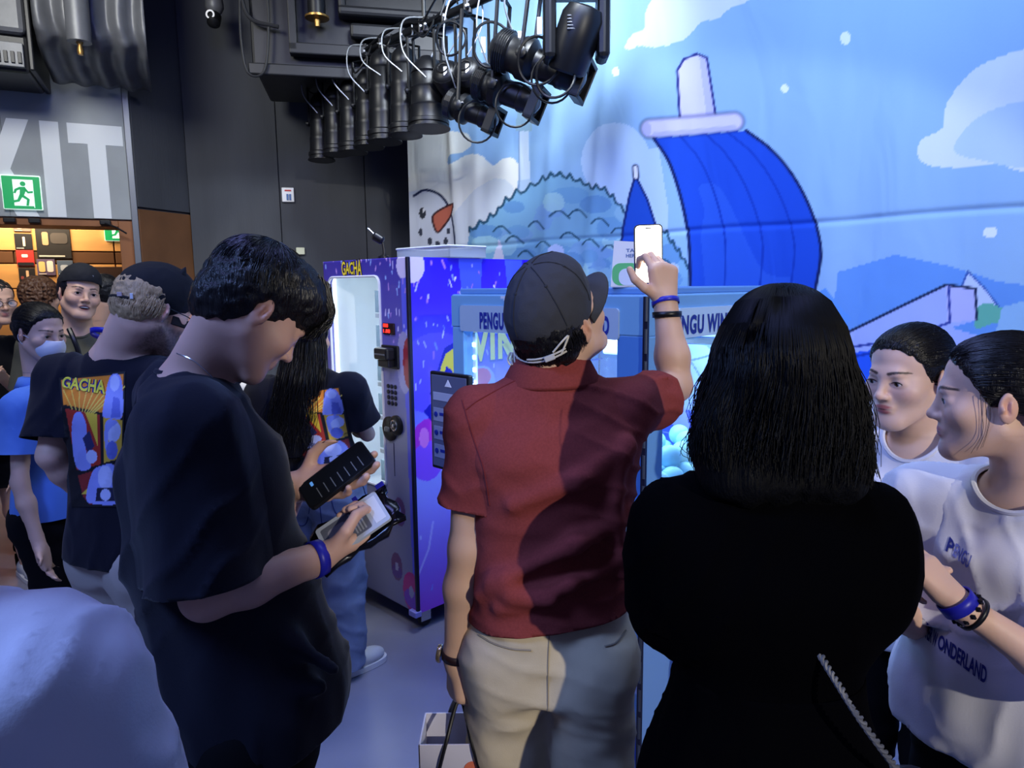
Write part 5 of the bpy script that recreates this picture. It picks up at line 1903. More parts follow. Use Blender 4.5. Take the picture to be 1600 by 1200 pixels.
def multi_skin(F, base_h, boxes, zmin=None):
    """coarse skin everywhere, finer inside the boxes; one mesh"""
    lo, hi = F.bounds()
    V, Q = F.skin(base_h)
    N = len(V)
    allV, allQ = [], []
    C = V[Q].mean(1)
    drop = np.zeros(len(Q), bool)
    for (bl, bh, h) in boxes:
        drop |= np.all((C > np.array(bl) + base_h * 0.6) & (C < np.array(bh) - base_h * 0.6), 1)
    Q = Q[~drop]
    V, Q = compact(V, Q)
    allV.append(V)
    allQ.append(Q)
    off = len(V)
    done = []
    for (bl, bh, h) in boxes:
        bl, bh = np.maximum(bl, lo - 3 * h), np.minimum(bh, hi + 3 * h)
        if np.any(bh - bl < 4 * h):
            continue
        v, q = F.skin(h, bl, bh)
        c = v[q].mean(1)
        dr = np.zeros(len(q), bool)
        for (dl, dh) in done:
            dr |= np.all((c > dl + h * 2) & (c < dh - h * 2), 1)
        q = q[~dr]
        v, q = compact(v, q)
        allV.append(v)
        allQ.append(q + off)
        off += len(v)
        done.append((bl, bh))
    return np.vstack(allV), np.vstack(allQ)


def bbox(pts, m):
    pts = np.array(pts)
    return pts.min(0) - m, pts.max(0) + m


def skin_colors(V, tone, h=None, smile=0, brow=(30, 24, 24), lip=(172, 104, 98), beard=None, browthick=1.0, blush=True):
    col = np.tile(lin(tone), (len(V), 1))
    n = vnoise(V * 30, 3)
    col *= (1 + 0.04 * n)[:, None]
    if h is None:
        return col
    L = h.loc(V)

    def blob(c, r, color, a=1.0, soft=0.35):
        q = np.sqrt((((L - np.array(c)) / np.array(r)) ** 2).sum(1))
        w = np.clip((1 - q) / soft, 0, 1) * a
        col[:] = col * (1 - w[:, None]) + lin(color) * w[:, None]
    t = np.array(tone, float)
    for q in (-1, 1):
        blob((q * .045, .07, -.022), (.026, .04, .022), t * np.array([1.0, .86, .84]), 0.5 if blush else 0.2, 0.9)
        blob((q * .077, -.008, 0), (.014, .022, .034), t * np.array([1.02, .84, .80]), 0.5, 0.7)
    blob((0, .114, -.027), (.016, .012, .012), t * np.array([1.0, .88, .86]), 0.5, 0.8)
    if beard is not None:
        w = np.clip((-0.030 - L[:, 2]) / 0.012, 0, 1) * np.clip((L[:, 1] + 0.01 + 0.02) / 0.02, 0, 1) * np.clip((L[:, 2] + 0.13) / 0.02, 0, 1)
        side = np.clip((np.abs(L[:, 0]) - 0.052) / 0.006, 0, 1) * np.clip((L[:, 1] - 0.0) / 0.01, 0, 1) * np.clip((0.03 - L[:, 1]) / 0.01, 0, 1) * np.clip((0.03 - L[:, 2]) / 0.01, 0, 1) * np.clip((L[:, 2] + 0.09) / 0.02, 0, 1)
        w = np.maximum(w, side) * (0.62 + 0.3 * vnoise(V * 330, 5))
        w = np.clip(w, 0, 0.9)
        col[:] = col * (1 - w[:, None]) + lin(beard) * w[:, None]
    blob((0, .098, -.0505), (.0250, .03, .0060), lip, 0.9, 0.35)
    blob((0, .098, -.0625), (.0220, .03, .0070), lip, 0.9, 0.35)
    blob((0, .1, -.0565), (.0245, .03, .0016), np.array(lip) * 0.35, 0.95, 0.6)  # crease shade between the lips, painted as a dark line
    if smile:
        blob((0, .092, -.0575), (.0245, .03, .0085), (72, 26, 26), 0.95, 0.3)
    for q in (-1, 1):
        w = np.zeros(len(V))
        for u in np.linspace(0, 1, 9):
            cx = q * (.016 + .032 * u)
            cz = .0285 + .0055 * math.sin(u * 2.4) - .002 * u
            qq = np.sqrt(((L[:, 0] - cx) / .0050) ** 2 + ((L[:, 2] - cz) / (.0036 * browthick * (1 - 0.45 * u))) ** 2)
            w = np.maximum(w, np.clip((1.25 - qq) / 0.5, 0, 1) * (L[:, 1] > 0.03))
        w *= 0.92
        col[:] = col * (1 - w[:, None]) + lin(brow) * w[:, None]
        # nostrils: their shade is painted into the skin colour
        for u in np.linspace(-1, 1, 11):
            pass
        blob((q * .0135, .104, -.0335), (.0045, .012, .0028), t * 0.35, 0.8, 0.6)
    return col


def add_eyes(root, h, look=(0, 0), open_=1.0, iris=(40, 26, 20)):
    for q in (-1, 1):
        c = np.array([q * .032, .0765, .006])
        u_, v_ = np.meshgrid(np.linspace(0, math.pi, 15), np.linspace(0, 2 * math.pi, 21)[:-1], indexing='ij')
        # pole along the gaze
        d = nrm((look[0], 1.0, look[1]))
        a = nrm(np.cross(d, (0, 0, 1)))
        b = np.cross(a, d)
        P_ = np.cos(u_)[..., None] * d + np.sin(u_)[..., None] * (np.cos(v_)[..., None] * a + np.sin(v_)[..., None] * b)
        r_ = 0.0126
        V = (c + r_ * P_).reshape(-1, 3)
        n = 20
        F = []
        for i in range(14):
            for j in range(n):
                F.append((i * n + j, i * n + (j + 1) % n, (i + 1) * n + (j + 1) % n, (i + 1) * n + j))
        ang = np.repeat(np.linspace(0, math.pi, 15), n)
        col = np.tile(lin((206, 200, 200)), (len(V), 1))
        col[ang < 0.52] = lin(iris)
        col[ang < 0.24] = lin((8, 8, 8))
        VW = h.o + (V * h.s) @ h.R.T
        mesh('eye', VW, np.array(F), mat('eye_wet', (200, 200, 200), 0.12, attr='Col'), root, col=col)
        # upper lash line
        pts = [h.pt(q * .032 + x, .0915 - 6.5 * x * x - 0.001 - 0.0004, .006 + .0046 * math.cos(x / .0135 * 1.45)) for x in np.linspace(-.0145, .0145, 9)]
        MB().tube(pts, np.array([.0006, .001, .0013, .0014, .0014, .0014, .0013, .001, .0006]) * h.s, 5).build('eyelashes', mat('lash_black', (12, 10, 10), 0.6), root, smooth=True)


# ------------------------------------------------------------------ clothing
def cloth(name, V, F, m, root, thick=0.004, col=None):
    return mesh(name, V, F, m, root, col=col, thick=thick)


def arm_param(V, a, b):
    ba = b - a
    L = np.linalg.norm(ba)
    u = ba / L
    t = (V - a) @ u
    d = np.linalg.norm((V - a) - t[:, None] * u, axis=1)
    return t / L, d


def torso_dist(F, V, skip):
    d = np.full(len(V), 1e3)
    for i, p in enumerate(F.pr):
        if i not in skip and p[4] > 0:
            d = smin(d, p[0](V[:, 0], V[:, 1], V[:, 2]), p[3])
    return d


def tee(J, root, name, m, female=False, ease=0.014, flare=0.02, hem=-0.12, sleeve=0.62, sr=(0.070, 0.078), h=0.008, neck=0.072, neck_drop=0.02,
        fold=0.006, ffreq=9.0, seed=0, extra=None, collar_band=True, arms=('r', 'l'), faxis=(1.3, 1.3, 0.55), long_hem=None, pw=2.4, thick=0.004, hem_tilt=(0, 0), drapes=(((1, 0.3, -0.55), 50, 0.005, 0.0),)):
    F = Field()
    k = J['H'] / 1.75
    r, f, up = torso_axes(J)
    skip = []
    S = torso_sections(J, female, ease, flare)
    if long_hem is not None:
        S = [(long_hem, S[0][1] + long_hem * -0.05, S[0][2] + long_hem * -0.05, 0, 0)] + S
    F.loft(J['pelvis'], J['neck'], r, S, 0.03, pw)
    for n in arms:
        F.cone(J['neck'] - up * 0.028, J['sh_' + n], 0.050 * k + ease * 0.4, 0.048 * k + ease * 0.8, 0.05)
        sl = J.get('sleeve_' + n, sleeve)
        a, b = J['sh_' + n], J['el_' + n]
        q = a + (b - a) * sl
        dirv = nrm(b - a)
        drop = np.array([0, 0, -0.012]) * (1 - abs(dirv[2]))
        skip.append(len(F.pr))
        F.cone(a, q + drop + dirv * 0.015, sr[0] * k, sr[1] * k, 0.045)
    if extra:
        extra(F)
    Fb = Field()
    Fb.pr = [p for i, p in enumerate(F.pr) if i not in skip]
    hp = J['pelvis'] + up * (np.linalg.norm(J['neck'] - J['pelvis']) * hem)
    nc = J['neck'] + up * 0.045 + f * 0.012 + f * neck_drop
    parts = []
    for Fx, is_sleeve in ((Fb, False), (F, True)):
        V, Q = Fx.skin(h)
        V = smooth_mesh(V, Q, 1)
        dt = torso_dist(F, V, skip)
        if fold:
            V = wrinkle(V, Q, fold, ffreq, seed, faxis)
        for b_, fr_q, am_, cv_ in drapes:
            V = drape(V, Q, b_, fr_q, am_, seed, cv_)
        if is_sleeve:
            V = V - normals(V, Q) * (0.0035 * np.clip(1 - dt / 0.007, 0, 1))[:, None]
        # cut openings
        rel = V - hp
        g = -(rel @ up) + hem_tilt[0] * (rel @ r) + hem_tilt[1] * (rel @ f)
        dn = np.sqrt((((V - nc) @ r) / neck) ** 2 + (((V - nc) @ f) / (neck * 0.98)) ** 2 + (((V - nc) @ up) / 0.085) ** 2)
        g = np.maximum(g, (1 - dn) * 0.07)
        if is_sleeve:
            g = np.maximum(g, 0.0008 - dt)
            da = np.min([arm_param(V, J['sh_' + n], J['el_' + n])[1] - np.where(arm_param(V, J['sh_' + n], J['el_' + n])[0] < -0.7, -9, 0) for n in arms], 0)
            g = np.maximum(g, da - sr[1] * k * 2.4)
            for n in arms:
                sl = J.get('sleeve_' + n, sleeve)
                t, d = arm_param(V, J['sh_' + n], J['el_' + n])
                L = np.linalg.norm(J['el_' + n] - J['sh_' + n])
                g = np.where((d < sr[1] * k * 1.8) & ((t - sl) * L < 0.20), np.maximum(g, (t - sl) * L), g)
        parts.append(clip(V, Q, g))
    V = np.vstack([parts[0][0], parts[1][0]])
    T = np.vstack([parts[0][1], parts[1][1] + len(parts[0][0])])
    o = cloth(name, V, T, m, root, thick)
    # collar rib following the neck opening
    if collar_band:
        g2 = 1 - np.sqrt((((V - nc) @ r) / neck) ** 2 + (((V - nc) @ f) / (neck * 0.98)) ** 2 + (((V - nc) @ up) / 0.085) ** 2)
        e = np.abs(g2) < 1e-3
        P_ = V[e]
        if len(P_) > 8:
            ang = np.arctan2((P_ - nc) @ f, (P_ - nc) @ r)
            P_ = P_[np.argsort(ang)]
            P_ = P_[::max(1, len(P_) // 40)]
            for _ in range(2):
                P_ = (np.roll(P_, 1, 0) + P_ * 2 + np.roll(P_, -1, 0)) / 4
            MB().tube(P_, 0.0055, 6, closed=True).build('collar', m, o, smooth=True)
    return o, V, T


def trousers(J, root, name, m, waist=0.04, h=0.012, ease=0.014, knee=0.075, ankle=0.065, end=1.0, fold=0.005, seed=0, female=False, extra=None, thick=0.0, drapes=(((0.25, 0.1, 1), 45, 0.005, -0.1),)):
    F = Field()
    k = J['H'] / 1.75
    r, f, up = torso_axes(J)
    S = [s for s in torso_sections(J, female, ease) if s[0] <= 0.25]
    F.loft(J['pelvis'], J['neck'], r, S, 0.04)
    for n in ('r', 'l'):
        q = J['kn_' + n] + (J['an_' + n] - J['kn_' + n]) * 1.02
        F.cone(J['hip_' + n] - J['f'] * 0.015, J['kn_' + n], 0.092 * k + ease, knee * k, 0.03)
        F.cone(J['kn_' + n], q, knee * k, ankle * k, 0.03)
        F.ell(J['hip_' + n] - J['f'] * 0.045 - np.array([0, 0, 0.02]), np.stack([J['r'], J['f'], (0, 0, 1)], 1), np.array((.085, .075, .10)) * k, 0.05)
    if extra:
        extra(F)
    V, Q = F.skin(h)
    V = smooth_mesh(V, Q, 1)
    if fold:
        V = wrinkle(V, Q, fold, 8.0, seed, (1, 1, 1.2))
    for b_, fr_q, am_, cv_ in drapes:
        V = drape(V, Q, b_, fr_q, am_, seed, cv_)
    hp = J['pelvis'] + up * (np.linalg.norm(J['neck'] - J['pelvis']) * waist)
    g = (V - hp) @ up
    for n in ('r', 'l'):
        if end < 1:
            e = J['hip_' + n] + (J['kn_' + n] - J['hip_' + n]) * end * 2 if end <= 0.5 else J['kn_' + n] + (J['an_' + n] - J['kn_' + n]) * (end - 0.5) * 2
        else:
            e = J['an_' + n] + np.array([0, 0, -0.02])
        d = np.linalg.norm((V - e)[:, :2], axis=1)
        g = np.where(d < 0.13, np.maximum(g, e[2] - V[:, 2]), g)
    V, T = clip(V, Q, g)
    return cloth(name, V, T, m, root, thick), V, T


def shoes(J, root, m, m_sole, s=1.0):
    for n in ('r', 'l'):
        a = J['an_' + n]
        fo = J.get('foot_' + n, J['f'])
        r = np.cross(fo, (0, 0, 1.0))
        F = Field()
        R = np.stack([r, fo, (0, 0, 1.0)], 1)
        c = np.array([a[0], a[1], 0])
        F.ell(c + fo * 0.00 + np.array([0, 0, 0.055]), R, (0.043 * s, 0.06 * s, 0.055 * s), 0.03)
        F.ell(c + fo * 0.12 * s + np.array([0, 0, 0.042]), R, (0.048 * s, 0.085 * s, 0.038 * s), 0.04)
        F.ell(c - fo * 0.04 + np.array([0, 0, 0.05]), R, (0.040 * s, 0.04 * s, 0.05 * s), 0.03)
        V, Q = F.skin(0.010)
        V[:, 2] = np.maximum(V[:, 2], 0.018)
        sh = mesh('shoe', V, Q, m, root)
        poly = [c + fo * y * s + r * x * s for x, y in [(-.040, -.075), (.0, -.085), (.040, -.075), (.044, 0), (.052, .11), (.04, .19), (0, .212), (-.04, .19), (-.052, .11), (-.044, 0)]]
        poly = cr(np.array(poly), True, 3)
        n_ = len(poly)
        Vs = np.vstack([poly + np.array([0, 0, 0.002]), poly + np.array([0, 0, 0.026])])
        Fs = [tuple(range(n_))[::-1], tuple(range(n_, 2 * n_))] + [(i, (i + 1) % n_, (i + 1) % n_ + n_, i + n_) for i in range(n_)]
        mesh('sole', Vs, Fs, m_sole, sh, smooth=False)
        for k in range(4):
            y = 0.05 + k * 0.022
            MB().tube(cr([c + fo * y * s + r * x * s + np.array([0, 0, z]) for x, z in ((-.03, .068 - k * .004), (0, .088 - k * .006), (.03, .068 - k * .004))], n=4), 0.0035, 5).build('lace', m_sole, sh, smooth=True)


# ------------------------------------------------------------------ hair
def meridian(h, c, rad, crown, n, th, seed, wav=0.004, pts=9, lift=1.02, phi=(0, 6.283), drop=None, clump=0.0):
    """strands running over an ellipsoid away from the crown direction"""
    R_ = np.random.RandomState(seed)
    c, rad = np.array(c), np.array(rad)
    cd = nrm(crown)
    a = nrm(np.cross(cd, (0.2, 1.0, 0.1)))
    b = np.cross(cd, a)
    ph = R_.uniform(phi[0], phi[1], n)
    t0 = R_.uniform(th[0], th[0] + (th[1] - th[0]) * 0.55, n)
    t1 = np.minimum(t0 + R_.uniform(0.35, 0.9, n), th[1] + R_.uniform(-.08, .08, n))
    T = t0[:, None] + (t1 - t0)[:, None] * np.linspace(0, 1, pts)
    ph = ph[:, None] + np.cumsum(R_.normal(0, 0.012, (n, pts)), 1)
    D = np.cos(T)[..., None] * cd + np.sin(T)[..., None] * (np.cos(ph)[..., None] * a + np.sin(ph)[..., None] * b)
    lf = lift + R_.uniform(-0.02, 0.03, n)[:, None] * np.linspace(0.2, 1, pts)
    L = c + rad * D * lf[..., None] + wav * np.cumsum(R_.normal(0, 0.25, (n, pts, 3)), 1)
    return h.o + (L.reshape(-1, 3) * h.s) @ h.R.T.astype(float), n, pts


def strands(name, paths, m, root, r0=0.0011, r1=0.0004):
    V, F = tubes(paths, r0, r1)
    o = mesh(name, V, F, m, root)
    o['kind'] = 'stuff'
    return o


def person(name, label, J):
    return empty(name, (J['base'][0], J['base'][1], 0), label, 'person')


def finish_body(root, F, J, boxes, tone, h, base_h=0.017, mname='skin', rough=0.5, **kw):
    V, Q = multi_skin(F, base_h, boxes)
    col = skin_colors(V, tone, h, **kw)
    return mesh('body', V, Q, mat('human_skin', (200, 160, 140), 0.52, attr='Col', sss=0.12, bump=0.04, bscale=500), root, col=col)

# ================================================================== PEOPLE
M_hair = mat('black_hair', (13, 12, 14), 0.38, spec=0.45, bump=0.5, bscale=90, stretch=(3, 3, 0.4))
M_strand = mat('black_hair_strand', (15, 14, 17), 0.32, spec=0.5)
M_blacktee = mat('black_jersey', (20, 21, 34), 0.85, spec=0.15, sheen=0.1, bump=0.06, bscale=300)
M_black2 = mat('soft_black_knit', (11, 11, 15), 0.95, spec=0.08, sheen=0.1, bump=0.1, bscale=260)
M_whitetee = mat('white_jersey', (214, 214, 224), 0.85, spec=0.15, bump=0.05, bscale=300)
M_red = mat('brick_red_pique', (128, 58, 56), 0.9, spec=0.12, var=0.10, vscale=220, bump=0.10, bscale=420)
M_chino = mat('sand_chino', (196, 182, 156), 0.85, spec=0.15, var=0.04, vscale=30, bump=0.06, bscale=350)
M_denim = mat('mid_blue_denim', (116, 128, 158), 0.85, spec=0.15, var=0.16, vscale=12, bump=0.12, bscale=380)
M_darktr = mat('black_trousers', (13, 13, 18), 0.85, spec=0.15)
M_sneak = mat('white_sneaker', (196, 198, 204), 0.55)
M_sole = mat('pale_sole', (220, 220, 222), 0.6)
M_darkshoe = mat('dark_shoe', (22, 22, 26), 0.5)
M_band = mat('royal_blue_band', (34, 36, 168), 0.4)
M_capnavy = mat('charcoal_cap_cotton', (50, 52, 60), 0.85, bump=0.08, bscale=300)
M_cord = mat('cream_cord', (206, 200, 188), 0.7)
SK_E = (206, 164, 138)
SK_P = (214, 176, 156)


def hit_patch(name, V, T, m, root, UV, pxf, F, col=None, off=0.003, smooth=True):
    """lay flat print on a garment: every print point is dropped onto the cloth along its sight line"""
    bv = BVHTree.FromPolygons([tuple(v) for v in V], [tuple(int(i) for i in t) for t in tris(T)])
    pts = []
    ok = []
    for u, v in UV:
        px, py = pxf(u, v)
        d = nrm(ray(px, py))
        h, n, i, dist = bv.ray_cast(Vector(CC), Vector(d))
        ok.append(h is not None)
        pts.append(np.array(h) - d * off if h is not None else np.zeros(3))
    pts, ok = np.array(pts), np.array(ok)
    if isinstance(F, np.ndarray):
        F = F[ok[F].all(1)]
        P4 = pts[F]
        d1 = np.linalg.norm(P4 - np.roll(P4, 1, 1), axis=2).max(1)
        F = F[d1 < 0.05]
    else:
        F = [f for f in F if all(ok[list(f)])]
        F = [f for f in F if max(np.linalg.norm(pts[f[i]] - pts[f[i - 1]]) for i in range(len(f))) < 0.15]
    if len(F) == 0:
        return None
    if isinstance(F, np.ndarray):
        if col is not None:
            pts, F, col = compact(pts, F, col)
        else:
            pts, F = compact(pts, F)
    else:
        use = sorted({i for f in F for i in f})
        mp_ = {a: b for b, a in enumerate(use)}
        pts = pts[use]
        F = [tuple(mp_[i] for i in f) for f in F]
    return mesh(name, pts, F, m, root, smooth=smooth, col=col)


def quadmap(q):
    q = np.array(q, float)          # bottom-left, bottom-right, top-right, top-left

    def f(u, v):
        return (q[0] * (1 - u) * (1 - v) + q[1] * u * (1 - v) + q[2] * u * v + q[3] * (1 - u) * v)
    return f


def hair_shell(h, parts, subs, root, m, name='hair', hh=0.004, amp=0.0025, freq=60, seed=0, axis=(1, 1, 1), body=None):
    F = Field()
    for c, r, k in parts:
        F.ell(h.pt(*c), h.R, np.array(r) * h.s, k * h.s)
    for c, r, k in subs:
        F.ell(h.pt(*c), h.R, np.array(r) * h.s, k * h.s, -1)
    if body:
        body(F)
    V, Q = F.skin(hh)
    V = smooth_mesh(V, Q, 1)
    V = wrinkle(V, Q, amp, freq, seed, axis)
    return mesh(name, V, Q, m, root)


def mer(h, *a, **k):
    p, n, m_ = meridian(h, *a, **k)
    return p.reshape(n, m_, 3)


def wristband(root, wr, el, r, m, name='wristband', off=0.0, w=0.006, tilt=(0, 0, 0)):
    ax = nrm(nrm(wr - el) + np.array(tilt))
    c = wr + nrm(el - wr) * off
    a = nrm(np.cross(ax, (0.3, 0.2, 1)))
    b = np.cross(ax, a)
    V, F = [], []
    n = 28
    for (rr, hh) in ((r, -w), (r + 0.0025, -w), (r + 0.0025, w), (r, w)):
        for t in np.arange(n) * 2 * math.pi / n:
            V.append(c + ax * hh + rr * (math.cos(t) * a + math.sin(t) * b))
    for i in range(4):
        j = (i + 1) % 4
        for k in range(n):
            F.append((i * n + k, i * n + (k + 1) % n, j * n + (k + 1) % n, j * n + k))
    return mesh(name, V, F, m, root)


def phone(name, c, fwd, up, w, hgt, label, screen, emit, m_body=None):
    """fwd: direction out of the screen"""
    fr = Frame(c, fwd, up)
    M_ = Matrix(((fr.R[0, 0], fr.R[0, 1], fr.R[0, 2], c[0]), (fr.R[1, 0], fr.R[1, 1], fr.R[1, 2], c[1]), (fr.R[2, 0], fr.R[2, 1], fr.R[2, 2], c[2]), (0, 0, 0, 1)))
    r = empty(name, c, label, 'phone')

    def put(nm, poly, y0, y1, m):
        b = MB().prism(poly, y0, y1)
        b.V = [tuple(M_ @ Vector(v)) for v in b.V]
        return b.build(nm, m, r)
    put('case', rrect(-w / 2, w / 2, -hgt / 2, hgt / 2, 0.011), -0.0045, 0.004, m_body or M_blackp)
    sc_ = put('screen', rrect(-w / 2 + 0.003, w / 2 - 0.003, -hgt / 2 + 0.003, hgt / 2 - 0.003, 0.009), 0.004, 0.0047, mat('screen_' + name + label[:5], screen, 0.15, emit=emit))
    return r, put, M_


# ---------------------------------------------------------------- man in the brick red polo, seen from behind
def man_red():
    Y0 = 1.47
    J = skeleton(P(858, 1040, Y0)[0], Y0, (0.12, 1), 1.77)
    J['neck'] = P(862, 598, Y0)
    J['pelvis'] = np.array([P(858, 1040, Y0)[0], Y0, 0.94])
    J['sh_l'] = P(747, 654, Y0 - 0.01)
    J['sh_r'] = P(973, 640, Y0 + 0.03)
    J['el_l'] = P(729, 856, Y0 - 0.02)
    J['wr_l'] = P(713, 1030, Y0 - 0.01)
    J['el_r'] = P(1056, 603, 1.70)
    J['wr_r'] = P(1040, 474, 1.735)
    J['sleeve_l'] = 0.66
    J['sleeve_r'] = 0.62
    h = Frame(P(874, 510, Y0), (0.60, 0.58, 0.56), (0, 0, 1), 1.0)
    J['head'] = h
    root = person('person', 'man in brick red polo, charcoal cap and sand trousers holding up a phone', J)
    F = build_field(J)
    add_head(F, h, J=J)
    # raised hand wraps the phone from the right: palm faces the hall wall
    dR = nrm(P(1036, 410, 1.735) - J['wr_r'])
    add_hand(F, J['wr_r'], dR, (-0.42, 0.90, 0.05), 1, [(38, 62, 50), (46, 66, 50), (54, 70, 50), (60, 70, 50)], [(0.95, 0.55, -0.05), (0.75, 0.75, 0.20), (0.30, 1, 0.30)], 1.0, spread=0.5)
    dL = nrm(np.array([-0.01, 0.02, -1.0]))
    add_hand(F, J['wr_l'], dL, (0.9, 0.42, 0), -1, [(35, 75, 60), (40, 80, 60), (42, 80, 60), (45, 80, 60)], [(0.5, 0.8, 0.4), (0.0, 0.8, 0.6), (-0.3, 0.6, 0.6)], 1.0)
    bx = [(*bbox([h.pt(0, 0, 0)], 0.17), 0.0042), (*bbox([J['el_r'], J['wr_r'], J['wr_r'] + np.array([0, 0, 0.17])], 0.11), 0.0036), (*bbox([J['el_l'] + np.array([0, 0, 0.08]), J['wr_l'], J['wr_l'] - np.array([0, 0, 0.15])], 0.085), 0.0042)]
    finish_body(root, F, J, bx, (204, 166, 142), h)
    # polo
    yb = Y0 - 0.150

    def folds(Fd):
        for pts, r in (([(985, 700), (900, 752), (800, 790)], 0.010), ([(985, 800), (900, 850), (790, 905), (750, 930)], 0.013), ([(980, 870), (890, 915), (780, 950)], 0.009),
                       ([(980, 690), (960, 780), (975, 900)], 0.010), ([(770, 905), (800, 930), (860, 940)], 0.008)):
            q = [P(x, y, yb + 0.055 * (abs(x - 862) / 110.0) ** 2.2) for x, y in pts]
            for i in range(len(q) - 1):
                Fd.cone(q[i], q[i + 1], r, r * 0.85, 0.030)
        for a in (-1, 0, 1):
            s_, e_ = J['sh_r'], J['el_r']
            Fd.cone(s_ + (e_ - s_) * 0.15 + np.array([0, -0.05, 0.03 * a]), s_ + (e_ - s_) * 0.62 + np.array([0.0, -0.055, 0.032 * a + 0.01]), 0.012, 0.010, 0.018)
    o, V, T = tee(J, root, 'polo_shirt', M_red, ease=0.017, flare=0.012, hem=0.135, sr=(0.057, 0.066), h=0.0078, neck=0.050, fold=0.0032, ffreq=10, seed=2, extra=folds, collar_band=False, faxis=(0.8, 0.8, 1.5), hem_tilt=(0.10, 0), drapes=(((0.35, 0.1, 1), 55, 0.006, -0.15),))
    r, f, up = torso_axes(J)
    # folded collar: a leaning band round the neck
    CV, CF = [], []
    n = 44
    for (rad, hz, q) in ((0.060, 0.046, 0), (0.064, 0.056, 0), (0.073, 0.044, 0), (0.098, -0.004, 0), (0.096, -0.012, 0)):
        for t in np.linspace(0, 2 * math.pi, n + 1)[:-1]:
            drop = 0.035 * max(0, math.sin(t)) ** 2
            CV.append(J['neck'] + up * (hz + 0.008 - drop) + r * math.cos(t) * rad * 1.05 + f * (math.sin(t) * rad * 0.95 + 0.008))
    for i in range(4):
        for k in range(n):
            CF.append((i * n + k, i * n + (k + 1) % n, (i + 1) * n + (k + 1) % n, (i + 1) * n + k))
    mesh('collar', CV, CF, M_red, o, thick=0.003)
    # yoke seam and sleeve seams are stitched ridges
    bv = BVHTree.FromPolygons([tuple(v) for v in V], [tuple(int(i) for i in t) for t in T])

    def stitch(pts, nm='seam', rr=0.0013, m=M_red, off=0.001):
        out = []
        for px, py in cr(pts, n=8):
            d = nrm(ray(px, py))
            hh, nn, i, ds = bv.ray_cast(Vector(CC), Vector(d))
            if hh is not None:
                out.append(np.array(hh) - d * off)
        if len(out) > 3:
            MB().tube(out, rr, 5).build(nm, mat('seam_maroon', (110, 34, 38), 0.9) if m is M_red else m, o, smooth=True)
    stitch([(728, 640), (748, 625), (790, 602), (815, 590)])
    stitch([(722, 625), (738, 680), (755, 730), (765, 790)])
    # trousers
    o2, V2, T2 = trousers(J, root, 'trousers', M_chino, waist=0.175, h=0.0095, ease=0.008, knee=0.085, ankle=0.072, fold=0.006, seed=5)
    bv2 = BVHTree.FromPolygons([tuple(v) for v in V2], [tuple(int(i) for i in t) for t in T2])

    def on_tr(pts, nm, rr, m):
        out = []
        for px, py in cr(pts, n=8):
            d = nrm(ray(px, py))
            hh, nn, i, ds = bv2.ray_cast(Vector(CC), Vector(d))
            if hh is not None:
                out.append(np.array(hh) - d * 0.001)
        if len(out) > 3:
            MB().tube(out, rr, 5).build(nm, m, o2, smooth=True)
    ms = mat('chino_seam', (140, 130, 116), 0.9)
    on_tr([(748, 992), (770, 1005), (800, 1014), (830, 1016)], 'pocket_welt', 0.0022, ms)
    on_tr([(945, 1010), (962, 1004), (978, 985)], 'pocket_welt', 0.0022, ms)
    on_tr([(858, 990), (856, 1040), (856, 1110)], 'back_seam', 0.0014, ms)
    on_tr([(888, 966), (888, 980)], 'belt_loop', 0.005, M_chino)
    shoes(J, root, M_darkshoe, M_sole)
    # short black hair under the cap
    hair_shell(h, [((0, -.022, .030), (.079, .090, .075), .01), ((0, -.050, -.022), (.066, .052, .045), .03)],
               [((0, .085, -.02), (.09, .075, .075), .012), ((0, -.04, -.105), (.09, .12, .045), .01), ((.085, .0, .002), (.012, .024, .034), .004), ((-.085, .0, .002), (.012, .024, .034), .004)], root, M_hair, hh=0.0035, amp=0.0022, freq=70, seed=4)
    strands('hair_strands', np.vstack([mer(h, (0, -.035, .010), (.079, .080, .085), (0, -0.3, 1), 900, (0.9, 1.95), 5, 0.0010, phi=(0, 6.283))[:, :, :]]), M_strand, root, 0.0009, 0.0004) if False else None
    st = mer(h, (0, -.030, .000), (.078, .082, .080), (0, 0.15, 1), 900, (1.15, 1.95), 6, 0.0012, lift=1.0)
    L = h.loc(st[:, 4])
    st = st[(L[:, 1] < 0.0) & (L[:, 2] > -0.075)]
    strands('hair_strands', st, M_strand, root, 0.0010, 0.0004)
    # cap
    Fc = Field()
    Fc.ell(h.pt(0, -.008, .050), h.R, np.array((.083, .103, .094)) * h.s, 0.01)
    Fc.ell(h.pt(0, .02, .09), h.R, np.array((.066, .078, .060)) * h.s, 0.03)
    Vc, Qc = Fc.skin(0.004)
    Lc = h.loc(Vc)
    # opening: rim plane rising to the back arch
    g = (0.012 + 0.05 * (Lc[:, 1]) * 0.2) - Lc[:, 2]
    arch = np.sqrt((Lc[:, 0] / 0.046) ** 2 + ((Lc[:, 2] - 0.0) / 0.048) ** 2)
    g = np.where(Lc[:, 1] < -0.04, np.maximum(g, (1 - arch) * 0.04), g)
    Vc = wrinkle(Vc, Qc, 0.0012, 25, 9)
    Vc, Tc = clip(Vc, Qc, g)
    cap = mesh('cap', Vc, Tc, M_capnavy, root, thick=0.003)
    bill(h, cap, M_capnavy, 0.012, 0.088, up=0.012)
    bvc = BVHTree.FromPolygons([tuple(v) for v in Vc], [tuple(int(i) for i in t) for t in Tc])
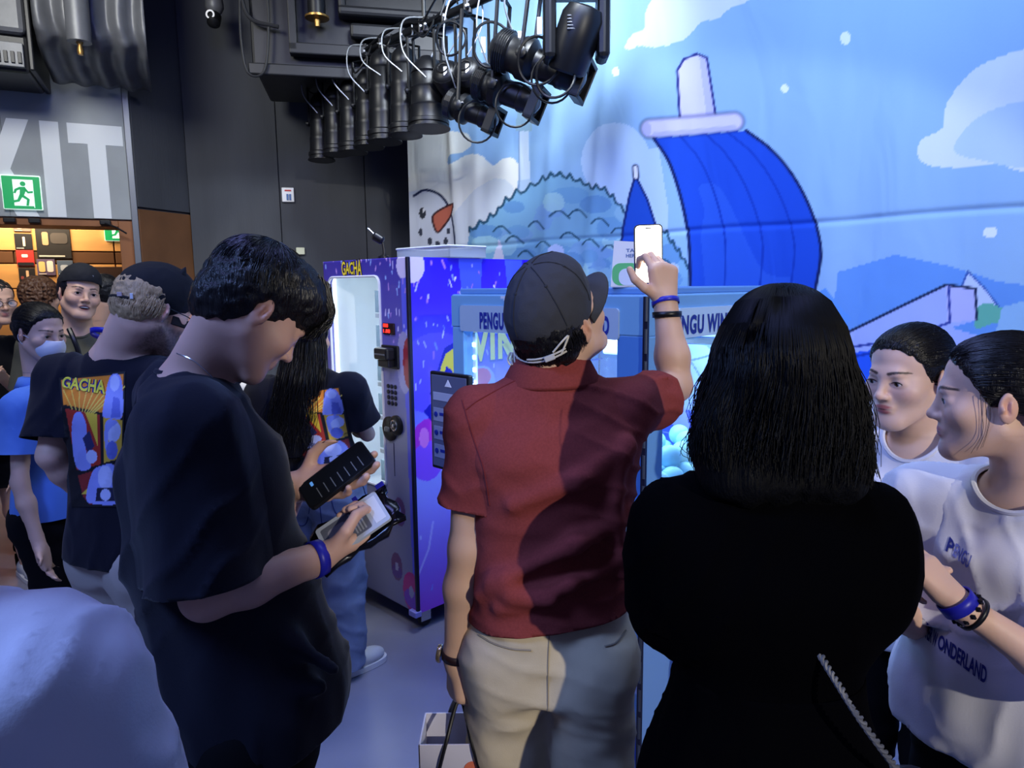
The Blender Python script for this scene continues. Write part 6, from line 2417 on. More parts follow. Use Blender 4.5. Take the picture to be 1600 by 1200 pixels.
    for az in (0.0, 60, 120, 180, 240, 300):
        a = math.radians(az + 90)
        out = []
        for el in np.linspace(0.12, 1.5, 12):
            d = h.R @ np.array([math.cos(a) * math.cos(el), math.sin(a) * math.cos(el), math.sin(el)])
            o_ = h.pt(0, -.004, .03)
            hh, nn, i, ds = bvc.ray_cast(Vector(o_), Vector(d))
            if hh is not None:
                out.append(np.array(hh) + d * 0.0006)
        if len(out) > 3:
            MB().tube(out, 0.0013, 5).build('panel_seam', mat('cap_seam', (36, 38, 44), 0.9), cap, smooth=True)
    for az in (30, 150, 210, 330, 90, 270):
        a = math.radians(az)
        d = h.R @ np.array([math.cos(a) * math.cos(1.0), math.sin(a) * math.cos(1.0), math.sin(1.0)])
        hh, nn, i, ds = bvc.ray_cast(Vector(h.pt(0, -.004, .03)), Vector(d))
        if hh is not None:
            MB().lathe([(0.0035, 0), (0.003, 0.0015), (0.001, 0.002)], np.array(hh), d, 10).build('eyelet', mat('cap_seam', (36, 38, 44)), cap, smooth=True)
    MB().lathe([(0.008, 0), (0.007, 0.004), (0.002, 0.006)], h.pt(0, -.004, .145), h.R[:, 2], 12).build('cap_button', M_capnavy, cap, smooth=True)
    # cream cord across the back opening, with toggle and bunched loops
    band = [h.pt(0.092 * math.sin(t), -.020 - .094 * math.cos(t), .004 - 0.010 * math.cos(t)) for t in np.linspace(-0.85, 0.95, 14)]
    MB().tube(band, 0.0022, 6).build('cap_cord', M_cord, cap, smooth=True)
    MB().tube([p + h.R[:, 2] * 0.007 for p in band[6:]], 0.0022, 6).build('cap_cord', M_cord, cap, smooth=True)
    MB().tube(cr([band[-2], band[-1] + h.R[:, 2] * 0.012, band[-1] + h.R[:, 1] * 0.02 + h.R[:, 2] * 0.022, band[-1] + h.R[:, 2] * 0.024, band[-3] + h.R[:, 2] * 0.012], n=5), 0.0022, 6).build('cord_loop', M_cord, cap, smooth=True)
    MB().box((-0.011, -0.004, -0.006), (0.011, 0.004, 0.006), 0.002, Matrix.Translation(tuple(band[-4] - np.array([0, 0.003, -0.003]))) @ Matrix.Rotation(-0.35, 4, 'Y')).build('cord_toggle', mat('toggle_grey', (176, 176, 178), 0.5), cap)
    for k in range(5):
        p = band[1] + h.R[:, 0] * (0.006 * k - 0.012)
        MB().tube(cr([p, p + np.array([-0.006 + 0.003 * k, -0.006, -0.014]), p + np.array([0.0 + 0.002 * k, -0.009, -0.026]), p + np.array([0.006, -0.006, -0.014]), p + np.array([0.002, 0, 0])], n=4), 0.0022, 6).build('cord_loop', M_cord, cap, smooth=True)
    # bands on the raised wrist, watch on the hanging wrist
    wristband(root, J['wr_r'], J['el_r'], 0.0315, M_band, off=-0.002, tilt=(0.0, 0.25, 0.1))
    wristband(root, J['wr_r'], J['el_r'], 0.0335, mat('black_band', (12, 12, 14), 0.4), off=0.028, w=0.007, tilt=(0.08, -0.1, 0))
    wt = wristband(root, J['wr_l'], J['el_l'], 0.0310, mat('brown_strap', (40, 24, 26), 0.4), name='watch_strap', off=0.012, w=0.009)
    wc = J['wr_l'] + nrm(J['el_l'] - J['wr_l']) * 0.012 + np.array([-0.034, 0.004, 0.0])
    MB().lathe([(0.020, 0), (0.021, 0.004), (0.019, 0.009), (0.002, 0.0095)], wc, (-1, 0.15, 0.1), 22).build('watch_case', mat('watch_gold', (170, 150, 120), 0.25, metal=0.8), wt, smooth=True)
    MB().lathe([(0.0175, 0), (0.002, 0.001)], wc + np.array([-0.0095, 0.0012, 0.001]), (-1, 0.15, 0.1), 22).build('watch_dial', mat('dial_dark', (30, 40, 66), 0.15), wt, smooth=True)
    return J


def bill(h, parent, m, z0, y0, up=0.0, w=0.072, L=0.078, droop=0.034):
    """curved peak of a cap in head coordinates"""
    V = []
    nu_, nv_ = 19, 9
    for j in range(nv_):
        for i in range(nu_):
            a = -1.25 + 2.5 * i / (nu_ - 1)
            t = j / (nv_ - 1)
            xi, yi = 0.078 * math.sin(a), -0.006 + 0.098 * math.cos(a)
            e = math.cos(a / 1.25 * math.pi / 2) ** 0.65
            V.append(h.pt(xi * (1 + 0.02 * t), yi + t * L * e, z0 + 0.012 - droop * (xi / 0.078) ** 2 * (0.45 + 0.55 * t) - 0.012 * t + up * t))
    V = np.array(V)
    return mesh('peak', V, grid(nu_, nv_), m, parent, thick=0.004)


JR = man_red()
# phone in the raised hand
pc = P(1013, 397, 1.785)
ph, put, M_ = phone('smartphone', pc, (-0.02, -1, -0.02), (-0.03, 0, 1), 0.071, 0.146, 'black phone with a glaring white screen held up by the man in red', (255, 253, 240), 5.5)
put('speaker_notch', rrect(-0.008, 0.008, 0.0625, 0.0655, 0.0014), 0.0046, 0.0052, M_blackp)
for k in range(3):
    put('screen_line', rrect(-0.022, 0.022, 0.045 - k * 0.018, 0.0458 - k * 0.018, 0.0003), 0.0046, 0.0050, mat('line_grey', (200, 200, 190), 0.5))
# carrier bag in the hanging hand
gh = JR['wr_l'] + np.array([0.005, 0.02, -0.10])
bg = empty('paper_bag', (gh[0], gh[1], gh[2] - 0.50), 'white paper carrier bag on black rope handles held by the man in red', 'bag')
bm_ = mat('bag_white', (206, 204, 220), 0.5, var=0.05)
z_ = gh[2] - 0.080
MB().box((gh[0] - 0.09, gh[1] - 0.06, z_ - 0.27), (gh[0] + 0.09, gh[1] - 0.056, z_), 0.001).box((gh[0] - 0.09, gh[1] + 0.056, z_ - 0.27), (gh[0] + 0.09, gh[1] + 0.06, z_), 0.001).box((gh[0] - 0.09, gh[1] - 0.06, z_ - 0.27), (gh[0] - 0.086, gh[1] + 0.06, z_), 0.001).box((gh[0] + 0.086, gh[1] - 0.06, z_ - 0.27), (gh[0] + 0.09, gh[1] + 0.06, z_), 0.001).box((gh[0] - 0.09, gh[1] - 0.06, z_ - 0.27), (gh[0] + 0.09, gh[1] + 0.06, z_ - 0.266)).build('bag_body', bm_, bg)
for s in (-1, 1):
    MB().tube(cr([np.array([gh[0] - 0.055, gh[1] + s * 0.064, z_ - 0.10]), np.array([gh[0] - 0.03, gh[1] + s * 0.064, z_ + 0.0]), gh + np.array([0, s * 0.006, -0.004]), np.array([gh[0] + 0.03, gh[1] + s * 0.064, z_ + 0.0]), np.array([gh[0] + 0.055, gh[1] + s * 0.064, z_ - 0.10])], n=7), 0.0045, 8).build('rope_handle', M_blackp, bg, smooth=True)
MB().lathe([(0.02, 0), (0.02, 0.001), (0.002, 0.0015)], (gh[0] + 0.03, gh[1] - 0.0605, z_ - 0.06), (0, -1, 0), 18).build('bag_print', mat('bag_orange', (210, 110, 80), 0.5), bg)


# ---------------------------------------------------------------- young man in the black tee, front left
def boy():
    Yb = 1.25
    J = skeleton(P(385, 1110, Yb)[0], Yb, (0.85, 0.53), 1.80)
    J['neck'] = P(298, 606, 1.26)
    f, r = J['f'], J['r']
    J['sh_r'] = P(292, 672, 1.11)
    J['sh_l'] = J['sh_r'] - r * 0.35 + f * 0.03
    J['el_r'] = P(322, 930, 1.08)
    J['wr_r'] = P(500, 872, 1.22)
    J['el_l'] = P(400, 860, 1.42)
    PB_C = P(527, 742, 1.31)
    PB_N = nrm(np.array([-0.30, -0.62, 0.72]))
    dL = nrm(PB_C - P(425, 752, 1.34))
    PB_N = nrm(PB_N - dL * (PB_N @ dL) * 0.6)
    J['wr_l'] = PB_C - dL * 0.105 - PB_N * 0.024
    J['sleeve_r'] = 0.93
    J['sleeve_l'] = 0.8
    J['pelvis'] = np.array([P(385, 1110, Yb)[0], Yb, 0.95])
    h = Frame(P(397, 490, 1.235), (0.55, 0.40, -0.66), (0, 0, 1), 0.91)
    J['head'] = h
    root = person('person', 'young man in plain black tee looking down at a phone and a card', J)
    F = build_field(J)
    add_head(F, h, J=J, nose=0.9, nape=False)
    dR = nrm(P(560, 845, 1.27) - J['wr_r'])
    add_hand(F, J['wr_r'], dR, (0.0, 0.50, 0.86), 1, [(52, 72, 50), (56, 75, 50), (58, 75, 50), (60, 75, 50)], [(0.75, 0.55, 0.45), (0.15, 0.9, 0.65), (-0.4, 1, 0.15)], 1.02, spread=0.5)
    add_hand(F, J['wr_l'], dL, PB_N, -1, [(2, 14, 18), (2, 16, 20), (3, 20, 24), (5, 26, 30)], [(0.85, 0.45, 0.55), (0.55, 0.8, 0.35), (0.1, 1.0, 0.15)], 1.02)
    bx = [(*bbox([h.pt(0, 0, 0)], 0.175), 0.0036), (*bbox([J['el_r'], J['wr_r'], J['wr_r'] + dR * 0.19], 0.06), 0.0040), (*bbox([J['wr_l'] - dL * 0.08, J['wr_l'], J['wr_l'] + dL * 0.19], 0.06), 0.0038)]
    bo = finish_body(root, F, J, bx, (196, 156, 140), h)
    add_eyes(root, h, (0, -0.35))
    rl_ = rootloc(root)
    bvb = BVHTree.FromPolygons([tuple(np.array(v.co) + rl_) for v in bo.data.vertices], [tuple(p.vertices) for p in bo.data.polygons])

    def ex(Fd):
        # loose drape below the arm and the belly of the shirt
        Fd.cone(P(325, 900, 1.22), P(400, 1085, 1.24), 0.118, 0.140, 0.06)
        Fd.cone(P(400, 900, 1.24), P(455, 1055, 1.26), 0.085, 0.105, 0.06)
        Fd.cone(J['sh_r'] + np.array([-0.02, 0.06, -0.03]), P(300, 850, 1.20), 0.075, 0.090, 0.06)
        for pts in ([(385, 940), (450, 1000), (520, 1045)], [(350, 1000), (420, 1060), (500, 1075)], [(345, 640), (365, 740), (372, 860)]):
            q = [P(x, y, 1.10 if y < 900 else 1.14) for x, y in pts]
            for i in range(len(q) - 1):
                Fd.cone(q[i], q[i + 1], 0.012, 0.012, 0.03)
    tee(J, root, 'tee_shirt', M_blacktee, ease=0.02, flare=0.03, hem=-0.10, sr=(0.075, 0.082), h=0.0085, neck=0.074, fold=0.0045, ffreq=8, seed=8, extra=ex, neck_drop=0.01, drapes=(((0.8, 0.2, -0.7), 42, 0.007, 0.0),))
    trousers(J, root, 'trousers', M_darktr, waist=0.06, knee=0.085, ankle=0.07, fold=0.004)
    shoes(J, root, M_darkshoe, M_sole)
    # thick black fringe hair
    hair_shell(h, [((0, -.022, .048), (.084, .106, .090), .01), ((0, .040, .085), (.070, .064, .050), .04), ((0, .072, .068), (.062, .038, .046), .03), ((0, -.058, -.010), (.070, .058, .072), .03)],
               [((0, .100, -.030), (.10, .060, .062), .010), ((0, .02, -.118), (.11, .12, .070), .012), ((.090, .000, .000), (.022, .028, .038), .006), ((-.090, .000, .000), (.022, .028, .038), .006), ((.08, .055, -.02), (.03, .035, .05), .01), ((-.08, .055, -.02), (.03, .035, .05), .01)],
               root, M_hair, hh=0.0040, amp=0.0030, freq=45, seed=3, axis=(1, 1, 1))
    st = mer(h, (0, -.020, .048), (.085, .107, .092), (0.1, -0.45, 1), 2000, (0.1, 1.75), 31, 0.0022, pts=8, lift=1.0)
    L = h.loc(st[:, -1])
    st = st[(L[:, 2] > 0.0) | (L[:, 1] < -0.02)]
    R_ = np.random.RandomState(4)
    fr = []
    for k in range(650):
        x = R_.uniform(-0.062, 0.062)
        p0 = np.array([x * 0.8, 0.05 + R_.uniform(-.02, .02), 0.132 + R_.uniform(-.012, .004)])
        p1 = np.array([x, 0.094 + R_.uniform(-.006, .010), 0.094 + R_.uniform(-.008, .008)])
        p2 = np.array([x * 1.03 + R_.normal(0, .004), 0.103 + R_.uniform(-.008, .010), 0.060 + R_.uniform(-.01, .01)])
        p3 = np.array([x * 1.05 + R_.normal(0, .008), 0.100 + R_.uniform(-.008, .010), 0.030 + R_.uniform(-.012, .014)])
        fr.append(cr([p0, p1, p2, p3], n=3))
    fr = np.array(fr)
    fr = h.o + (fr.reshape(-1, 3) * h.s @ h.R.T).reshape(fr.shape)
    strands('hair_strands', fr, M_strand, root, 0.0014, 0.0004)
    strands('hair_strands', st, M_strand, root, 0.0012, 0.0004)
    # necklace
    cpts = []
    for px, py in cr([(276, 552), (300, 562), (320, 578), (338, 596), (350, 612)], n=8):
        d = nrm(ray(px, py))
        hh, nn, i, ds = bvb.ray_cast(Vector(CC), Vector(d))
        if hh is not None:
            cpts.append(np.array(hh) - d * 0.0008)
    MB().tube(cpts, 0.0011, 5).build('necklace', mat('silver_chain', (190, 190, 196), 0.25, metal=0.9), root, smooth=True)
    wristband(root, J['wr_r'], J['el_r'], 0.0315, M_band, off=0.006, w=0.010)
    return J, dR, dL


JB, dRb, dLb = boy()
# dark phone in his far hand
pc = P(527, 742, 1.31)
axu = nrm(P(565, 722, 1.33) - P(490, 765, 1.29))
ph, put, M_ = phone('smartphone', pc, nrm(np.array([-0.30, -0.62, 0.72])), axu, 0.072, 0.150, 'dark black phone lying flat in the far hand of the young man in black', (20, 22, 28), 0.0)
for k in range(7):
    put('message_line', rrect(-0.028, -0.028 + 0.03 + 0.012 * ((k * 3) % 3), 0.050 - k * 0.016, 0.0520 - k * 0.016, 0.001), 0.0046, 0.0049, mat('text_grey', (90, 94, 104), 0.5, emit=0.05))
put('blue_badge', rrect(0.012, 0.024, -0.052, -0.046, 0.002), 0.0046, 0.0049, mat('badge_blue', (90, 150, 220), 0.5, emit=0.5))
# card slab and foil pouch in the near hand
sc1 = P(553, 822, 1.26)
axu = nrm(P(610, 800, 1.30) - P(500, 838, 1.23))
fr_ = Frame(sc1, nrm(np.array([-0.25, -0.62, 0.75])), axu)
M_ = Matrix(((fr_.R[0, 0], fr_.R[0, 1], fr_.R[0, 2], sc1[0]), (fr_.R[1, 0], fr_.R[1, 1], fr_.R[1, 2], sc1[1]), (fr_.R[2, 0], fr_.R[2, 1], fr_.R[2, 2], sc1[2]), (0, 0, 0, 1)))
sl = empty('card_slab', sc1, 'clear plastic card slab with grey print in the near hand of the young man in black', 'card case')


def slab(nm, poly, y0, y1, m, root=sl):
    b = MB().prism(poly, y0, y1)
    b.V = [tuple(M_ @ Vector(v)) for v in b.V]
    return b.build(nm, m, root)


slab('case', rrect(-0.040, 0.040, -0.066, 0.066, 0.006), 0.000, 0.006, mat('slab_clear', (176, 184, 200), 0.12, spec=0.7))
slab('card', rrect(-0.031, 0.031, -0.058, 0.030, 0.004), 0.0062, 0.0066, mat('card_grey', (96, 100, 116), 0.3))
slab('card_title', rrect(-0.031, 0.031, 0.038, 0.060, 0.002), 0.0062, 0.0066, mat('card_label', (206, 208, 216), 0.4))
for k in range(4):
    slab('card_stripe', rrect(-0.026, 0.026, 0.018 - 0.006 * k, 0.021 - 0.006 * k, 0.001), 0.0066, 0.0069, mat('card_stripe', (150, 154, 168), 0.4))
slab('card_picture', rrect(-0.020, 0.020, -0.048, -0.010, 0.008), 0.0066, 0.0069, mat('card_picture', (140, 140, 156), 0.4))
pw = empty('foil_pouch', sc1, 'crumpled black and blue foil pouch under the card slab', 'pouch')
random.seed(3)
Vp = []
for j in range(9):
    for i in range(9):
        x, z = -0.052 + 0.104 * i / 8, -0.085 + 0.17 * j / 8
        Vp.append(tuple(M_ @ Vector((x + random.uniform(-.006, .006), -0.012 + random.uniform(-.007, .004), z + random.uniform(-.006, .006)))))
mesh('pouch', Vp, grid(9, 9), mat('black_foil', (18, 18, 26), 0.18, metal=0.5), pw, smooth=False, thick=0.006)
Vp = []
for j in range(5):
    for i in range(5):
        Vp.append(tuple(M_ @ Vector((0.02 + 0.04 * i / 4 + random.uniform(-.004, .004), -0.026 + random.uniform(-.006, .004), 0.03 + 0.05 * j / 4))))
mesh('clear_sleeve', Vp, grid(5, 5), mat('silver_film', (150, 160, 200), 0.15, metal=0.6), pw, smooth=False, thick=0.002)
for a, b in (((0.05, 0.07), (0.062, 0.088)), ((0.055, 0.02), (0.068, 0.03))):
    MB().box((a[0], -0.010, a[1]), (b[0], -0.006, b[1]), 0.001, M_).build('blue_tab', M_band, pw)


# ---------------------------------------------------------------- woman in black with long wavy hair, seen from behind
M_hair3 = mat('jet_hair', (3, 3, 4), 0.6, spec=0.2, bump=0.4, bscale=90, stretch=(3, 3, 0.4))
M_strand3 = mat('jet_hair_strand', (4, 4, 6), 0.5, spec=0.2)
M_black3 = mat('deep_black_knit', (2, 2, 4), 0.95, spec=0.03, bump=0.1, bscale=260)


def woman_black():
    Y0 = 1.06
    J = skeleton(P(1200, 1040, Y0)[0], Y0, (0.05, 1), 1.66)
    J['neck'] = P(1212, 765, Y0)
    J['pelvis'] = np.array([P(1195, 1100, Y0)[0], Y0, 0.88])
    J['sh_l'] = P(1060, 824, Y0)
    J['sh_r'] = P(1346, 826, Y0)
    J['el_l'] = P(1040, 958, Y0 + 0.02)
    J['el_r'] = P(1358, 925, Y0 - 0.0)
    J['wr_l'] = P(1120, 930, Y0 + 0.22)
    J['wr_r'] = P(1290, 960, Y0 + 0.24)
    h = Frame(P(1212, 588, Y0 + 0.02), (0.10, 1, -0.12), (0.03, 0, 1), 0.99)
    J['head'] = h
    J['bulk'] = 1.06
    root = person('person', 'woman in black with long loose black hair, back turned, bag strap across', J)
    F = build_field(J, True)
    add_head(F, h, True, J=J)
    for n, s in (('l', -1), ('r', 1)):
        add_hand(F, J['wr_' + n], nrm(J['wr_' + n] - J['el_' + n]), (0, 0.3, 1), s, [(20, 30, 20)] * 4, [(0.8, 0.6, 0.2), (0.5, 0.9, 0.2), (0.3, 1, 0.1)], 0.92)
    finish_body(root, F, J, [(*bbox([h.pt(0, 0, 0)], 0.15), 0.005)], (206, 170, 150), h)

    def ex(Fd):
        for n in ('l', 'r'):
            Fd.cone(J['sh_' + n], J['el_' + n], 0.056, 0.050, 0.06)
            Fd.cone(J['el_' + n], J['wr_' + n], 0.050, 0.040, 0.02)
            s = -1 if n == 'l' else 1
            Fd.ell(J['sh_' + n] + np.array([s * -0.02, -0.01, -0.06]), np.eye(3), (0.055, 0.070, 0.09), 0.08)
        Fd.ell(P(1366, 896, Y0 - 0.01), np.eye(3), (0.040, 0.06, 0.07), 0.04)
        Fd.ell(P(1200, 880, Y0 - 0.01), np.eye(3), (0.165, 0.095, 0.12), 0.08)
    tee(J, root, 'black_top', M_black3, True, ease=0.018, flare=0.0, hem=-0.06, sleeve=0.95, sr=(0.055, 0.05), h=0.011, thick=0, neck=0.066, fold=0.0035, ffreq=7, seed=12, extra=ex, collar_band=True)

    # long skirt
    Fs = Field()
    c0_ = np.array([J['pelvis'][0], Y0, 0])
    R3 = np.stack([J['r'], J['f'], (0, 0, 1.0)], 1)
    Fs.loft(c0_ + np.array([0, 0, 0.25]), c0_ + np.array([0, 0, 1.12]), J['r'], [(0, .25, .20), (0.4, .235, .185), (0.65, .215, .165), (0.80, .190, .145), (0.93, .150, .120), (1.0, .140, .110)], 0.02, 2.2)
    Vs, Qs = Fs.skin(0.014)
    Vs = wrinkle(Vs, Qs, 0.006, 6, 3, (1.6, 1.6, 0.3))
    Vs, Ts = clip(Vs, Qs, np.maximum(0.27 - Vs[:, 2], Vs[:, 2] - 1.11))
    cloth('long_skirt', Vs, Ts, M_black3, root)
    shoes(J, root, M_darkshoe, M_darkshoe)
    # hair mass, falls past the shoulders
    def mass(Fd):
        hx = h.pt(0, 0, 0)
        def Q(px, py, Y):
            return P(px, py, Y)
        Fd.ell(h.pt(0, -.018, .044), h.R, np.array((.088, .110, .095)) * h.s, 0.02)
        Fd.loft(Q(1212, 750, Y0 - 0.055), Q(1212, 560, Y0 - 0.02), (1, 0, 0), [(0, .090, .045), (0.2, .106, .062), (0.5, .102, .078), (0.8, .090, .094), (1.0, .080, .090)], 0.05, 2.1)
        for px, py, rx, rz in ((1135, 700, .035, .065), (1296, 700, .035, .065), (1312, 738, .030, .035), (1160, 735, .04, .04), (1215, 745, .07, .035)):
            Fd.ell(Q(px, py, Y0 - 0.05), np.eye(3), (rx, .045, rz), 0.05)
    hs = hair_shell(h, [], [], root, M_hair3, hh=0.0065, amp=0.0035, freq=26, seed=7, axis=(1.6, 1.6, 0.25), body=mass)
    rl_ = rootloc(root)
    bvs = BVHTree.FromPolygons([tuple(np.array(v.co) + rl_) for v in hs.data.vertices], [tuple(p.vertices) for p in hs.data.polygons])
    ctr = h.pt(0, -.02, .03)
    R_ = np.random.RandomState(12)
    n = 1700
    paths = np.zeros((n, 13, 3))
    for k in range(n):
        a = R_.uniform(0, 2 * math.pi)
        while math.sin(a) > 0.55:
            a = R_.uniform(0, 2 * math.pi)
        ca, sa = math.cos(a), math.sin(a)
        l = []
        for th in (0.25 + R_.uniform(0, .35), 0.8, 1.25, 1.6):
            l.append(h.pt(*(np.array((0, -.018, .044)) + np.array((.094, .117, .099)) * np.array((ca * math.sin(th), sa * math.sin(th), math.cos(th))) * 1.01)))
        side = ca
        end = R_.uniform(-0.03, 0.035)
        base = np.array(l[-1])
        wav = R_.uniform(0.002, 0.010) * (0.6 + abs(side))
        phs = R_.uniform(0, 6.28)
        out = (0.020 if side > 0 else 0.030) * side + R_.normal(0, 0.007)
        Ln = 0.150 + end + 0.012 * side
        for q in range(1, 7):
            t = q / 6
            l.append(base + np.array([out * math.sin(t * 1.6) + wav * math.sin(phs + t * 7) * t, (-0.01 - 0.02 * t) * (1 if sa < 0.2 else 0.3) + wav * math.cos(phs + t * 6) * t, -Ln * t]))
        l = np.array(l)
        for q in range(len(l)):
            ax_ = ctr if l[q][2] > ctr[2] else np.array([ctr[0], ctr[1] - 0.03, l[q][2]])
            dv = l[q] - ax_
            dl = np.linalg.norm(dv)
            hh, nn, i_, ds = bvs.ray_cast(Vector(ax_), Vector(dv / dl))
            if hh is not None and ds > dl - 0.002:
                l[q] = np.array(hh) + dv / dl * (0.001 + 0.004 * R_.rand())
        cc = cr(l, n=2)[[0, 2, 4, 6, 7, 8, 9, 10, 11, 12, 14, 16, 18]]
        paths[k, :len(cc)] = cc
        if len(cc) < 13:
            paths[k, len(cc):] = cc[-1]
    strands('hair_strands', paths, M_strand3, root, 0.0013, 0.0005)
    # loose wisps at the left edge and curls at the right
    wis = []
    for k in range(70):
        if k < 45:
            x0 = R_.uniform(1105, 1150)
            w = [(x0, R_.uniform(560, 620)), (x0 - R_.uniform(4, 26), 650 + R_.uniform(-15, 15)), (x0 - R_.uniform(10, 46), 695 + R_.uniform(-12, 12)), (x0 - R_.uniform(-4, 34), 728 + R_.uniform(-10, 10)), (x0 - R_.uniform(-20, 22), 748 + R_.uniform(-12, 14))]
        else:
            x0 = R_.uniform(1305, 1340)
            w = [(x0, R_.uniform(540, 620)), (x0 + R_.uniform(2, 20), 650), (x0 + R_.uniform(2, 30), 690 + R_.uniform(-12, 12)), (x0 + R_.uniform(0, 34), 725 + R_.uniform(-10, 10)), (x0 + R_.uniform(6, 46), 755 + R_.uniform(-10, 10))]
        Yw = Y0 - R_.uniform(-0.02, 0.06)
        wis.append(cr([P(x, y, Yw) for x, y in w], n=4))
    strands('hair_wisps', np.array(wis), M_strand3, root, 0.0009, 0.0004)
    # twisted bag strap
    sp_ = cr([P(1278, 1018, Y0 - 0.128), P(1310, 1070, Y0 - 0.155), P(1345, 1125, Y0 - 0.17), P(1385, 1180, Y0 - 0.165), P(1420, 1225, Y0 - 0.13)], n=26)
    for s in (0, 1):
        tw = []
        for i, p in enumerate(sp_):
            a = i * 0.75 + s * math.pi
            tw.append(p + np.array([math.cos(a), 0.3 * math.sin(a), math.sin(a)]) * 0.0028)
        MB().tube(tw, 0.0030, 6).build('bag_strap', mat('grey_rope', (84, 86, 94), 0.5), root, smooth=True)
    bg2 = P(1440, 1290, Y0 + 0.02)
    b2 = MB().box((bg2[0] - 0.05, bg2[1] - 0.09, bg2[2] - 0.14), (bg2[0] + 0.05, bg2[1] + 0.09, bg2[2] + 0.06), 0.025)
    b2.build('shoulder_bag', M_blackp, root, smooth=True)
    return J


JW = woman_black()


# ---------------------------------------------------------------- two women in white tees on the right
def tied_hair(h, root, seed, part=0.0, bun=True, tone=M_hair, nst=1000):
    """hair combed back close to the skull from a natural hairline into a low knot"""
    F = Field()
    F.ell(h.pt(0, -.016, .046), h.R, np.array((.081, .101, .087)) * h.s, 0.01)
    F.ell(h.pt(0, .032, .047), h.R, np.array((.066, .053, .062)) * h.s, 0.026 * h.s)
    F.ell(h.pt(0, -.040, -.010), h.R, np.array((.066, .058, .055)) * h.s, 0.03 * h.s)
    if bun:
        F.ell(h.pt(0, -.120, .010), h.R, np.array((.034, .034, .036)) * h.s, 0.02 * h.s)
    V, Q = F.skin(0.0034)
    V = smooth_mesh(V, Q, 1)
    L = h.loc(V)
    a = np.arctan2(np.abs(L[:, 0]), L[:, 1] - 0.0)
    hl = np.interp(a, [0, 0.35, 0.7, 0.95, 1.15, 1.32, 1.45, 1.62, 1.85, 2.2, 3.15], [.086, .084, .070, .050, .018, -.012, .010, .028, .004, -.040, -.066])
    hl = hl + 0.003 * vnoise(L * 160, seed)
    up_ = np.clip((L[:, 2] - hl) / 0.022, 0, 1)
    V = V - normals(V, Q) * (0.0052 * h.s * (1 - up_ * (2 - up_)))[:, None]
    V = wrinkle(V, Q, 0.0012, 70, seed, (1, 1, 1))
    bvh = BVHTree.FromPolygons([tuple(v) for v in V], [tuple(int(i) for i in t) for t in tris(Q)])
    V2, T2 = clip(V, Q, hl - L[:, 2])
    mesh('hair', V2, T2, tone, root)
    R_ = np.random.RandomState(seed)
    c = h.pt(0, -.012, .040)
    bd_ = nrm(np.array([0, -.110, -.028]))
    out = []
    for k in range(nst):
        az = R_.uniform(0, 1.5)
        sgn = 1 if R_.rand() < 0.5 else -1
        zz_ = np.interp(az, [0, 0.35, 0.7, 0.95, 1.15, 1.32, 1.45], [.086, .084, .070, .050, .018, -.012, .010]) + R_.uniform(0, 0.05) * (1 if az < 1.2 else 0.5)
        st = nrm(np.array([sgn * math.sin(az) * 0.075, math.cos(az) * 0.075 + 0.012, zz_ - 0.040]))
        om = math.acos(np.clip(st @ bd_, -1, 1))
        ts = np.linspace(0, R_.uniform(0.45, 0.97), 11)
        pts = []
        lift = R_.uniform(-0.0004, 0.0012)
        for t in ts:
            d = (math.sin((1 - t) * om) * st + math.sin(t * om) * bd_) / math.sin(om)
            d = nrm(d + np.array([0, 0, 0.22 * math.sin(t * math.pi) * (1 if st[2] > 0 else 0.2)]))
            dw = h.R @ d
            hh, nn, i_, ds = bvh.ray_cast(Vector(c), Vector(dw))
            if hh is None:
                break
            pts.append(np.array(hh) + dw * lift)
        if len(pts) == 11:
            out.append(pts)
    strands('hair_strands', np.array(out), M_strand, root, 0.0009, 0.0004)


def woman_rear():
    Y0 = 1.76
    J = skeleton(P(1425, 900, Y0)[0], Y0, (-0.75, -0.66), 1.66)
    h = Frame(P(1421, 592, 1.73), (-0.90, -0.42, -0.10), (0.02, 0.0, 1), 1.05)
    J['head'] = h
    J['neck'] = P(1436, 702, 1.755)
    f, r = J['f'], J['r']
    J['wr_r'] = J['el_r'] + np.array([-0.02, -0.10, -0.20])
    root = person('person', 'woman in white tee with tied black hair facing left, behind the other white tee', J)
    F = build_field(J, True)
    add_head(F, h, True, J=J, nose=0.85, jaw=0.88)
    finish_body(root, F, J, [(*bbox([h.pt(0, 0, 0)], 0.15), 0.0025), (*bbox([J['neck']], 0.10), 0.006)], (214, 178, 160), h, lip=(176, 92, 92))
    add_eyes(root, h, (0.25, -0.18))
    tee(J, root, 'tee_shirt', M_whitetee, True, ease=0.028, flare=0.05, hem=-0.22, sleeve=0.75, sr=(0.075, 0.085), h=0.0088, neck=0.074, neck_drop=0.02, fold=0.0060, ffreq=9, seed=21, drapes=(((0.9, 0.5, -0.35), 62, 0.008, 0.25),))
    trousers(J, root, 'trousers', M_darktr, waist=0.05, female=True, knee=0.08, ankle=0.06)
    shoes(J, root, M_darkshoe, M_sole)
    tied_hair(h, root, 5)
    return J


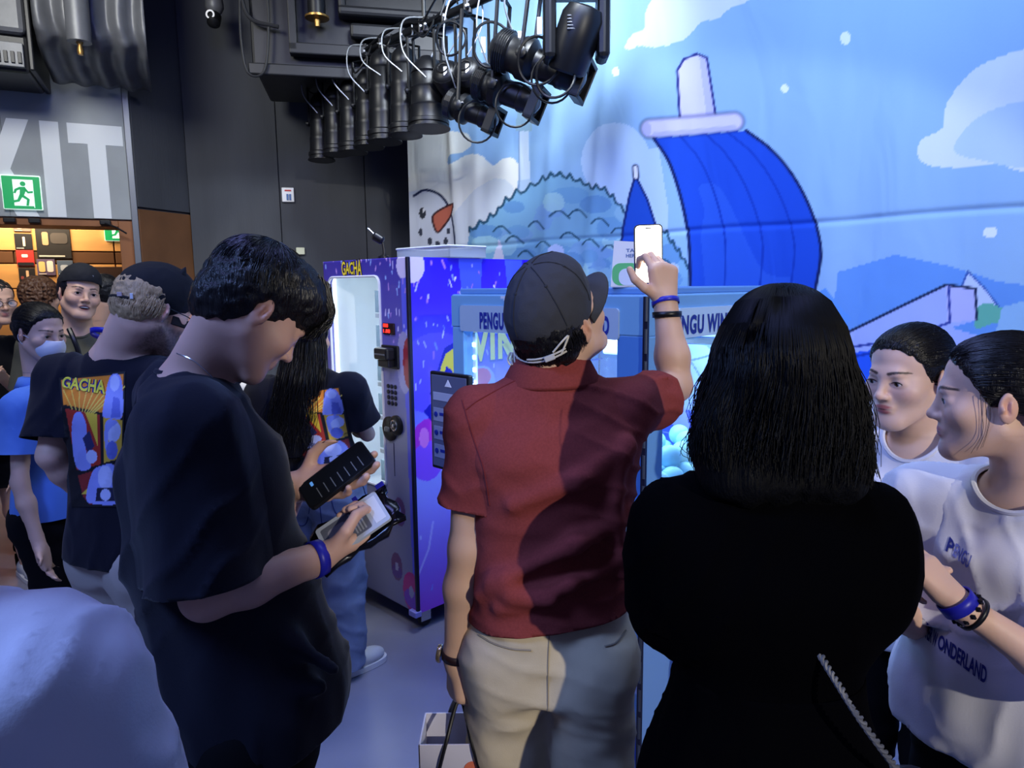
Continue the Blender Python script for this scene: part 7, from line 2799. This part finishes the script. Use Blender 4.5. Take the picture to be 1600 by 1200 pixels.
def woman_front():
    Y0 = 1.34
    J = skeleton(P(1600, 900, Y0)[0], Y0, (-0.78, -0.62), 1.66)
    e = P(1566, 638, 1.19)
    h = Frame(e + np.array([0.034, 0.062, 0.0]), (-0.88, 0.47, -0.06), (0.0, 0.0, 1), 0.97)
    J['head'] = h
    J['neck'] = P(1600, 768, 1.285)
    f, r = J['f'], J['r']
    J['sh_r'] = J['neck'] + r * 0.165 + np.array([0, 0, -0.055])
    J['sh_l'] = J['neck'] - r * 0.165 + np.array([0, 0, -0.055])
    J['el_l'] = P(1690, 1075, 1.10)
    J['wr_l'] = P(1496, 942, 1.15)
    J['el_r'] = P(1440, 985, 1.42)
    J['wr_r'] = P(1392, 935, 1.30)
    root = person('person', 'woman in printed white tee seen in profile at the right edge', J)
    F = build_field(J, True)
    add_head(F, h, True, J=J, nose=0.85, jaw=0.88)
    d = nrm(P(1446, 888, 1.19) - J['wr_l'])
    add_hand(F, J['wr_l'], d, (-0.45, 0.75, -0.5), -1, [(12, 22, 15), (15, 25, 15), (18, 30, 20), (22, 35, 20)], [(0.7, 0.8, 0.25), (0.35, 1, 0.25), (0.2, 1, 0.1)], 0.88)
    add_hand(F, J['wr_r'], nrm(P(1420, 905, 1.24) - J['wr_r']), (0.3, 0.3, -0.9), 1, [(12, 22, 15), (15, 25, 15), (18, 30, 20), (22, 35, 20)], [(0.7, 0.8, 0.25), (0.35, 1, 0.25), (0.2, 1, 0.1)], 0.88)
    finish_body(root, F, J, [(*bbox([h.pt(0, 0, 0)], 0.14), 0.0023), (*bbox([J['neck']], 0.10), 0.006), (*bbox([J['el_l'], J['wr_l'], J['wr_l'] + d * 0.17], 0.055), 0.0042)], (212, 174, 154), h, lip=(186, 108, 104))
    add_eyes(root, h, (0.0, -0.05))
    o, V, T = tee(J, root, 'tee_shirt', M_whitetee, True, ease=0.030, flare=0.06, hem=-0.30, sleeve=0.80, sr=(0.078, 0.092), h=0.0080, neck=0.075, neck_drop=0.02, fold=0.0060, ffreq=8, seed=25, drapes=(((0.8, 0.5, -0.5), 62, 0.008, 0.25), ((1, -0.6, 0.25), 38, 0.006, 0.0)))
    trousers(J, root, 'trousers', M_darktr, waist=0.05, female=True, knee=0.08, ankle=0.06)
    shoes(J, root, M_darkshoe, M_sole)
    # shirt lettering
    mn = mat('shirt_navy', (28, 40, 130), 0.7)
    mv = mat('shirt_violet', (110, 120, 196), 0.7)
    for body, q, m_ in (('P', [(1477, 860), (1487, 868), (1492, 848), (1484, 838)], mn), ('ENGU', [(1488, 868), (1512, 889), (1519, 868), (1494, 848)], mv),
                        ('WINTER W', [(1432, 985), (1462, 1012), (1466, 990), (1436, 960)], mn), ('ONDERLAND', [(1464, 1012), (1540, 1070), (1543, 1043), (1468, 990)], mn)):
        V2, F2 = fit_text(body, 0, 1, 0, 1, 0.03)
        hit_patch('lettering', V, T, m_, o, V2, quadmap(q), F2, off=0.0015, smooth=False)
    tied_hair(h, root, 9)
    lk = []
    for k in (0, 1, 3, 6):
        lk.append(cr([h.pt(-.072, .022 + .002 * k, .025), h.pt(-.0755, .018 + .0022 * k, -.010), h.pt(-.068, .022 + .0012 * k, -.045), h.pt(-.060, .028 + .003 * k, -.075 - .002 * k)], n=4))
    strands('hair_wisps', np.array(lk), M_strand, root, 0.0006, 0.0003)
    wristband(root, J['wr_l'], J['el_l'], 0.029, M_band, off=0.000, w=0.011, tilt=(0.2, 0, 0.2))
    wristband(root, J['wr_l'], J['el_l'], 0.030, mat('black_band', (12, 12, 14)), off=0.030, w=0.004)
    for k in range(12):
        a = k * 2 * math.pi / 12
        ax = nrm(J['wr_l'] - J['el_l'])
        u = nrm(np.cross(ax, (0, 0, 1)))
        w = np.cross(ax, u)
        MB().lathe([(0.002, -0.005), (0.005, 0.0), (0.002, 0.005)], J['wr_l'] - ax * 0.018 + 0.030 * (math.cos(a) * u + math.sin(a) * w), ax, 8).build('bracelet_bead', mat('black_bead', (14, 14, 20), 0.25), root, smooth=True)
    return J


J4 = woman_rear()
J5 = woman_front()


# ---------------------------------------------------------------- shoulder in pale shirt at the lower left
def shoulder_man():
    J = skeleton(P(-215, 900, 0.64)[0], 0.64, (0.15, 1), 1.74)
    J['sh_r'] = P(72, 1075, 0.64)
    J['el_r'] = P(205, 1460, 0.66)
    J['neck'] = P(-215, 945, 0.64)
    root = person('person', 'shoulder of a person in pale shirt cropped by the lower left corner', J)
    F = build_field(J)
    add_head(F, J['head'], J=J)
    finish_body(root, F, J, [(*bbox([J['head'].o], 0.14), 0.006)], SK_E, J['head'])

    def ex(Fd):
        for pts in ([(20, 1010), (60, 1080), (120, 1160), (170, 1240)], [(110, 1010), (140, 1080), (150, 1160)], [(-40, 1040), (20, 1130), (60, 1230)]):
            q = [P(x, y, 0.60) for x, y in pts]
            for i in range(len(q) - 1):
                Fd.cone(q[i], q[i + 1], 0.006, 0.006, 0.05)
    tee(J, root, 'tee_shirt', M_whitetee, ease=0.02, flare=0.03, hem=-0.12, sleeve=0.8, sr=(0.080, 0.09), h=0.009, thick=0, fold=0.011, ffreq=9, seed=31, faxis=(1.6, 1.0, 0.7), extra=None, drapes=(((1, 0.2, 0.5), 50, 0.009, 0.2),))
    trousers(J, root, 'trousers', M_darktr, waist=0.05)
    shoes(J, root, M_darkshoe, M_sole)
    hair_shell(J['head'], [((0, -.02, .046), (.082, .103, .088), .01), ((0, -.045, 0), (.07, .06, .06), .03)], [((0, .10, -.01), (.08, .065, .08), .01), ((0, -.01, -.11), (.11, .12, .06), .01)], root, M_hair)


shoulder_man()


def comic_print(n_u, n_v, seed):
    U, Vv = np.meshgrid(np.linspace(0, 1, n_u), np.linspace(0, 1, n_v))
    p = Paint(U.ravel(), Vv.ravel(), (14, 14, 22))
    return p


def paint_comic(p):
    LV, LV2, LV3 = (150, 160, 236), (104, 116, 206), (196, 204, 250)
    # top panel: orange burst
    p.poly([(0.03, 0.98), (0.97, 0.98), (0.97, 0.66), (0.03, 0.79)], (236, 140, 40))
    for a in np.linspace(-0.5, 0.9, 9):
        p.stroke([(0.30 + 0.2 * a, 0.70), (0.40 + 0.7 * a, 0.90)], 0.012, (250, 216, 90))
    p.poly(cr([(0.66, 0.66), (0.70, 0.84), (0.76, 0.96), (0.86, 0.99), (0.95, 0.92), (0.96, 0.66)], True, 5), LV)
    p.ell(0.84, 0.92, 0.075, 0.06, LV3)
    p.poly([(0.78, 0.66), (0.82, 0.82), (0.92, 0.80), (0.94, 0.66)], LV2)
    # middle left panel: red and yellow
    p.poly([(0.05, 0.76), (0.60, 0.69), (0.60, 0.32), (0.16, 0.28)], (176, 46, 34))
    p.poly([(0.36, 0.72), (0.56, 0.70), (0.56, 0.45)], (236, 200, 60))
    p.poly(cr([(0.16, 0.30), (0.12, 0.55), (0.18, 0.70), (0.30, 0.72), (0.38, 0.60), (0.34, 0.45), (0.42, 0.30)], True, 5), LV)
    p.poly([(0.30, 0.52), (0.42, 0.58), (0.50, 0.46), (0.38, 0.40)], (40, 44, 92))
    p.ell(0.44, 0.38, 0.10, 0.05, LV3)
    # middle right panel: yellow
    p.poly([(0.66, 0.67), (0.97, 0.64), (0.97, 0.36), (0.66, 0.33)], (220, 176, 60))
    p.ell(0.82, 0.56, 0.13, 0.08, LV3)
    p.poly(cr([(0.70, 0.64), (0.68, 0.45), (0.76, 0.40), (0.74, 0.56), (0.9, 0.63)], True, 5), LV)
    p.ell(0.80, 0.42, 0.10, 0.07, LV2)
    # bottom panel: dark red with pale shape
    p.poly([(0.17, 0.24), (0.97, 0.33), (0.97, 0.02), (0.36, 0.02), (0.24, 0.08)], (140, 40, 40))
    p.poly([(0.22, 0.10), (0.5, 0.2), (0.46, 0.08)], (226, 196, 70))
    p.poly(cr([(0.30, 0.06), (0.44, 0.26), (0.62, 0.31), (0.84, 0.31), (0.94, 0.18), (0.94, 0.03), (0.5, 0.02)], True, 5), LV)
    p.ell(0.68, 0.22, 0.14, 0.09, LV3)
    p.poly([(0.52, 0.14), (0.86, 0.14), (0.9, 0.04), (0.48, 0.04)], (30, 30, 60))
    p.ell(0.68, 0.09, 0.10, 0.045, LV3)


# ---------------------------------------------------------------- fair haired man with glasses and comic print tee
def cap_shell(h, root, m, seed=1, arch=True, z=0.016, tilt=0.0, billup=0.0, bz=0.014):
    Fc = Field()
    Fc.ell(h.pt(0, -.010, .048), h.R, np.array((.083, .104, .090)) * h.s, 0.01)
    Fc.ell(h.pt(0, .02, .085), h.R, np.array((.066, .078, .060)) * h.s, 0.03)
    Vc, Qc = Fc.skin(0.0042)
    Lc = h.loc(Vc)
    g = (z + tilt * Lc[:, 1]) - Lc[:, 2]
    if arch:
        ar = np.sqrt((Lc[:, 0] / 0.028) ** 2 + ((Lc[:, 2] - z) / 0.022) ** 2)
        g = np.where(Lc[:, 1] < -0.05, np.maximum(g, (1 - ar) * 0.04), g)
    Vc = wrinkle(Vc, Qc, 0.0012, 25, seed)
    Vc, Tc = clip(Vc, Qc, g)
    cap = mesh('cap', Vc, Tc, m, root, thick=0.003)
    MB().lathe([(0.008, 0), (0.007, 0.004), (0.002, 0.006)], h.pt(0, -.006, .141), h.R[:, 2], 12).build('cap_button', m, cap, smooth=True)
    return cap


def glasses(h, root, m):
    b = MB()
    for q in (-1, 1):
        b.tube([h.pt(q * .034 + .022 * math.cos(a), .108 - 0.15 * abs(.022 * math.cos(a) + .0) * 0.5, .004 + .017 * math.sin(a)) for a in np.linspace(0, 6.28, 21)[:-1]], 0.0016 * h.s, 5, closed=True)
        b.tube([h.pt(q * .057, .104, .008), h.pt(q * .076, .06, .010), h.pt(q * .079, .0, .012)], 0.0016 * h.s, 5)
    b.tube([h.pt(-.012, .109, .008), h.pt(.012, .109, .008)], 0.0016 * h.s, 5)
    o = b.build('glasses', m, root, smooth=True)
    for q in (-1, 1):
        MB().lathe([(0.021 * h.s, 0), (0.002, 0.0008)], h.pt(q * .034, .1065, .004), h.R[:, 1], 18).build('lens', mat('spectacle_lens', (200, 210, 230), 0.05, alpha=0.18), o, smooth=True)
    return o


def man_fair():
    Y0 = 2.1
    J = skeleton(P(205, 900, Y0)[0], Y0, (0.42, 0.9), 1.76)
    J['bulk'] = 0.9
    h = Frame(P(238, 487, 2.06), (0.52, 0.74, -0.40), (0, 0, 1), 1.02)
    J['head'] = h
    J['neck'] = P(185, 558, 2.08)
    J['sh_l'] = P(100, 592, 2.12)
    J['sh_r'] = P(285, 600, 2.0)
    J['el_l'] = P(80, 712, 2.04)
    J['wr_l'] = P(136, 778, 2.14)
    J['el_r'] = P(310, 720, 2.05)
    J['wr_r'] = P(300, 760, 2.25)
    J['sleeve_l'] = 0.80
    root = person('person', 'fair haired man in black cap, glasses and comic print black tee', J)
    F = build_field(J)
    add_head(F, h, J=J, nose=1.25)
    for n, s in (('l', -1), ('r', 1)):
        add_hand(F, J['wr_' + n], nrm(J['wr_' + n] - J['el_' + n]), (0, 0.3, 1), s, [(20, 30, 20)] * 4, [(0.8, 0.6, 0.2), (0.5, 0.9, 0.2), (0.3, 1, 0.1)], 1.0)
    finish_body(root, F, J, [(*bbox([h.o], 0.155), 0.0040), (*bbox([J['el_l'], J['wr_l']], 0.07), 0.006)], (222, 180, 160), h, beard=(92, 74, 62), brow=(110, 84, 60))
    o, V, T = tee(J, root, 'tee_shirt', M_blacktee, ease=0.018, flare=0.045, hem=-0.04, sr=(0.072, 0.080), h=0.011, fold=0.004, seed=41)
    nu_, nv_ = 90, 130
    p = comic_print(nu_, nv_, 1)
    paint_comic(p)
    UV = np.stack([p.u, p.v], 1)
    hit_patch('comic_print', V, T, mat('shirt_print', (0, 0, 0), 0.7, attr='Col'), o, UV, quadmap([(112, 792), (190, 792), (196, 580), (92, 590)]), grid(nu_, nv_), col=p.c)
    for bold, m_, of in ((0.10, mat('logo_outline', (30, 30, 120), 0.6), 0.005), (0.03, mat('logo_acid', (236, 226, 70), 0.6), 0.007)):
        V2, F2 = fit_text('GACHA', 0, 1, 0, 1, bold, 0.1)
        hit_patch('lettering', V, T, m_, o, V2, quadmap([(96, 606), (164, 616), (164, 594), (98, 588)]), F2, off=of, smooth=False)
    trousers(J, root, 'trousers', mat('grey_beige_trousers', (178, 168, 160), 0.85), waist=0.05, knee=0.085, ankle=0.075, fold=0.004, ease=0.002, drapes=())
    shoes(J, root, M_sneak, M_sole)
    mb = mat('fair_hair', (176, 148, 108), 0.5, var=0.2, vscale=60, bump=0.4, bscale=120, stretch=(2, 2, 0.5))
    hair_shell(h, [((0, -.022, .035), (.080, .097, .075), .01), ((0, -.050, -.015), (.068, .056, .048), .03)],
               [((0, .085, -.02), (.09, .070, .080), .012), ((0, -.03, -.105), (.09, .12, .048), .01), ((.088, .0, .0), (.018, .026, .036), .004), ((-.088, .0, .0), (.018, .026, .036), .004)], root, mb, hh=0.0042, amp=0.003, freq=60)
    st = mer(h, (0, -.026, .005), (.080, .088, .085), (0, 0.1, 1), 900, (1.1, 1.95), 16, 0.0015, lift=1.0)
    L = h.loc(st[:, 4])
    st = st[((L[:, 1] < -0.01)) & (L[:, 2] > -0.075)]
    strands('hair_strands', st, mat('fair_strand', (190, 164, 124), 0.45), root, 0.0012, 0.0005)
    mc = mat('black_cap_cotton', (15, 16, 22), 0.85)
    cap = cap_shell(h, root, mc, 3, z=-0.004)
    bill(h, cap, mc, 0.000, 0.09, up=0.004)
    # strap, tag and embroidery on the cap
    MB().tube([h.pt(0.088 * math.sin(t), -.012 - .102 * math.cos(t), .002) for t in np.linspace(-0.6, 0.6, 9)], 0.005, 6).build('cap_strap', mc, cap, smooth=True)
    for (x, z, w, hh_, c) in ((0.030, .006, .008, .006, (190, 170, 170)), (0.058, .008, .004, .008, (220, 222, 226))):
        a = math.asin(min(0.95, x / 0.09))
        MB().box((-w, -0.002, -hh_), (w, 0.002, hh_), 0.001, Matrix.Translation(tuple(h.pt(x, -.016 - .104 * math.cos(a) * (0.75 if z > .08 else 1), z))) @ Matrix.Rotation(math.atan2(h.R[1, 0], h.R[0, 0]) + a, 4, 'Z')).build('cap_badge', mat('badge_%d' % c[0], c, 0.5), cap)
    for q in (-1, 1):
        MB().lathe([(0.012, 0), (0.008, 0.012), (0.001, 0.024)], h.pt(q * .05, .02, .125), h.R[:, 2] + q * 0.3 * h.R[:, 0], 8).build('cap_ear', mc, cap, smooth=True)
    glasses(h, root, mat('spectacle_frame', (24, 24, 28), 0.3))
    # blue lanyard
    r, f, up = torso_axes(J)
    V, F_ = [], []
    n = 36
    for t in np.linspace(0, 2 * math.pi, n, endpoint=False):
        c = J['neck'] + up * (0.058 - 0.03 * math.sin(t)) + r * math.cos(t) * 0.070 + f * (math.sin(t) * 0.074 + 0.004)
        V += [c - up * 0.008, c + up * 0.008]
    for k in range(n):
        a, b = 2 * k, 2 * ((k + 1) % n)
        F_.append((a, b, b + 1, a + 1))
    mesh('lanyard', V, F_, M_band, root, thick=0.002)
    # white plastic bag at his side
    bgp = P(170, 945, 2.12)
    fb = Field()
    fb.ell(bgp, np.eye(3), (0.05, 0.09, 0.09), 0.02)
    fb.cone(bgp + np.array([0, 0, 0.05]), bgp + np.array([-0.01, 0, 0.14]), 0.03, 0.012, 0.03)
    Vb, Qb = fb.skin(0.008)
    Vb = wrinkle(Vb, Qb, 0.008, 20, 6)
    ob = mesh('plastic_bag', Vb, Qb, mat('white_plastic', (206, 206, 214), 0.35))
    tag(ob, 'small crumpled white plastic bag hanging beside the beige trousers', 'bag')
    return J


man_fair()


# ---------------------------------------------------------------- long haired person in comic tee and jeans at the vending machine
def girl_jeans():
    Y0 = 2.98
    J = skeleton(P(512, 900, Y0)[0], Y0, (0.55, 0.84), 1.62)
    J['neck'] = P(478, 582, Y0)
    J['sh_r'] = P(548, 612, Y0 - 0.06)
    J['sh_l'] = P(412, 616, Y0 + 0.05)
    J['el_r'] = P(574, 678, Y0 + 0.02)
    J['wr_r'] = P(540, 660, Y0 + 0.22)
    J['el_l'] = P(400, 715, Y0 + 0.08)
    J['wr_l'] = P(450, 740, Y0 + 0.25)
    J['sleeve_r'] = 0.70
    J['sleeve_l'] = 0.80
    J['pelvis'] = np.array([P(512, 800, Y0)[0], Y0, 0.85])
    h = Frame(P(482, 530, Y0 + 0.02), (0.35, 0.9, -0.15), (0, 0, 1), 0.95)
    J['head'] = h
    J['foot_r'] = nrm((0.7, 0.7, 0))
    root = person('person', 'long haired person in comic print tee and blue jeans at the glowing machine', J)
    F = build_field(J, True)
    add_head(F, h, True, J=J)
    for n, s in (('l', -1), ('r', 1)):
        add_hand(F, J['wr_' + n], nrm(J['wr_' + n] - J['el_' + n]), (0, 0.3, 1), s, [(20, 30, 20)] * 4, [(0.8, 0.6, 0.2), (0.5, 0.9, 0.2), (0.3, 1, 0.1)], 0.9)
    finish_body(root, F, J, [(*bbox([h.o], 0.14), 0.005), (*bbox([J['el_r'], J['wr_r']], 0.07), 0.006)], (214, 174, 152), h)
    o, V, T = tee(J, root, 'tee_shirt', M_blacktee, True, ease=0.03, flare=0.03, hem=0.10, sr=(0.078, 0.088), h=0.011, fold=0.005, seed=51)
    nu_, nv_ = 70, 100
    p = comic_print(nu_, nv_, 1)
    paint_comic(p)
    UV = np.stack([p.u, p.v], 1)
    hit_patch('comic_print', V, T, mat('shirt_print', (0, 0, 0)), o, UV, quadmap([(462, 738), (556, 724), (532, 604), (430, 618)]), grid(nu_, nv_), col=p.c)
    o2, V2, T2 = trousers(J, root, 'jeans', M_denim, waist=0.20, female=True, knee=0.10, ankle=0.10, fold=0.007, ease=0.022)
    bv2 = BVHTree.FromPolygons([tuple(v) for v in V2], [tuple(int(i) for i in t) for t in T2])
    for pts, nm in (([(516, 773), (524, 800), (540, 806), (572, 790), (566, 755)], 'pocket_stitch'), ([(452, 778), (462, 815), (478, 818), (486, 780)], 'pocket_stitch'), ([(498, 770), (502, 810), (508, 860)], 'back_seam'), ([(516, 773), (540, 766), (564, 754)], 'pocket_hem')):
        out = []
        for px, py in cr(pts, n=6):
            d = nrm(ray(px, py))
            hh, nn, i, ds = bv2.ray_cast(Vector(CC), Vector(d))
            if hh is not None:
                out.append(np.array(hh) - d * 0.001)
        if len(out) > 3:
            MB().tube(out, 0.0022, 5).build(nm, mat('denim_stitch', (40, 56, 110), 0.8), o2, smooth=True)
    shoes(J, root, M_sneak, M_sole)

    def mass(Fd):
        Fd.ell(h.pt(0, -.018, .044), h.R, np.array((.086, .106, .092)) * h.s, 0.02)
        Fd.loft(P(452, 712, Y0 - 0.125), P(480, 535, Y0 - 0.03), (1, 0, 0), [(0, .045, .03), (0.2, .09, .045), (0.55, .105, .06), (0.85, .085, .085), (1.0, .08, .085)], 0.04, 2.2)
    hair_shell(h, [], [], root, M_hair, hh=0.0065, amp=0.006, freq=22, seed=17, axis=(1.6, 1.6, 0.25), body=mass)
    R_ = np.random.RandomState(8)
    wis = []
    for k in range(320):
        x0 = R_.uniform(440, 512)
        t = (x0 - 440) / 72
        w = [(478 + (x0 - 476) * 0.7, 500 + R_.uniform(-8, 8)), (x0, 550), (x0 - 8 + R_.normal(0, 4), 600), (x0 - 18 + R_.normal(0, 6), 650), (x0 - 24 + R_.normal(0, 8), 690 + R_.uniform(-20, 30))]
        wis.append(cr([P(x, y, Y0 - 0.09 - 0.085 * math.sin(t * 3.14) - (0.02 if y > 580 else 0) + R_.uniform(-0.01, 0.02)) for x, y in w], n=4))
    strands('hair_strands', np.array(wis), M_strand, root, 0.0018, 0.0008)


girl_jeans()


# ---------------------------------------------------------------- people further back on the left
def plain_person(label, x, Y, H, face, headfwd, tone, top, female=False, hair='short', headpx=None, up=(0, 0, 1), smile=0.0, bottom=None, res=0.0045, shoe=None, end=1.0, arms=None, legs=None, hem=-0.06, neck=None, hm=None, nose=1.0, headscale=None):
    J = skeleton(P(x, 700, Y)[0], Y, face, H)
    h = Frame(P(headpx[0], headpx[1], Y - 0.02) if headpx else J['head'].o, headfwd, up, headscale or H / 1.75)
    J['head'] = h
    if arms:
        arms(J)
    if legs:
        legs(J)
    root = person('person', label, J)
    F = build_field(J, female)
    add_head(F, h, female, J=J, smile=smile, nose=nose)
    for n, s in (('l', -1), ('r', 1)):
        add_hand(F, J['wr_' + n], nrm(J['wr_' + n] - J['el_' + n]), J['f'], s, [(15, 25, 20)] * 4, [(0.8, 0.6, 0.2), (0.5, 0.9, 0.2), (0.3, 1, 0.1)], 0.95)
    finish_body(root, F, J, [(*bbox([h.o], 0.15), res)], tone, h, smile=smile)
    add_eyes(root, h, (0, 0))
    tee(J, root, 'tee_shirt', top, female, ease=0.018, flare=0.02, hem=hem, h=0.014, thick=0, fold=0.005, seed=int(abs(x)) + 3)
    trousers(J, root, 'trousers' if end >= 1 else 'shorts', bottom or M_darktr, waist=0.05, h=0.014, end=end, female=female)
    shoes(J, root, shoe or M_darkshoe, M_sole)
    hm = hm or M_hair
    if hair == 'short':
        hair_shell(h, [((0, -.02, .048), (.082, .103, .088), .01), ((0, -.045, .0), (.07, .06, .055), .03)], [((0, .10, -.012), (.075, .065, .075), .01), ((0, -.01, -.11), (.11, .12, .06), .01), ((.09, .0, -.002), (.02, .026, .036), .005), ((-.09, .0, -.002), (.02, .026, .036), .005)], root, hm, hh=0.005, amp=0.003, freq=40)
    elif hair == 'tied':
        tied_hair(h, root, 3, tone=hm, nst=300)
    elif hair == 'curly':
        hair_shell(h, [((0, -.02, .05), (.095, .112, .10), .01), ((0, -.045, .0), (.085, .07, .07), .03)], [((0, .105, -.012), (.075, .065, .075), .01), ((0, -.01, -.11), (.11, .12, .06), .01)], root, hm, hh=0.005, amp=0.010, freq=45)
    return J, h, root


# smiling man
def arms9(J):
    J['el_l'] = J['sh_l'] + np.array([0.02, 0.02, -0.27])


M_olive = mat('olive_jersey', (86, 84, 70), 0.9, spec=0.1)
J9, h9, r9 = plain_person('smiling man in black cap and olive tee with a strap across', 138, 3.4, 1.80, (0.55, -0.83), (0.72, -0.66, 0.02), SK_E, M_olive, headpx=(124, 462), up=(0.16, 0.1, 1), smile=1.0, res=0.0034, headscale=1.06)
mcap = mat('navy_black_cap', (20, 21, 27), 0.85)
cap9 = cap_shell(h9, r9, mcap, 4, arch=False, z=0.046, tilt=0.16)
MB().prism(rrect(-0.018, 0.018, -0.004, 0.004, 0.002), -0.001, 0.001)
b = MB().box((-0.017, -0.002, -0.004), (0.017, 0.002, 0.004), 0.001, Matrix.Translation(tuple(h9.pt(-0.005, .096, .088))) @ Matrix.Rotation(math.atan2(h9.R[1, 0], h9.R[0, 0]), 4, 'Z') @ Matrix.Rotation(-0.15, 4, 'Y'))
b.build('cap_badge', mat('badge_grey', (120, 124, 132), 0.5), cap9)
mesh('teeth', np.array([h9.pt(x, .0905 - 7 * x * x, z) for z in (-.0515, -.0565) for x in np.linspace(-.017, .017, 9)]), grid(9, 2), mat('teeth_white', (226, 222, 214), 0.3), r9, thick=0.002)
MB().tube(cr([P(108, 514, 3.27), P(116, 532, 3.25), P(124, 556, 3.25), P(134, 610, 3.25)], n=5), 0.012, 8).build('bag_strap', M_blackp, r9, smooth=True)

# masked woman in blue
def arms10(J):
    J['el_l'] = J['sh_l'] + np.array([0.05, -0.05, -0.25])
    J['wr_l'] = J['el_l'] + np.array([0.12, -0.05, 0.05])


M_blue = mat('cornflower_shirt', (86, 128, 214), 0.8, spec=0.15)
J10, h10, r10 = plain_person('woman in cornflower blue shirt and white face mask', 76, 2.75, 1.60, (0.92, 0.15), (0.88, -0.32, -0.16), SK_P, M_blue, female=True, hair='tied', headpx=(62, 522), res=0.0036, hem=-0.02, headscale=0.93)
mk = Field()
mk.ell(h10.pt(0, .060, -.045), h10.R, np.array((.058, .058, .056)) * h10.s, 0.02)
mk.ell(h10.pt(0, .100, -.030), h10.R, np.array((.020, .020, .030)) * h10.s, 0.03)
Vm, Qm = mk.skin(0.004)
Lm = h10.loc(Vm)
Vm, Tm = clip(Vm, Qm, np.maximum(np.maximum(0.040 - Lm[:, 1], Lm[:, 2] + 0.008), -0.100 - Lm[:, 2]))
mask = mesh('face_mask', Vm, Tm, mat('mask_white', (220, 224, 236), 0.7), r10, thick=0.002)
for q in (-1, 1):
    MB().tube(cr([h10.pt(q * .052, .045, -.02), h10.pt(q * .072, .01, .0), h10.pt(q * .076, -.02, .0), h10.pt(q * .072, -.015, -.03), h10.pt(q * .055, .045, -.07)], n=4), 0.0012, 5).build('ear_loop', mat('mask_white', (220, 224, 236)), mask, smooth=True)
CVc = []
r_, f_, u_ = torso_axes(J10)
for (rad, hz) in ((0.056, 0.05), (0.075, 0.045), (0.092, 0.005)):
    for t in np.linspace(0, 2 * math.pi, 30, endpoint=False):
        CVc.append(J10['neck'] + u_ * (hz - 0.02 * max(0, math.sin(t))) + r_ * math.cos(t) * rad + f_ * math.sin(t) * rad)
mesh('collar', CVc, [(i * 30 + k, i * 30 + (k + 1) % 30, (i + 1) * 30 + (k + 1) % 30, (i + 1) * 30 + k) for i in range(2) for k in range(30)], M_blue, r10, thick=0.002)

# man with glasses at the left edge
def arms11(J):
    J['el_l'] = J['sh_l'] + np.array([0.05, -0.03, -0.28])
    J['wr_l'] = P(2, 588, 3.55)


def legs11(J):
    J['kn_l'] = P(14, 760, 3.95)
    J['an_l'] = np.array([*P(38, 848, 4.05)[:2], 0.085])
    J['foot_l'] = nrm((0.75, -0.6, 0))


J11, h11, r11 = plain_person('man in glasses and dark shorts cropped by the left edge', -14, 3.85, 1.73, (0.75, -0.6), (0.8, -0.55, -0.05), SK_E, M_black2, headpx=(-4, 474), res=0.0045, shoe=M_sneak, end=0.48, arms=arms11, legs=legs11)
glasses(h11, r11, mat('spectacle_frame', (24, 24, 28)))

plain_person('dark haired person far behind the smiling man near the foyer', 170, 4.3, 1.70, (0.2, 1), (0.2, 1, 0), SK_E, M_black2, headpx=(168, 462), res=0.006)
plain_person('brown curly haired person behind the smiling man on his left', 66, 4.45, 1.70, (0.5, -0.8), (0.3, 0.9, 0), SK_E, M_black2, headpx=(66, 468), hair='curly', res=0.006, hm=mat('brown_hair', (92, 62, 42), 0.5, bump=0.4, bscale=80))
plain_person('dark haired person hidden between the fair man and the young man in black', 300, 2.7, 1.66, (0.8, 0.3), (0.88, 0.35, -0.3), SK_E, M_black2, headpx=(302, 498), res=0.005)


def arms15(J):
    J['wr_r'] = J['el_r'] + np.array([0.1, 0.1, 0.05])


plain_person('person in cream shirt lit by the vending machine behind the young man', 398, 3.45, 1.50, (0.6, 0.5), (0.8, 0.4, -0.3), (224, 186, 160), mat('cream_shirt', (226, 220, 204), 0.8), female=True, res=0.006)
